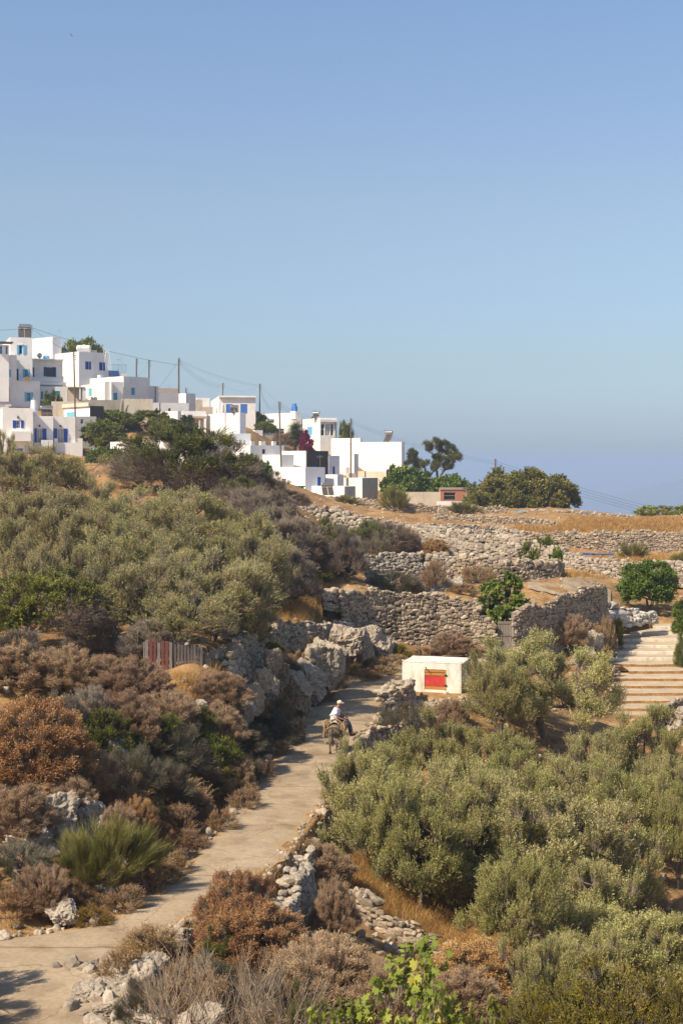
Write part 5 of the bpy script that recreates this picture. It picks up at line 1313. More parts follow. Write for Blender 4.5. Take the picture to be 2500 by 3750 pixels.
grass([([(1860, 1962), (1890, 1935), (2040, 1938), (2080, 1902), (2320, 1900), (2500, 1903), (2500, 1950), (2200, 1948)], 1.0)], 2600, .55, 'grass_gold', 1, 10)
grass([([(900, 2200), (1180, 2185), (1300, 2270), (1200, 2275), (1120, 2270), (930, 2280)], .5), ([(1270, 3130), (1460, 3210), (1660, 3340), (1960, 3440), (1980, 3540), (1700, 3500), (1450, 3370), (1260, 3270)], 1.8),
       ([(640, 2505), (860, 2495), (880, 2545), (640, 2545)], .15), ([(1520, 3540), (1900, 3560), (1900, 3640), (1540, 3620)], .3)], 1500, .5, 'grass_gold', 2, 10)
grass([([(0, 3380), (420, 3330), (700, 3130), (900, 2950), (1000, 2800), (1060, 2700), (1120, 2600), (1160, 2530), (1250, 2470), (1180, 2440), (1040, 2600), (860, 2850), (600, 3080), (300, 3260), (0, 3290)], 1.0),
       ([(640, 3420), (900, 3230), (1060, 3160), (1150, 3000), (1215, 2900), (1260, 2880), (1220, 3000), (1160, 3150), (1080, 3250), (800, 3440), (700, 3520)], .35),
       ([(1040, 2560), (1180, 2540), (1120, 2640), (1010, 2760)], .15), ([(0, 2480), (560, 2480), (600, 2600), (0, 2640)], .3)], 1500, .30, 'grass_orange', 3, 9, patch=-.1)
grass([([(0, 1680), (900, 1700), (1100, 1850), (1250, 2000), (1300, 2150), (900, 2300), (300, 2340), (0, 2420)], 1.0), ([(400, 3420), (700, 3460), (1700, 3560), (2400, 3620), (2400, 3750), (400, 3750)], .3),
       ([(1500, 2620), (2450, 2600), (2500, 3100), (2300, 3350), (1500, 3000)], .5), ([(1350, 2400), (1900, 2400), (2200, 2360), (2200, 2450), (1700, 2540), (1350, 2450)], .15), ([(1550, 1880), (2050, 2100), (1400, 2060)], .15),
       ([(2180, 2240), (2480, 2210), (2360, 2330), (2180, 2420), (2080, 2420)], .15)], 2600, .34, 'grass_orange', 4, 7, patch=-.05)
grass([([(1500, 1985), (1560, 1985), (1800, 2030), (1560, 2022)], .4), ([(1380, 1845), (1560, 1865), (1540, 1880), (1400, 1868)], .4), ([(2180, 2038), (2500, 2042), (2500, 2060), (2250, 2060)], .5), ([(1860, 2110), (2230, 2090), (2230, 2112), (2080, 2120)], .3)], 700, .5, 'grass_orange', 5, 9)

# ================================================================== VILLAGE
GHOUSE = 'white houses of the village'
def face_grid(mb, C, d, n, L, z0, z1, holes, mat=0, depth=.18):
    """wall face with real openings and reveals; d along, n outward"""
    S = sorted({0.0, L, *[h for q in holes for h in (min(max(q[0], 0), L), min(max(q[1], 0), L))]})
    Z = sorted({z0, z1, *[min(max(h, z0), z1) for q in holes for h in (q[2], q[3])]})
    pt = lambda s, z, o=0: C + d * s - n * o + np.array([0, 0, z - C[2]])
    for i in range(len(S) - 1):
        for j in range(len(Z) - 1):
            sm, zm = (S[i] + S[i + 1]) / 2, (Z[j] + Z[j + 1]) / 2
            if any(q[0] < sm < q[1] and q[2] < zm < q[3] for q in holes): continue
            mb.add([pt(S[i], Z[j]), pt(S[i + 1], Z[j]), pt(S[i + 1], Z[j + 1]), pt(S[i], Z[j + 1])], [[0, 1, 2, 3]], mat)
    for q in holes:
        a = [pt(q[0], q[2]), pt(q[1], q[2]), pt(q[1], q[3]), pt(q[0], q[3])]; b = [p - n * depth for p in a]
        for k in range(4):
            mb.add([a[k], a[(k + 1) % 4], b[(k + 1) % 4], b[k]], [[0, 1, 2, 3]], mat)

class House:
    def __init__(s, label, uL, uC, uR, vT, vB, D, phi=18, mat='white', rmat=None, depth=None, name='house', cat='house', group=GHOUSE, parapet=.3, ops=(), roofmat=None):
        ph = math.radians(phi)
        s.C = P(uC, vT, D); s.zT = s.C[2]
        s.dR = np.array([math.cos(ph), math.sin(ph), 0]); s.dL = np.array([-math.sin(ph), math.cos(ph), 0])
        s.nR = np.array([math.sin(ph), -math.cos(ph), 0]); s.nL = np.array([-math.cos(ph), -math.sin(ph), 0])
        aR, aL = (uR - U0) / F, (uL - U0) / F
        s.LR = (aR * s.C[1] - s.C[0]) / (s.dR[0] - aR * s.dR[1])
        s.LL = (s.C[0] - aL * s.C[1]) / (-s.dL[0] + aL * s.dL[1]) if uL < uC - .5 else 0
        if depth is not None or s.LL <= 0: s.LL = depth or 4.0
        s.LL = min(s.LL, 26.); s.LR = max(min(s.LR, 16.), .5)
        C = s.C; cor = [C, C + s.dR * s.LR, C + s.dR * s.LR + s.dL * s.LL, C + s.dL * s.LL]
        zB = -(vB - V0) / F * D
        s.zB = min([zB] + [float(gz(c[0], c[1])) for c in cor]) - .4
        s.root = empty(name, (C[0], C[1], s.zB), 0, label, cat, group); s.o = np.array([C[0], C[1], s.zB])
        s.mat, s.rmat = mat, rmat or mat; s.holes = {'R': [], 'L': []}; s.todo = []
        s.roofmat = roofmat or mat; s.parapet = parapet
    def fp(s, f, u, v):
        """point of face f seen at (u, v): distance along the face and height"""
        a = (u - U0) / F
        if f == 'R': t = (a * s.C[1] - s.C[0]) / (s.dR[0] - a * s.dR[1]); y = s.C[1] + t * s.dR[1]
        else: t = (s.C[0] - a * s.C[1]) / (-s.dL[0] + a * s.dL[1]); y = s.C[1] + t * s.dL[1]
        return t, -(v - V0) / F * y
    def rect(s, f, u0, u1, v0, v1):
        t0, z1 = s.fp(f, u0, v0); t1, z0 = s.fp(f, u1, v1)
        return min(t0, t1), max(t0, t1), min(z0, z1), max(z0, z1)
    def fr(s, f): return (s.dR, s.nR) if f == 'R' else (s.dL, s.nL)
    def slab(s, mb, f, r, o0, o1, mat=0):
        """box on face f spanning rect r, from offset o0 to o1 outward"""
        d, n = s.fr(f); c = s.C + d * (r[0] + r[1]) / 2 + n * (o0 + o1) / 2; c = np.array([c[0], c[1], (r[2] + r[3]) / 2]) - s.o
        mb.box(c, (r[1] - r[0], abs(o1 - o0), r[3] - r[2]), mat, np.stack([d, n, [0, 0, 1]], 1))
    def window(s, f, u0, u1, v0, v1, frame='frame_white', pane='glass_dark', shutters=(), bars=1, door=False, shmat=None, label=None):
        r = s.rect(f, u0, u1, v0, v1); s.holes[f].append(r); s.todo.append((f, r, frame, pane, [(s.rect(f, a, b, v0, v1)) for a, b in shutters], bars, door, shmat or frame))
        return s
    def leaf(s, f, u0, u1, v0, v1, mat, door=False):
        """opening closed by boarded shutters or a door leaf"""
        r = s.rect(f, u0, u1, v0, v1); s.holes[f].append(r); s.todo.append((f, r, mat, mat, [], 1, door, mat)); return s
    def done(s):
        mb = MB(); o = s.o; C = s.C
        zb = s.zB
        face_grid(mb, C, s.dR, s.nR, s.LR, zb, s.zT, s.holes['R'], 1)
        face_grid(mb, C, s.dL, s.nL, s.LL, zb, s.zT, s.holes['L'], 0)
        C2 = C + s.dR * s.LR; C3 = C2 + s.dL * s.LL; C4 = C + s.dL * s.LL
        face_grid(mb, C2, s.dL, s.dR, s.LL, zb, s.zT, [], 0); face_grid(mb, C4, s.dR, s.dL, s.LR, zb, s.zT, [], 0)
        # parapet ring and sunken roof
        t = min(.22, s.LR * .2, s.LL * .2); p = s.parapet
        out_ = [C, C2, C3, C4]; inn = [C + (s.dR + s.dL) * t, C2 + (-s.dR + s.dL) * t, C3 - (s.dR + s.dL) * t, C4 + (s.dR - s.dL) * t]
        for k in range(4):
            mb.add([out_[k], out_[(k + 1) % 4], inn[(k + 1) % 4], inn[k]], [[0, 1, 2, 3]], 0)
            dn = np.array([0, 0, -p]); mb.add([inn[k], inn[(k + 1) % 4], inn[(k + 1) % 4] + dn, inn[k] + dn], [[0, 1, 2, 3]], 0)
        for i in range(len(mb.V)): mb.V[i] = mb.V[i] - o
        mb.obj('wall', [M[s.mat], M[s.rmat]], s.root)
        rf = MB(); rf.add([q + np.array([0, 0, -p]) - o for q in inn], [[0, 1, 2, 3]], 0); s.roof = rf.obj('roof', M[s.roofmat], s.root)
        for f, r, frm, pane, shs, bars, door, shm in s.todo:
            d, n = s.fr(f); w = MB()
            if frm == pane:                                        # boarded leaf
                s.slab(w, f, (r[0] + .02, r[1] - .02, r[2], r[3] - .02), -.12, -.06)
                k = max(2, int((r[1] - r[0]) / .4))
                for q in range(1, k):
                    x = r[0] + (r[1] - r[0]) * q / k; s.slab(w, f, (x - .025, x + .025, r[2] + .03, r[3] - .05), -.06, -.035)
                w.obj('door' if door else 'shutter', M[frm], s.root)
                continue
            e = min(.09, (r[1] - r[0]) * .14)
            for q in ((r[0], r[0] + e, r[2], r[3]), (r[1] - e, r[1], r[2], r[3]), (r[0] + e, r[1] - e, r[3] - e, r[3]), (r[0] + e, r[1] - e, r[2], r[2] + e)): s.slab(w, f, q, -.15, -.07)
            for q in range(1, bars + 1):
                x = r[0] + (r[1] - r[0]) * q / (bars + 1); s.slab(w, f, (x - e * .45, x + e * .45, r[2] + e, r[3] - e), -.145, -.08)
            if not door: zc = (r[2] + r[3]) / 2 + .1; s.slab(w, f, (r[0] + e, r[1] - e, zc - .03, zc + .03), -.14, -.085)
            wo = w.obj('door' if door else 'window', M[frm], s.root)
            g = MB(); s.slab(g, f, (r[0] + .01, r[1] - .01, r[2] + .01, r[3] - .01), -.178, -.16); g.obj('pane', M[pane], wo)
            for q in shs:
                h = MB(); q = (q[0], q[1], r[2] - .03, r[3] + .03); s.slab(h, f, q, .02, .065)
                s.slab(h, f, (q[0] + .06, q[1] - .06, q[2] + .08, (q[2] + q[3]) / 2 - .04), .065, .08); s.slab(h, f, (q[0] + .06, q[1] - .06, (q[2] + q[3]) / 2 + .04, q[3] - .08), .065, .08)
                h.obj('shutter', M[shm], wo)
        return s
    def block(s, part, f, u0, u1, v0, v1, o0, o1, mat='white', parent=None):
        mb = MB(); s.slab(mb, f, s.rect(f, u0, u1, v0, v1), o0, o1); return mb.obj(part, M[mat], parent or s.root)
    def railing(s, f, u0, u1, v0, v1, off, mat='iron', n=9):
        mb = MB(); r = s.rect(f, u0, u1, v0, v1)
        s.slab(mb, f, (r[0], r[1], r[3] - .05, r[3]), off, off + .05); s.slab(mb, f, (r[0], r[1], r[2], r[2] + .04), off, off + .04)
        for k in range(n + 1):
            x = r[0] + (r[1] - r[0]) * k / n; s.slab(mb, f, (x - .014, x + .014, r[2] + .04, r[3] - .05), off + .008, off + .036)
        return mb.obj('railing', M[mat], s.root)
LB, RB = 'blue_light', 'blue_royal'

# ---- upper left
h = House('tall white house at the left edge with solar heater and light blue shutters', -30, 38, 120, 1235, 1500, 243, 18)
h.window('R', 71, 83, 1264, 1297, LB, 'dark_void', [(63, 71), (86, 97)], 0).window('R', 90, 104, 1352, 1382, LB, 'glass_dark', [(84, 90), (104, 109)]).leaf('R', 62, 69, 1350, 1393, 'blue_navy', True).done()
h.block('lintel', 'R', 69, 86, 1259, 1264, 0, .12); h.block('pergola_beam', 'R', 62, 116, 1321, 1327, .9, 1.05); h.block('pergola_post', 'R', 109, 115, 1327, 1400, .9, 1.05)
h = House('white house with two rows of light blue shutters, in front of the tall house', -40, -30, 62, 1298, 1520, 238, 18)
h.window('R', 11, 31, 1354, 1380, LB, 'glass_dark', [(2, 11), (31, 42)]).window('R', -3, 13, 1437, 1470, LB, 'glass_dark', [(13, 27)]).done()
h.block('drainpipe', 'R', 33.5, 35.5, 1418, 1478, .02, .1, 'terracotta')
h = House('low white wing with one light blue shuttered window below the yellow pot', 50, 62, 148, 1395, 1520, 239.5, 18)
h.window('R', 100, 113, 1437, 1470, LB, 'glass_dark', [(91, 100), (113, 123)]).done()
h = House('small white roof room with pergola and light blue windows at the left edge', -40, -34, 34, 1262, 1310, 236, 18, parapet=.05)
h.window('R', -4, 9, 1267, 1297, LB, 'glass_dark', ()).window('R', 22, 29, 1267, 1297, LB, 'glass_dark', ()).done()
h.block('pergola_roof', 'R', -36, 48, 1251, 1257, -2, 1.2, 'pole_wood')
h = House('large plain white house with bright sunlit side behind the tall house', 118, 193, 225, 1233, 1420, 268, 45).done()
h = House('small white rooftop block with the television mast', 185, 194, 226, 1246, 1400, 276, 18).done()
h = House('big white house with two royal blue shuttered windows under the roof water tank', 140, 290, 398, 1287, 1480, 262, 42, rmat='lilac_shade_plaster')
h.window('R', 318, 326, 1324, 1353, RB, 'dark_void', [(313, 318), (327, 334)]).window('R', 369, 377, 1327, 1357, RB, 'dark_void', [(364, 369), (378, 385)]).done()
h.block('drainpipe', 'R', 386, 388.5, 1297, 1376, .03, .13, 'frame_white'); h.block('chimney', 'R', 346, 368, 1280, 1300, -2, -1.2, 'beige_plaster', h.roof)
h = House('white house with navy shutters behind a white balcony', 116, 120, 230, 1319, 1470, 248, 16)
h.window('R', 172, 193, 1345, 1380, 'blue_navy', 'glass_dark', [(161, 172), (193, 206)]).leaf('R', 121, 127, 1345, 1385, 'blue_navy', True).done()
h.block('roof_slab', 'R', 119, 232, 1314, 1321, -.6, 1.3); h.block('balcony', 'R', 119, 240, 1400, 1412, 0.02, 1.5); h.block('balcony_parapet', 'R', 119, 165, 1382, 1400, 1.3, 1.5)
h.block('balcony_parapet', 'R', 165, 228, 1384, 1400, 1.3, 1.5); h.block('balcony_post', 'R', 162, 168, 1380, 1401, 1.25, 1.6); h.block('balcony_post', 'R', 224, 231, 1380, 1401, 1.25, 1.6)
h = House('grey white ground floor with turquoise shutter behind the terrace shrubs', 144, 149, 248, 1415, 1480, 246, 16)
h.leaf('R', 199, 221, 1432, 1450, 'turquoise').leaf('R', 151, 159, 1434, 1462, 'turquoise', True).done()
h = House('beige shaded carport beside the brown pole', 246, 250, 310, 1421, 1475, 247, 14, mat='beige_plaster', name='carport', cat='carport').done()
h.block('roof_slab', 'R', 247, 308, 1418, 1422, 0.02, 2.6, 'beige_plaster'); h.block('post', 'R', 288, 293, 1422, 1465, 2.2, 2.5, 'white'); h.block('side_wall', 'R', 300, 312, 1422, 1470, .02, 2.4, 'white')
h = House('long white house with lilac shaded gable and turquoise window', 330, 453, 548, 1378, 1490, 252, 45, rmat='lilac_shade_plaster')
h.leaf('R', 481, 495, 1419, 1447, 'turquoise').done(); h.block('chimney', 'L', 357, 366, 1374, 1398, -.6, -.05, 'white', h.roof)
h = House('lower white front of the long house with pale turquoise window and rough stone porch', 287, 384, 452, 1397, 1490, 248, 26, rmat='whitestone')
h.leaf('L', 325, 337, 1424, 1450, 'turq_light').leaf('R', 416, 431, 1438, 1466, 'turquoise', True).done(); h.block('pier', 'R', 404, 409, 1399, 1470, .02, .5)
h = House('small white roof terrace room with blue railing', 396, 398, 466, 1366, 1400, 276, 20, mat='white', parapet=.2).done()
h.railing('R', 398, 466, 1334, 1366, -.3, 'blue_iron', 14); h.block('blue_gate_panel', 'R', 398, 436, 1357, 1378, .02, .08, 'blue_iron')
h = House('white house corner with thin downpipe at the end of the lilac shaded gable', 540, 546, 581, 1413, 1500, 258, 45, rmat='lilac_shade_plaster').done(); h.block('drainpipe', 'R', 568, 570, 1416, 1474, .02, .1, 'iron')
h = House('low lilac shaded house below the tallest pole', 572, 578, 662, 1437, 1500, 266, 30, rmat='lilac_shade_plaster').done()
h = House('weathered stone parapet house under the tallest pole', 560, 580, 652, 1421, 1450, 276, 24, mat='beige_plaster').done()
h = House('narrow white house with bright sunlit front and lilac shaded side', 655, 681, 716, 1440, 1530, 261, 42, rmat='lilac_shade_plaster').done()
h = House('tan bare stone hut beside the narrow white house', 710, 716, 742, 1463, 1510, 268, 15, mat='beige_plaster').done()
h = House('low tan stone wall house left of the blue door house', 738, 741, 780, 1490, 1515, 272, 12, mat='beige_plaster').done()
h = House('white house with cornice and two blue doors', 763, 803, 936, 1449, 1530, 296, 9)
h.leaf('R', 828, 852, 1480, 1515, 'blue_mid', True).leaf('R', 881, 906, 1480, 1515, 'blue_mid', True).done(); h.block('cornice', 'R', 800, 938, 1450, 1456, .01, .55)
h = House('low white annex left of the blue door house', 718, 722, 768, 1457, 1520, 300, 12).done()
h = House('long grey white wall house with two small brown windows', 530, 536, 692, 1474, 1540, 249, 17, rmat='lilac_shade_plaster')
h.window('R', 571, 578, 1494, 1507, 'pole_wood', 'dark_void', (), 0).window('R', 617, 625, 1495, 1506, 'pole_wood', 'dark_void', (), 0).done()
h = House('small bright white block in front of the long grey white house', 560, 651, 665, 1505, 1570, 243, 40).done()
h = House('white house behind the porch with sunlit flat roof', 664, 668, 755, 1505, 1580, 246, 12).done()
h = House('porch house with pinkish sheet roof behind the conifer', 683, 687, 747, 1533, 1590, 240, 14, mat='beige_plaster').done()
h.block('porch_roof', 'R', 684, 752, 1525, 1533, -1.5, 1.6, 'tin'); h.block('porch_post', 'R', 724, 729, 1536, 1580, 1.2, 1.45, 'white')
h = House('white cube house above the palm tree', 748, 823, 832, 1512, 1620, 241, 25).done()
h = House('pale cube house under the roof solar heater', 828, 878, 900, 1511, 1640, 238, 42, rmat='white_blue_shade').done()
# ---- lower left
h = House('white house with small royal blue window and boxed balcony at the left edge', -20, 10, 122, 1493, 1690, 213, 18)
h.window('R', 57, 74, 1540, 1567, RB, 'curtain', [(48, 57), (78, 88)], 1).window('R', 60, 72, 1643, 1665, RB, 'glass_dark', [(45, 60), (72, 84)]).done()
h.block('balcony', 'R', 40, 111, 1580, 1616, .01, 1.3); h.block('wall_lamp', 'R', 64, 69, 1524, 1532, .01, .35, 'iron')
h = House('white house section with royal blue balcony door under the round white chimney', 118, 122, 196, 1523, 1690, 216.4, 18)
h.window('R', 136, 156, 1570, 1622, 'frame_white', 'curtain', [(127, 136), (156, 171)], 1, True, RB).done()
h.block('terrace', 'R', 124, 190, 1621, 1660, .01, .9); h.block('balcony', 'R', 148, 190, 1612, 1644, .92, 1.9); h.railing('R', 143, 175, 1607, 1621, .95); h.block('wall_lamp', 'R', 143, 148, 1556, 1563, .01, .35, 'iron')
c = P(126, 1520, 217.5); mb = MB(); zt = -(1465 - V0) / F * 217.5; mb.tubes([c - [0, 0, .8]], [[c[0], c[1], zt]], .62, .46, 18, 0); mb.obj('chimney', M['white_blue_shade'], h.root, False, tuple(-h.o))
mb = MB(); mb.cyl(np.array([c[0], c[1], zt]), np.array([c[0], c[1], zt + .45]), .22, 12); mb.obj('chimney_cap', M['steel'], h.root, False, tuple(-h.o))
h = House('white house section with royal blue balcony door next to the brown pole', 192, 196, 277, 1525, 1690, 218.3, 18)
h.window('R', 210, 234, 1570, 1622, 'frame_white', 'curtain', [(196, 210), (234, 248)], 1, True, RB).done()
h.block('terrace', 'R', 196, 299, 1621, 1672, .01, 1.3); h.block('terrace_parapet', 'R', 196, 209, 1606, 1622, 1.05, 1.3); h.block('terrace_parapet', 'R', 283, 299, 1606, 1622, 1.05, 1.3); h.railing('R', 209, 258, 1607, 1622, 1.15); h.railing('R', 258, 283, 1607, 1622, 1.15, 'frame_white', 6); h.block('wall_lamp', 'R', 220, 225, 1557, 1564, .01, .35, 'iron')
h = House('low white building with pale turquoise windows above the grey shed', 185, 330, 381, 1486, 1560, 230, 40, rmat='brown_paint')
h.leaf('L', 198, 218, 1512, 1530, 'turq_light').leaf('L', 246, 273, 1511, 1530, 'turq_light').done(); h.block('eave', 'L', 190, 331, 1484, 1488, .01, .3, 'beige_plaster')
h = House('grey plastered shed with one small dark window', 272, 279, 354, 1525, 1690, 224, 10, mat='grey_plaster')
h.window('R', 296, 306, 1535, 1552, 'grey_plaster', 'dark_void', (), 0).window('R', 298, 310, 1593, 1617, 'grey_plaster', 'dark_void', (), 0).done()
h = House('long white garden house half hidden by the huge domed bush', 402, 690, 852, 1609, 1720, 186, 32, rmat='white_blue_shade'); h.leaf('L', 423, 434, 1660, 1690, 'green_paint', True).done()
# ---- right part
h = House('white house with blue chimney pot and arched windows', 944, 1086, 1103, 1511, 1640, 306, 45).window('L', 1010, 1040, 1570, 1590, 'frame_white', 'glass_dark', (), 1).done()
h.block('chimney', 'L', 1066, 1085, 1506, 1535, -.6, .25, 'white', h.roof); h.block('chimney_pot', 'L', 1068, 1083, 1488, 1506, -.5, .15, 'blue_mid', h.roof); h.block('chimney_pot', 'L', 1070, 1081, 1478, 1488, -.35, .0, 'blue_mid', h.roof)
h = House('white house with glazed sunroom and one blue shuttered window', 1090, 1172, 1233, 1530, 1680, 296, 20)
h.leaf('L', 1125, 1143, 1564, 1593, 'blue_light').window('R', 1174, 1188, 1552, 1596, 'frame_white', 'glass_dark', (), 0).window('R', 1190, 1208, 1552, 1596, 'frame_white', 'curtain', (), 1).window('R', 1210, 1221, 1552, 1596, 'frame_white', 'glass_dark', (), 0).done()
h.block('cornice', 'R', 1170, 1235, 1536, 1546, .01, .5); h.block('drainpipe', 'R', 1226, 1229, 1548, 1606, .02, .14, 'grey_plaster')
h = House('white cube house behind the lamp pole', 1212, 1318, 1326, 1604, 1760, 291, 58).done()
h = House('large windowless white cube house at the right end of the village', 1316, 1470, 1481, 1618, 1760, 286, 60, rmat='white_blue_shade').done()
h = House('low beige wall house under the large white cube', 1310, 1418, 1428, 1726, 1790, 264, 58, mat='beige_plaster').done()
h = House('white house with stepped parapet and one dark window', 850, 917, 1040, 1630, 1740, 230, 36, rmat='lilac_shade_plaster')
h.window('R', 960, 971, 1645, 1662, 'pole_wood', 'dark_void', (), 0).window('L', 876, 888, 1658, 1676, 'blue_mid', 'glass_dark', (), 1).done()
for u0, u1 in ((921, 932), (955, 973), (1000, 1012)): h.block('parapet_merlon', 'R', u0, u1, 1616, 1631, -.5, -.05)
h = House('grey white house with narrow window behind the stepped parapet', 838, 843, 918, 1587, 1660, 234, 22, rmat='white_blue_shade').window('R', 893, 898, 1612, 1628, 'frame_white', 'dark_void', (), 0).done()
h = House('small white terrace house with open doorway above the stepped parapet', 915, 932, 962, 1575, 1640, 280, 20).window('R', 934, 948, 1586, 1606, 'frame_white', 'dark_void', (), 0).done()
h = House('white rounded house with rough shaded plaster side', 915, 1030, 1076, 1665, 1760, 227, 36, rmat='whitestone').window('L', 976, 982, 1685, 1712, 'frame_white', 'dark_void', (), 0).done()
h = House('white house with dark brown painted side wall', 1008, 1122, 1202, 1651, 1760, 229, 42, rmat='brown_paint').leaf('R', 1145, 1157, 1703, 1725, 'blue_royal', True).done()
h = House('pale blue shaded house with one royal blue door', 1197, 1203, 1243, 1669, 1760, 238, 42, rmat='white_blue_shade').leaf('R', 1218, 1226, 1708, 1737, 'blue_royal', True).done()
h = House('white wall house with a grey framed door beside the lamp pole', 1234, 1296, 1312, 1662, 1780, 272, 55).leaf('L', 1266, 1279, 1712, 1746, 'grey_plaster', True).done()
h = House('front white house with one royal blue door in its shaded side', 945, 1118, 1190, 1711, 1810, 221, 40, rmat='white_blue_shade')
h.leaf('R', 1162, 1175, 1747, 1780, 'blue_royal', True).window('L', 1033, 1048, 1753, 1776, 'blue_royal', 'curtain', (), 1).done()
h = House('small white cube between the front house and the pole base', 1192, 1235, 1256, 1738, 1810, 224, 42, rmat='white_blue_shade').done()
h = House('low white yard wall house behind the tilted solar heater', 1112, 1261, 1301, 1781, 1830, 216, 42, rmat='grey_plaster').done()
h = House('whitewashed rubble stone shed with dark shaded side', 1258, 1326, 1383, 1750, 1810, 238, 42, mat='whitestone', rmat='grey_plaster', name='stone_shed', cat='shed').done()  # shaded side darkened by its own grey colour
h = House('green metal garden shed behind the stone wall', 1084, 1088, 1112, 1782, 1820, 213, 12, mat='green_paint', name='garden_shed', cat='shed', parapet=.02).done()
h.block('roof_slab', 'R', 1082, 1116, 1779, 1784, -.8, .3, 'green_paint')
h = House('unfinished red brick shed with dark open doorway', 1606, 1612, 1716, 1788, 1850, 222, 8, mat='brick', name='brick_shed', cat='shed', parapet=.05)
h.window('R', 1624, 1668, 1803, 1832, 'concrete', 'dark_void', (), 0).done(); h.block('lintel', 'R', 1608, 1718, 1785, 1793, .01, .12, 'concrete'); h.block('corner_post', 'R', 1704, 1716, 1793, 1840, .01, .1, 'concrete')
h = House('low white wall in front of the brick shed', 1598, 1602, 1736, 1836, 1865, 206, 6, name='low_wall', cat='wall', depth=.5, parapet=.01).done()
h = House('sunlit beige plaster wall left of the brick shed', 1480, 1486, 1612, 1802, 1850, 214, 8, mat='beige_plaster', name='plaster_wall', cat='wall', depth=.5, parapet=.01).done()
h = House('rough stone retaining wall under the long white house', 300, 306, 442, 1464, 1510, 240, 10, mat='concrete', name='retaining_wall', cat='wall', depth=.6, parapet=.01, group=None).done()
h = House('pale plastered retaining wall under the lilac shaded gable', 440, 446, 560, 1460, 1530, 241, 12, mat='beige_plaster', name='retaining_wall', cat='wall', depth=.6, parapet=.01, group=None).done()
h = House('crumbling tan terrace wall above the low white building', 135, 190, 330, 1470, 1500, 236, 14, mat='beige_plaster', name='terrace_wall', cat='wall', depth=.6, parapet=.01, group=None).done()
h = House('low garden wall with small dark stones below the yucca', 962, 965, 1050, 1594, 1615, 283, 8, mat='concrete', name='garden_wall', cat='wall', depth=.4, parapet=.01, group=None).done()
h = House('pale concrete block at the foot of the lamp pole', 1272, 1276, 1303, 1733, 1755, 268, 20, mat='beige_plaster', name='pole_base', cat='concrete block', depth=1.2, parapet=.01, group=None).done()

# ---- pump hut by the path
h = House('small white flat roofed hut with red and orange wooden hatch', 1472, 1472, 1688, 2424, 2545, 69.2, -16, mat='hut_plaster', rmat='hut_plaster', name='pump_hut', cat='hut', group=None, depth=2.4, parapet=.006, roofmat='hut_plaster')
h.holes['R'].append(h.rect('R', 1553, 1632, 2450, 2528)); h.done()
r = h.rect('R', 1553, 1632, 2450, 2528); mb = MB(); dz = r[3] - r[2]
for a, b in ((0, .17), (.69, .84), (.85, 1.0)): h.slab(mb, 'R', (r[0] + .02, r[1] - .06, r[2] + dz * a + .01, r[2] + dz * b - .01), -.10, -.02)
h.slab(mb, 'R', (r[1] - .06, r[1], r[2], r[3]), -.12, .02); ht = mb.obj('hatch', M['wood_orange'], h.root)
mb = MB(); h.slab(mb, 'R', (r[0] + .02, r[1] - .06, r[2] + dz * .17, r[2] + dz * .69), -.12, -.035); mb.obj('red_board', M['red_board'], ht)
mb = MB(); [h.slab(mb, 'R', (r[1] - .07, r[1] + .05, r[2] + dz * q, r[2] + dz * q + .07), .021, .045) for q in (.2, .7)]; mb.obj('hinge', M['iron'], ht)
h.block('roof_edge', 'R', 1470, 1690, 2419, 2425, -.06, .035, 'hut_plaster')
mb = MB(); mb.path([P(1560, 2452, 68.95), P(1560, 2445, 68.7), P(1556, 2444, 68.6)], [.02, .02, .015], 6); mb.obj('pipe_stub', M['iron'], h.root, False, tuple(-h.o))

# ---- wooden gate in the stone wall
mb = MB(); g0 = P(1847, 2370, 81.6)
gate = empty('wooden_gate', tuple(g0), 0, 'weathered grey wooden gate between the two tall stone walls', 'gate')
pw = 81.6 / F; zt = -(2271 - V0) / F * 81.6 - g0[2]
for k in range(5): mb.box((-.33 + k * .155, 0, zt / 2 - .12), (.14, .03, zt + .1), 0, tint=.15 + .06 * k)
mb.obj('boards', M['planks'], gate)
mb = MB(); [mb.box((0, -.03, zt * q), (.75, .03, .1), 0, tint=.2) for q in (.45, .9)]; mb.obj('rail', M['planks'], gate)
mb = MB(); mb.box((.44, -.02, zt / 2 + .1), (.12, .12, zt + .75), 0, tint=.6); mb.obj('post', M['planks'], gate)

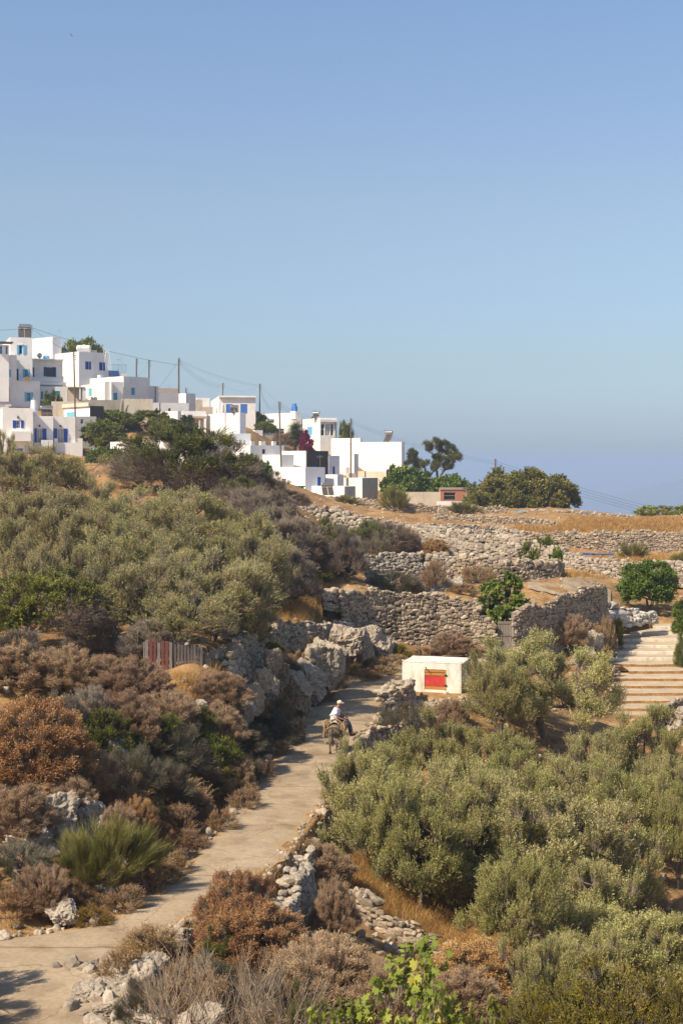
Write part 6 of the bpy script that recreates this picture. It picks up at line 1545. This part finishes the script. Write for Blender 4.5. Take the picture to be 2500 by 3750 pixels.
# ---- solar water heaters
def heater(label, u, vt, vb, D, w_px, yaw=20, panel=True, text=None, vbase=None, ppx=None):
    px = D / F; L = w_px * px; r = (vb - vt) * px / 2; c = P(u, (vt + vb) / 2, D)
    zb = -((vbase or vb + 25) - V0) / F * D - c[2]
    root = empty('solar_heater', tuple(c + np.array([0, 0, zb])), math.radians(yaw), label, 'solar heater', 'solar water heaters on the roofs')
    t = MB(); t.cyl((-L / 2, 0, -zb), (L / 2, 0, -zb), r, 18); t.sphere((-L / 2, 0, -zb), (r * .35, r, r)); t.sphere((L / 2, 0, -zb), (r * .35, r, r)); tk = t.obj('tank', M['steel'], root, True)
    t = MB()
    for x in (-L * .35, L * .35): t.path([(x, .1, -.1), (x, 0, -zb - r)], .03, 6); t.path([(x, -.9, -.1), (x, 0, -zb - r * .9)], .025, 6)
    t.obj('stand', M['steel'], root)
    if panel:
        a = math.atan2(-zb - r, 1.3); t = MB(); R = np.array(Matrix.Rotation(a, 3, 'X'))
        for x in (-L * .27, L * .27): t.box((x, -.55, (-zb - r) * .47), (L * .5, math.hypot(1.3, zb + r) * .95, .07), 0, R)
        t.obj('solar_panel', M['panel'], root)
    if text:
        cu = bpy.data.curves.new('lettering', 'FONT'); cu.body = text; cu.size = r * .62; cu.extrude = .004; cu.align_x = 'CENTER'
        tmp = bpy.data.objects.new('tmp', cu); COL.objects.link(tmp); dg = bpy.context.evaluated_depsgraph_get(); me = bpy.data.meshes.new_from_object(tmp.evaluated_get(dg)); bpy.data.objects.remove(tmp)
        me.materials.clear(); me.materials.append(M['red_letter']); o = obj('lettering', me, tk, (L * .12, -r - .012, -zb - r * .2)); o.rotation_euler = (math.pi / 2, 0, 0)
    return root
heater('large solar heater with brown tank on top of the tall house at the left edge', 90, 1187, 1203, 245, 42, 15, vbase=1237)
heater('solar heater tank on the roof of the boxed balcony house at the left edge', 18, 1471, 1489, 216, 42, 14, False, 'MALTEZOS', 1496)
heater('solar heater beside the round white chimney', 172, 1485, 1503, 220, 40, 16, True, 'MALTEZOS', 1526)
heater('solar heater in front of the pale blue doors', 858, 1483, 1497, 240, 26, 10, True, None, 1513)
heater('shiny solar heater on the long white garden house behind the domed bush', 589, 1568, 1586, 190, 42, 5, True, None, 1612)
heater('solar heater on the roof left of the arched window house', 989, 1535, 1548, 293, 26, 10, False, None, 1575)
heater('solar heater with dish on the sunroom house', 1158, 1507, 1520, 299, 24, -30, True, None, 1532)
heater('tilted solar heater with round white tank end on the large white cube', 1424, 1577, 1592, 289, 26, -35, True, None, 1620)
heater('solar heater standing by the stone wall in front of the lowest white house', 1198, 1768, 1783, 211, 40, 10, True, 'MALTEZOS', 1812)

# ---- tanks and roof clutter
def thing(name, label, cat, mb, mat, smooth=False, group=None): return tag(mb.obj(name, M[mat], None, smooth), label, cat, group)
mb = MB(); c = P(307, 1276, 264); mb.cyl(c + [-1.0, 0, 0], c + [1.0, .3, 0], .62, 20); mb.sphere(c + [-1, 0, 0], (.35, .62, .62)); mb.sphere(c + [1, .3, 0], (.35, .62, .62)); mb.cyl(c + [.1, .1, .5], c + [.1, .1, .75], .22, 12)
for q in (-.6, 0, .6): mb.tubes([c + [q - .03, .15 * (q + 1), 0]], [c + [q + .03, .15 * (q + 1), 0]], .65, .65, 20)
thing('water_tank', 'white ribbed water tank on the roof of the big blue shuttered house', 'water tank', mb, 'white_plastic', True)
mb = MB(); c = P(1429, 1732, 262); mb.cyl(c + [-.75, 0, 0], c + [.75, 0, 0], .68, 18); thing('water_tank', 'black plastic water tank beside the beige wall under the white cube', 'water tank', mb, 'black_plastic', True)
mb = MB(); mb.sphere(P(146, 1302, 250), .46, 16, 10); c = P(146, 1302, 250); mb.cyl(c + [0, 0, .4], c + [0, 0, .95], .02, 6); mb.cyl(c + [0, 0, -.85], c + [0, 0, -.4], .05, 6); thing('roof_boiler', 'round metal boiler with antenna on the navy shuttered house roof', 'boiler', mb, 'steel', True)
mb = MB(); mb.sphere(P(349, 1651, 205), .5, 16, 10); c = P(349, 1651, 205); mb.cyl(c, c + [.7, .3, 0], .42, 14); mb.cyl(c + [0, 0, -1.2], c + [0, 0, -.3], .05, 6); thing('garden_boiler', 'shiny round water cylinder in the garden right of the white house', 'boiler', mb, 'steel', True)
mb = MB(); c = P(171, 1308, 250.5); mb.box(c, (.95, .8, .55)); thing('skylight_box', 'small blue glazed box on the navy shuttered house roof', 'roof box', mb, 'blue_light')
mb = MB(); c = P(102, 1390, 239.2); mb.box(c, (.8, .35, .28)); mb.box(c + [0, 0, -.22], (.5, .3, .16)); mb.sphere(c + [-.05, 0, .32], (.2, .15, .25), 8, 6); thing('flower_pot', 'yellow flower pot on the terrace wall of the tall house', 'flower pot', mb, 'yellow')
mb = MB()
for u in (383, 395):
    for q in (-.16, .16):
        a = P(u, 1281, 263.); b = P(u + 10, 1355, 262.); mb.path([a + [q, 0, 0], b + [q, 0, 0]], .03, 5)
    mb.path([P(u, 1281, 263.) + [-.16, 0, 0], P(u, 1281, 263.) + [.16, 0, 0]], .03, 5)
a, b = P(389, 1290, 263), P(398, 1355, 262)
for k in range(9): q = k / 9; p = a + (b - a) * q; mb.path([p + [-.2, 0, 0], p + [.2, 0, 0]], .02, 5)
thing('roof_ladder', 'white metal ladder hooked over the big blue shuttered house', 'ladder', mb, 'frame_white')
def antenna(label, u, v0, v1, D, dish=True):
    mb = MB(); a = P(u, v1, D); b = P(u, v0, D); mb.path([a, b], .022, 5)
    if dish:
        for k in range(5): mb.path([b + [-.45 + k * .2, 0, -.05], b + [-.45 + k * .2, .02, -.5 + .06 * k]], .014, 4)
        mb.path([b + [-.5, 0, -.28], b + [.45, 0, -.28]], .016, 4)
    thing('television_antenna', label, 'antenna', mb, 'steel', group='television antennas on the roofs')
antenna('antenna mast on the rooftop block left of the dark green tree', 220, 1208, 1248, 277)
antenna('antenna beside the blue roof railing', 435, 1312, 1366, 277)
antenna('small antenna on the stone parapet house', 620, 1410, 1424, 278)
antenna('antenna on the front white house with the blue door', 1172, 1667, 1715, 222.5)
antenna('antenna mast on the sunroom house', 1152, 1500, 1532, 299)
antenna('antenna on the large white cube house', 1410, 1572, 1620, 288)
antenna('thin bare mast left of the pale cube house', 672, 1412, 1500, 259, False)
antenna('white post in front of the narrow white house', 694, 1430, 1520, 257, False)
antenna('pale pole on the long white garden house', 579, 1540, 1615, 184, False)
antenna('white mast on the blue railing terrace', 446, 1301, 1368, 275, False)
mb = MB(); c = P(815, 1500, 292); mb.tubes([c - [0, 0, .6]], [c + [0, 0, .9]], .38, .30, 14, 0); mb.sphere(c + [0, 0, .9], .3, 12, 6); thing('water_jar', 'tall white rounded pillar beside the pale blue doors', 'pillar', mb, 'white', True)
mb = MB(); c = P(452, 1490, 236); mb.path([c + [-.3, 0, -.8], c + [-.2, 0, .6], c + [-.05, 0, 1.3]], [.35, .28, .1], 8); mb.path([c + [.3, 0, -.8], c + [.55, 0, -.1], c + [.8, 0, .35]], [.3, .2, .14], 8); thing('tree_stump', 'bare forked dead tree stump below the stone wall of the long house', 'tree stump', mb, 'twig_pale')
mb = MB(); c = P(1890, 1875, 183); mb.box(c, (1.3, .9, .06), 0, np.array(Matrix.Rotation(.12, 3, 'Y'))); mb.box(c + [.7, .1, .14], (1.1, .7, .05), 0, np.array(Matrix.Rotation(-.25, 3, 'Y'))); thing('blue_boards', 'pale blue boards lying on the upper field wall', 'boards', mb, 'blue_light')
mb = MB(); c = P(2180, 2030, 112); [mb.box(c + [k * .45 - 1.0, .05 * k, .03 * math.sin(k * 3)], (.5, .10, .10), 0, np.array(Matrix.Rotation(.3 * math.sin(k * 5), 3, 'Z'))) for k in range(6)]; mb.path([c + [-1.4, 0, .1], c + [1.4, .1, -.03]], .05, 5); thing('blue_pallet', 'broken blue timber frame lying on the pale terrace wall', 'timber frame', mb, 'blue_iron')
mb = MB(); mb.path([P(1285, 2080, 89), P(1300, 2075, 89.3)], .05, 5); thing('dead_log', 'pale broken branch lying in the shrubs above the tall wall', 'branch', mb, 'twig_pale')

# ---- utility poles and cables
POLE = {}
def pole(key, label, u, v0, v1, D, r=.13, arms=True, lean=0):
    a = P(u + lean, v1, D); a[2] = min(a[2], float(gz(a[0], a[1]))) - .5; b = P(u, v0, D)
    root = empty('utility_pole', tuple(a), 0, label, 'utility pole', 'wooden utility poles of the village')
    mb = MB(); mb.path([np.zeros(3), b - a], [r, r * .75], 10); mb.obj('mast', M['pole_wood'], root, True)
    if arms:
        mb = MB()
        for k in range(4):
            z = b - a + np.array([0, 0, -.25 - .35 * k]); mb.cyl(z + [.02, -.05, 0], z + [.30, -.05, .02], .025, 6); mb.cyl(z + [.30, -.05, -.05], z + [.30, -.05, .12], .05, 8)
        mb.obj('insulators', M['iron'], root)
    POLE[key] = b
pole('roof', 'short brown pole beside the large solar heater on the tall house', 113, 1190, 1240, 256, .18)
pole('front', 'long brown pole in front of the houses, right of the royal blue doors', 271, 1288, 1560, 226, .14, True, 8)
pole('a', 'short pole right of the blue roof railing', 500, 1313, 1400, 290, .17)
pole('b', 'pole standing at the end of the lilac shaded gable', 546, 1318, 1425, 276, .17)
pole('tall', 'tallest pole with many insulators on the village skyline', 655, 1311, 1445, 280, .19)
pole('stub', 'thick pole stub among the green trees', 586, 1475, 1540, 240, .14, False)
pole('low', 'short dark pole between the tallest pole and the narrow white house', 681, 1420, 1450, 285, .14)
pole('c', 'pole rising behind the blue door house', 816, 1402, 1470, 320, .17)
pole('d', 'tall pole at the right end of the blue door house', 951, 1405, 1560, 300, .17)
pole('e', 'tall leaning pole in the middle of the lower village', 1022, 1470, 1720, 226, .15, True, 10)
pole('lamp', 'pole with a street lamp arm in front of the white cube houses', 1284, 1532, 1745, 264.5, .17)
mb = MB(); b = POLE['lamp']; mb.path([b + [-.1, 0, -4.9], b + [-.9, -.2, -4.7], b + [-1.15, -.25, -4.95]], .03, 6); mb.sphere(b + [-1.2, -.25, -5.0], (.22, .12, .07), 10, 6); thing('street_lamp', 'small street lamp on a curved arm of the village pole', 'street lamp', mb, 'steel')
pole('far', 'lone pole between the pine and the huge dome tree', 1812, 1680, 1760, 262, .17)
pole('far2', 'top of a pole showing behind the huge dome tree', 1841, 1710, 1760, 275, .15)
def cables(a, b, n, label, sag=.03, r=.012, spread=.3):
    for k in range(n):
        o = np.array([0, 0, -spread * k]); A, B = np.array(a) + o, np.array(b) + o; L = np.linalg.norm(B - A)
        pts = [A + (B - A) * q - np.array([0, 0, 4 * sag * L * q * (1 - q)]) for q in np.linspace(0, 1, 15)]
        mb = MB(); mb.path(pts, r, 5); tag(mb.obj('power_cable', M['cable']), label, 'cable', 'overhead cables of the village')
edge = P(-60, 1212, 250)
cables(edge, POLE['roof'] + [0, 0, -.5], 1, 'thick cable reaching the roof pole from the left edge', .01, .026)
cables(POLE['roof'] + [0, 0, -.4], POLE['tall'] + [0, 0, -1.4], 1, 'thick dark cable from the roof pole across to the tallest pole', .022, .028)
cables(POLE['roof'] + [0, 0, -.4], P(290, 1310, 262), 1, 'sagging cable from the roof pole to the big blue shuttered house', .03, .022)
cables(POLE['front'] + [0, 0, -.2], P(225, 1290, 262), 1, 'cable from the long brown pole to the white house behind', .02, .02)
cables(POLE['tall'] + [0, 0, -.3], POLE['c'] + [0, 0, -.3], 4, 'thin cables between the tallest pole and the pole behind the blue door house', .03)
cables(POLE['tall'] + [0, 0, -.3], POLE['d'] + [0, 0, -.3], 2, 'long sagging cables from the tallest pole to the tall pole by the blue door house', .03)
cables(POLE['c'] + [0, 0, -.3], POLE['d'] + [0, 0, -.5], 1, 'short cable right of the pole behind the blue door house', .06)
cables(POLE['a'] + [0, 0, -.3], POLE['b'] + [0, 0, -.3], 1, 'cable linking the two poles near the blue railing', .03)
cables(POLE['b'] + [0, 0, -.3], P(480, 1400, 262), 1, 'slack cable down from the lilac shaded gable pole to the roofs', .03)
cables(POLE['tall'] + [0, 0, -.6], P(580, 1425, 270), 1, 'stay wire left of the tallest pole', .0, .02)
cables(POLE['d'] + [0, 0, -.3], POLE['e'] + [0, 0, -.2], 3, 'cables down from the tall pole to the leaning pole', .03)
cables(POLE['e'] + [0, 0, -.2], POLE['lamp'] + [0, 0, -.3], 3, 'cables between the leaning pole and the lamp pole', .03)
cables(POLE['d'] + [0, 0, -.3], P(1080, 1530, 300), 1, 'service wire from the tall pole to the blue chimney house', .02)
cables(POLE['lamp'] + [0, 0, -.3], POLE['far'] + [0, 0, -.4], 3, 'cables from the lamp pole past the pine to the lone pole', .035)
cables(POLE['lamp'] + [0, 0, -.3], P(1330, 1640, 284), 1, 'service wire from the lamp pole to the large white cube', .03, .02)
cables(POLE['far'] + [0, 0, -.4], P(2560, 1900, 250), 4, 'thin cables falling to the right beyond the huge dome tree', .012, .02, .5)

# ================================================================== WOODEN FENCES
def picket_panel(label, A, B, h, slats, seed, name='pallet_fence', rails=(.25, .55, .85), gap=.3, tfun=None, dz=0):
    """boards nailed on rails from ground point A to B"""
    rg = np.random.default_rng(seed); A, B = np.array(A, float), np.array(B, float); d = B - A; L = np.linalg.norm(d[:2]); dd = d / L
    root = empty(name, tuple(A), 0, label, 'fence', 'old pallet panels closing the terrace'); n2 = np.array([dd[1], -dd[0], 0]); R = np.stack([np.array([dd[0], dd[1], 0]), -n2, [0, 0, 1]], 1)
    for k in range(slats):
        q = (k + .5) / slats; p = d * q; hh = h * rg.uniform(.93, 1.04); mb = MB()
        t = tfun(k) if tfun else rg.uniform(.25, .65)
        mb.box(p + n2 * .03 + np.array([0, 0, hh / 2 + rg.normal(0, .015)]), (L / slats * (1 - gap), .022, hh), 0, R @ np.array(Matrix.Rotation(rg.normal(0, .012), 3, 'Y')), t)
        mb.obj('picket', M['planks'], root)
    for z in rails:
        mb = MB(); mb.box(d * .5 + np.array([0, 0, h * z]), (L, .035, .09), 0, R, .2); mb.obj('rail', M['planks'], root)
    for q in (0.02, .98):
        mb = MB(); mb.box(d * q - n2 * .07 + np.array([0, 0, h * .45 - .1]), (.07, .07, h * .9 + .3), 0, R, .3); mb.obj('post', M['planks'], root)
    return root
f0, f1, f2, f3 = P(530, 2482, 53.2), P(632, 2484, 53.6), P(742, 2490, 54.2), P(818, 2462, 56.8)
picket_panel('faded red and white pallet panel at the left end of the wooden fence', f0, f1, 1.42, 7, 1, tfun=lambda k: (.7, .95, .85, .68, .9, .98, .66)[k])
picket_panel('plain grey pallet panel in the middle of the wooden fence', f1 + [.03, .03, 0], f2, 1.32, 9, 2, gap=.36)
picket_panel('darker slanting pallet panel at the right end of the wooden fence', f2 + [.05, .12, 0], f3, 1.08, 9, 3, gap=.4)
mb = MB(); c = P(685, 2358, 53.9); mb.add(ROCK[3][0] * np.array([.09, .08, .07]) + c, ROCK[3][1], 0, .9); tag(mb.obj('loose_stone', M['stone_pale']), 'pale stone lying on top of the plain grey pallet panel', 'stone')
mb = MB(); wf = empty('wire_fence', tuple(P(0, 2840, 37.2)), 0, 'rusty wire fence with thin stakes under the big rusty dome shrub', 'fence'); o0 = P(0, 2840, 37.2)
for k, u in enumerate((-40, 20, 80, 130)):
    mb = MB(); x = (u - U0) / F * 37.2; b = np.array([x, 37.2, gz(x, 37.2) - .2]); mb.path([b - o0, b - o0 + [.02, 0, 1.05]], .018, 5); mb.obj('stake', M['pole_wood'], wf)
mb = MB()
for z in np.linspace(.1, .85, 7):
    pts = [np.array([(u - U0) / F * 37.2, 37.2, gz((u - U0) / F * 37.2, 37.2) + z]) - o0 for u in (-40, 20, 80, 130)]; mb.path(pts, .004, 4)
for u in np.arange(-40, 131, 9):
    x = (u - U0) / F * 37.2; mb.path([np.array([x, 37.2, gz(x, 37.2) + .08]) - o0, np.array([x, 37.2, gz(x, 37.2) + .86]) - o0], .003, 4)
mb.obj('mesh', M['iron'], wf)

# ================================================================== DONKEY AND RIDER
def skin(name, nodes, edges, mat, parent, sub=2, root=0):
    """one continuous surface grown round a jointed skeleton"""
    me = bpy.data.meshes.new('skeleton'); me.from_pydata([tuple(p) for p, r in nodes], edges, [])
    ob = bpy.data.objects.new('skeleton', me); COL.objects.link(ob)
    ob.modifiers.new('skin', 'SKIN').use_smooth_shade = True
    if not me.skin_vertices: bpy.context.view_layer.objects.active = ob; bpy.ops.mesh.customdata_skin_add()
    for i, (p, r) in enumerate(nodes):
        rr = r if isinstance(r, tuple) else (r, r); me.skin_vertices[0].data[i].radius = rr; me.skin_vertices[0].data[i].use_root = (i == root)
    s = ob.modifiers.new('sub', 'SUBSURF'); s.levels = sub; s.render_levels = sub
    dg = bpy.context.evaluated_depsgraph_get(); m2 = bpy.data.meshes.new_from_object(ob.evaluated_get(dg)); bpy.data.objects.remove(ob)
    m2.name = name; m2.materials.clear(); m2.materials.append(M[mat])
    return obj(name, m2, parent)
def chain(nodes, edges, start, pts):
    prev = start
    for p in pts:
        nodes.append(p); edges.append((prev, len(nodes) - 1)); prev = len(nodes) - 1
    return prev
DX, DY = -.20, 55.6
DZ = float(path_at(DY)[2]) + .0
RZ = -.20
dk = empty('donkey', (DX, DY, DZ), RZ, 'brown grey donkey walking away up the path, carrying the rider', 'donkey')
nd = [((0, -.42, .90), (.25, .25)), ((0, -.05, .84), (.29, .27)), ((0, .30, .86), (.25, .25)), ((.02, .52, .96), (.17, .19)), ((.07, .74, 1.06), (.10, .15)), ((.13, .93, 1.12), (.085, .11)), ((.19, 1.08, 1.02), (.075, .09)), ((.24, 1.22, .90), (.055, .06)), ((.255, 1.27, .87), (.05, .045)), ((0, -.60, .93), (.17, .17))]
ed = [(0, 1), (1, 2), (2, 3), (3, 4), (4, 5), (5, 6), (6, 7), (7, 8), (0, 9)]
for s, fw in ((-1, -.07), (1, .10)):
    chain(nd, ed, 0, [((s * .13, -.48, .74), (.14, .15)), ((s * .13, -.42 + fw * .5, .60), (.095, .11)), ((s * .115, -.60 + fw, .42), (.05, .06)), ((s * .11, -.57 + fw * 1.3, .22), (.034, .036)), ((s * .11, -.56 + fw * 1.5, .11), (.04, .042)), ((s * .11, -.53 + fw * 1.6, .035), (.045, .05))])
for s, fw in ((-1, .14), (1, -.10)):
    chain(nd, ed, 2, [((s * .13, .38, .70), (.11, .13)), ((s * .12, .40 + fw * .5, .52), (.07, .075)), ((s * .115, .42 + fw, .37), (.05, .05)), ((s * .11, .41 + fw * 1.2, .20), (.033, .034)), ((s * .11, .41 + fw * 1.3, .10), (.038, .04)), ((s * .11, .44 + fw * 1.4, .035), (.045, .05))])
for s in (-1, 1):
    chain(nd, ed, 5, [((.13 + s * .055, .90, 1.20), (.035, .03)), ((.13 + s * .085, .88, 1.31), (.045, .02)), ((.13 + s * .10, .885, 1.41), (.012, .01))])
skin('body', nd, ed, 'donkey', dk)
tn = [((0, -.70, .98), .05), ((0, -.78, .88), .04), ((.01, -.80, .65), .035), ((.02, -.78, .45), .05), ((.02, -.77, .30), .025)]
skin('tail', tn, [(0, 1), (1, 2), (2, 3), (3, 4)], 'donkey_dark', dk)
mn = [((.02, .50, 1.15), .03), ((.06, .70, 1.22), .035), ((.11, .86, 1.25), .03), ((.14, .98, 1.22), .02)]
skin('mane', mn, [(0, 1), (1, 2), (2, 3)], 'donkey_dark', dk)
for s, y in ((-1, -.53 - .11), (1, -.53 + .16), (-1, .44 + .196), (1, .44 - .14)):
    mb = MB(); mb.cyl((s * .11, y, .0), (s * .11, y - .01, .085), .058, 12, 0, .043); mb.obj('hoof', M['hoof'], dk, True)
mb = MB(); mb.sphere((.255, 1.265, .87), (.062, .06, .058), 12, 8); mb.obj('muzzle', M['muzzle'], dk, True)
for s in (-1, 1):
    mb = MB(); mb.sphere((.165 + s * .07, 1.02, 1.08), .017, 8, 6); mb.obj('eye', M['donkey_dark'], dk, True)
mb = MB(); mb.path([(.13, .98, 1.22), (.03, 1.02, 1.10), (.10, 1.10, .98), (.26, 1.06, .97), (.25, 1.0, 1.12), (.13, .98, 1.22)], .01, 5); mb.obj('halter', M['rope'], dk)

# pack saddle with ropes and sacks
sd = empty('pack_saddle', (DX, DY, DZ), RZ, 'wooden pack saddle with tan ropes and cloth on the donkey', 'saddle')
def arc(y, r0=.31, z0=.86, hz=.36, n=9, x0=0.0): return [(x0 + r0 * math.sin(t), y, z0 + hz * math.cos(t)) for t in np.linspace(-1.65, 1.65, n)]
mb = MB(); g0_ = [arc(y, .325, .84, .325, 13) for y in (-.36, -.18, 0, .18, .34)]; v = np.array(g0_); idx = np.arange(65).reshape(5, 13)
mb.add(v.reshape(-1, 3), np.stack([idx[:-1, :-1], idx[1:, :-1], idx[1:, 1:], idx[:-1, 1:]], -1).reshape(-1, 4)); mb.add((v * [1.06, 1.04, 1.015]).reshape(-1, 3), np.stack([idx[:-1, :-1], idx[:-1, 1:], idx[1:, 1:], idx[1:, :-1]], -1).reshape(-1, 4)); mb.obj('saddle_cloth', M['sack'], sd, True)
for y in (-.26, .22):
    mb = MB(); mb.path(arc(y, .33, .90, .37), .03, 6); mb.path([(-.07, y, 1.22), (.07, y, 1.42)], .022, 6) if y > 0 else mb.path([(.07, y, 1.22), (-.05, y, 1.36)], .022, 6); mb.obj('arch', M['saddle'], sd, True)
for s in (-1, 1):
    for z, x in ((1.12, .27), (.98, .345), (.86, .365)):
        mb = MB(); mb.box((s * x, -.02, z), (.03, .62, .09), 0, np.array(Matrix.Rotation(-s * .35, 3, 'Y'))); mb.obj('side_board', M['saddle'], sd)
mb = MB(); mb.box((-.41, -.30, .80), (.07, .22, .46), 0, np.array(Matrix.Rotation(.12, 3, 'Y'))); mb.obj('wooden_box', M['saddle'], sd)
rgk = np.random.default_rng(4)
for k in range(9):
    s = 1 if k % 3 else -1; c = np.array([s * rgk.uniform(.30, .42), rgk.uniform(-.42, -.2), rgk.uniform(.80, 1.08)]); a = rgk.uniform(.10, .2)
    pts = [c + np.array([.05 * math.sin(t * 2), a * .7 * math.cos(t), a * 1.2 * math.sin(t)]) for t in np.linspace(0, 6.283, 16)]; mb = MB(); mb.path(pts, .015, 5); mb.obj('rope_loop', M['rope'], sd, True)
mb = MB(); mb.path(arc(-.42, .29, .88, .30), .014, 5); mb.path([(-.30, -.45, .9), (-.1, -.60, 1.05), (.12, -.58, 1.05), (.30, -.44, .88)], .016, 5); mb.path([(-.36, -.1, .8), (-.1, -.12, .56), (.1, -.12, .56), (.36, -.1, .8)], .016, 5); mb.obj('girth_rope', M['rope'], sd, True)
mb = MB(); mb.path([(-.38, -.30, .62), (-.40, -.36, .45), (-.36, -.38, .34), (-.32, -.34, .45), (-.36, -.30, .60)], .012, 5); mb.obj('hanging_rope', M['rope'], sd, True)

# rider, sitting sideways with both legs over the donkey's right side
pr = empty('person', (DX, DY, DZ), RZ, 'man in white shirt and cream cap sitting sideways on the donkey, head bowed', 'person')
bn = [((-.02, -.04, 1.26), (.15, .15)), ((-.05, -.04, 1.40), (.13, .14)), ((-.03, -.03, 1.55), (.14, .16)), ((.02, -.01, 1.66), (.09, .10)), ((.07, .01, 1.73), (.055, .055)), ((.11, .02, 1.785), (.075, .07)), ((.135, .025, 1.86), (.085, .078)), ((.145, .025, 1.91), (.06, .06)), ((.20, .03, 1.765), (.035, .035)), ((.225, .035, 1.815), (.018, .016))]
be = [(0, 1), (1, 2), (2, 3), (3, 4), (4, 5), (5, 6), (6, 7), (5, 8), (6, 9)]
LEGS = [[((.12, -.08, 1.24), .10), ((.47, -.04, 1.15), .075), ((.56, -.05, .96), .058), ((.62, -.06, .75), .042), ((.65, -.05, .69), .042), ((.80, -.02, .74), .034)],
        [((.12, .08, 1.24), .10), ((.44, .14, 1.12), .075), ((.50, .16, .90), .058), ((.52, .16, .65), .042), ((.54, .16, .58), .042), ((.69, .17, .62), .034)]]
for L_ in LEGS: chain(bn, be, 0, L_)
HANDS = []
for s, pts in ((-1, [((.00, -.19, 1.60), .062), ((.05, -.25, 1.42), .048), ((.12, -.24, 1.33), .042), ((.25, -.19, 1.27), .032), ((.30, -.17, 1.255), .032)]), (1, [((.02, .16, 1.60), .062), ((.12, .22, 1.44), .048), ((.20, .20, 1.36), .042), ((.31, .10, 1.28), .032), ((.35, .07, 1.265), .032)])):
    e = chain(bn, be, 2, pts); w_ = np.array(bn[e][0])
    for k in range(4):
        f = w_ + np.array([.035, s * (-.02) + (k - 1.5) * .019, .002]); l = (.034, .040, .037, .028)[k]
        chain(bn, be, e, [(tuple(f), .009), (tuple(f + [l, 0, -.008]), .0085), (tuple(f + [l * 1.45, 0, -.03]), .008), (tuple(f + [l * 1.3, 0, -.05]), .0065)])
    chain(bn, be, e, [(tuple(w_ + [.012, -s * .035, .0]), .010), (tuple(w_ + [.04, -s * .05, -.012]), .009), (tuple(w_ + [.062, -s * .045, -.03]), .0075)])
skin('body', bn, be, 'skin', pr, 2)
up = lambda p, k: (p[0], tuple(x + k for x in (p[1] if isinstance(p[1], tuple) else (p[1], p[1]))))
sn = [up(bn[0], .03), up(bn[1], .045), up(bn[2], .038), ((.015, -.012, 1.65), (.095, .11)), ((.05, 0, 1.70), (.065, .068)), ((-.03, -.06, 1.18), (.17, .15))]; se = [(0, 1), (1, 2), (2, 3), (3, 4), (0, 5)]
chain(sn, se, 2, [((.00, -.19, 1.60), .085), ((.03, -.225, 1.50), .078), ((.048, -.247, 1.435), .074)]); chain(sn, se, 2, [((.02, .16, 1.60), .085), ((.07, .195, 1.51), .078), ((.105, .212, 1.455), .074)])
skin('shirt', sn, se, 'shirt', pr, 2)
tn = [((-.02, -.04, 1.22), (.155, .14))]; te = []
for L_ in LEGS: chain(tn, te, 0, [up((p, r), .022) for p, r in L_[:4]])
skin('trousers', tn, te, 'jeans', pr, 2)
for L_ in LEGS:
    a, b, c = (np.array(L_[k][0]) for k in (3, 4, 5)); d = (c - b) / np.linalg.norm(c - b)
    skin('boot', [(tuple(a), .062), (tuple(b), (.058, .06)), (tuple(b + d * .09), (.05, .052)), (tuple(c + d * .06), (.046, .036))], [(0, 1), (1, 2), (2, 3)], 'boot', pr, 2)
mb = MB(); mb.sphere((.125, .025, 1.885), (.103, .094, .082), 18, 10); mb.sphere((.215, .03, 1.865), (.095, .075, .012), 16, 6); cp = mb.obj('cap', M['cap'], pr, True)
mb = MB(); mb.sphere((.085, .022, 1.835), (.072, .082, .062), 14, 8); mb.obj('hair', M['hair'], pr, True)
for s in (-1, 1):
    mb = MB(); mb.sphere((.115, .025 + s * .082, 1.82), (.022, .012, .032), 8, 6); mb.obj('ear', M['skin'], pr, True)
    mb = MB(); mb.sphere((.205, .028 + s * .032, 1.845), .011, 8, 6); mb.obj('eye', M['dark_void'], pr, True)
mb = MB(); mb.sphere((.212, .03, 1.778), (.012, .022, .006), 8, 6); mb.obj('mouth', M['boot'], pr, True)
mb = MB(); Rr = rotz(RZ); q0 = np.array([DX, DY, DZ]); mb.path([q0 + Rr @ np.array(p) for p in ((.05, .30, 1.20), (.36, .06, 1.235), (.78, -.15, 1.11))], [.013, .012, .009], 6)
tag(mb.obj('stick', M['twig_pale']), 'pale thin stick held across the rider\'s lap', 'stick')

# ================================================================== BIRD
c = P(262, 129, 140); bd = empty('bird', tuple(c), .5, 'small dark bird gliding high in the blue sky', 'bird')
Rb = np.array(Matrix.Rotation(.62, 3, 'Y'))
nb = [((-.0, -.10, -.02), .012), ((0, -.04, 0), .03), ((0, .04, 0), .034), ((0, .10, .01), .022), ((0, .14, .012), .008)]
nb = [(tuple(Rb @ np.array(p)), r) for p, r in nb]; skin('body', nb, [(0, 1), (1, 2), (2, 3), (3, 4)], 'bird', bd, 1)
for s in (-1, 1):
    mb = MB(); w_ = np.array([[0, .05, .01], [s * .12, .085, .03], [s * .24, .02, .02], [s * .13, .01, .02], [0, -.04, .005]]); v = np.concatenate([w_ + [0, 0, .006], w_ - [0, 0, .006]]) @ Rb.T
    mb.add(v, [[0, 1, 2, 3, 4]]); mb.add(v, [[9, 8, 7, 6, 5]]); mb.add(v, [[k, k + 5, (k + 1) % 5 + 5, (k + 1) % 5] for k in range(5)]); mb.obj('wing', M['bird'], bd)
mb = MB(); w_ = np.array([[-.012, -.08, -.01], [.012, -.08, -.01], [.04, -.17, -.02], [0, -.14, -.02], [-.04, -.17, -.02]]); v = np.concatenate([w_ + [0, 0, .004], w_ - [0, 0, .004]]) @ Rb.T
mb.add(v, [[0, 1, 2, 3, 4]]); mb.add(v, [[9, 8, 7, 6, 5]]); mb.obj('tail', M['bird'], bd)
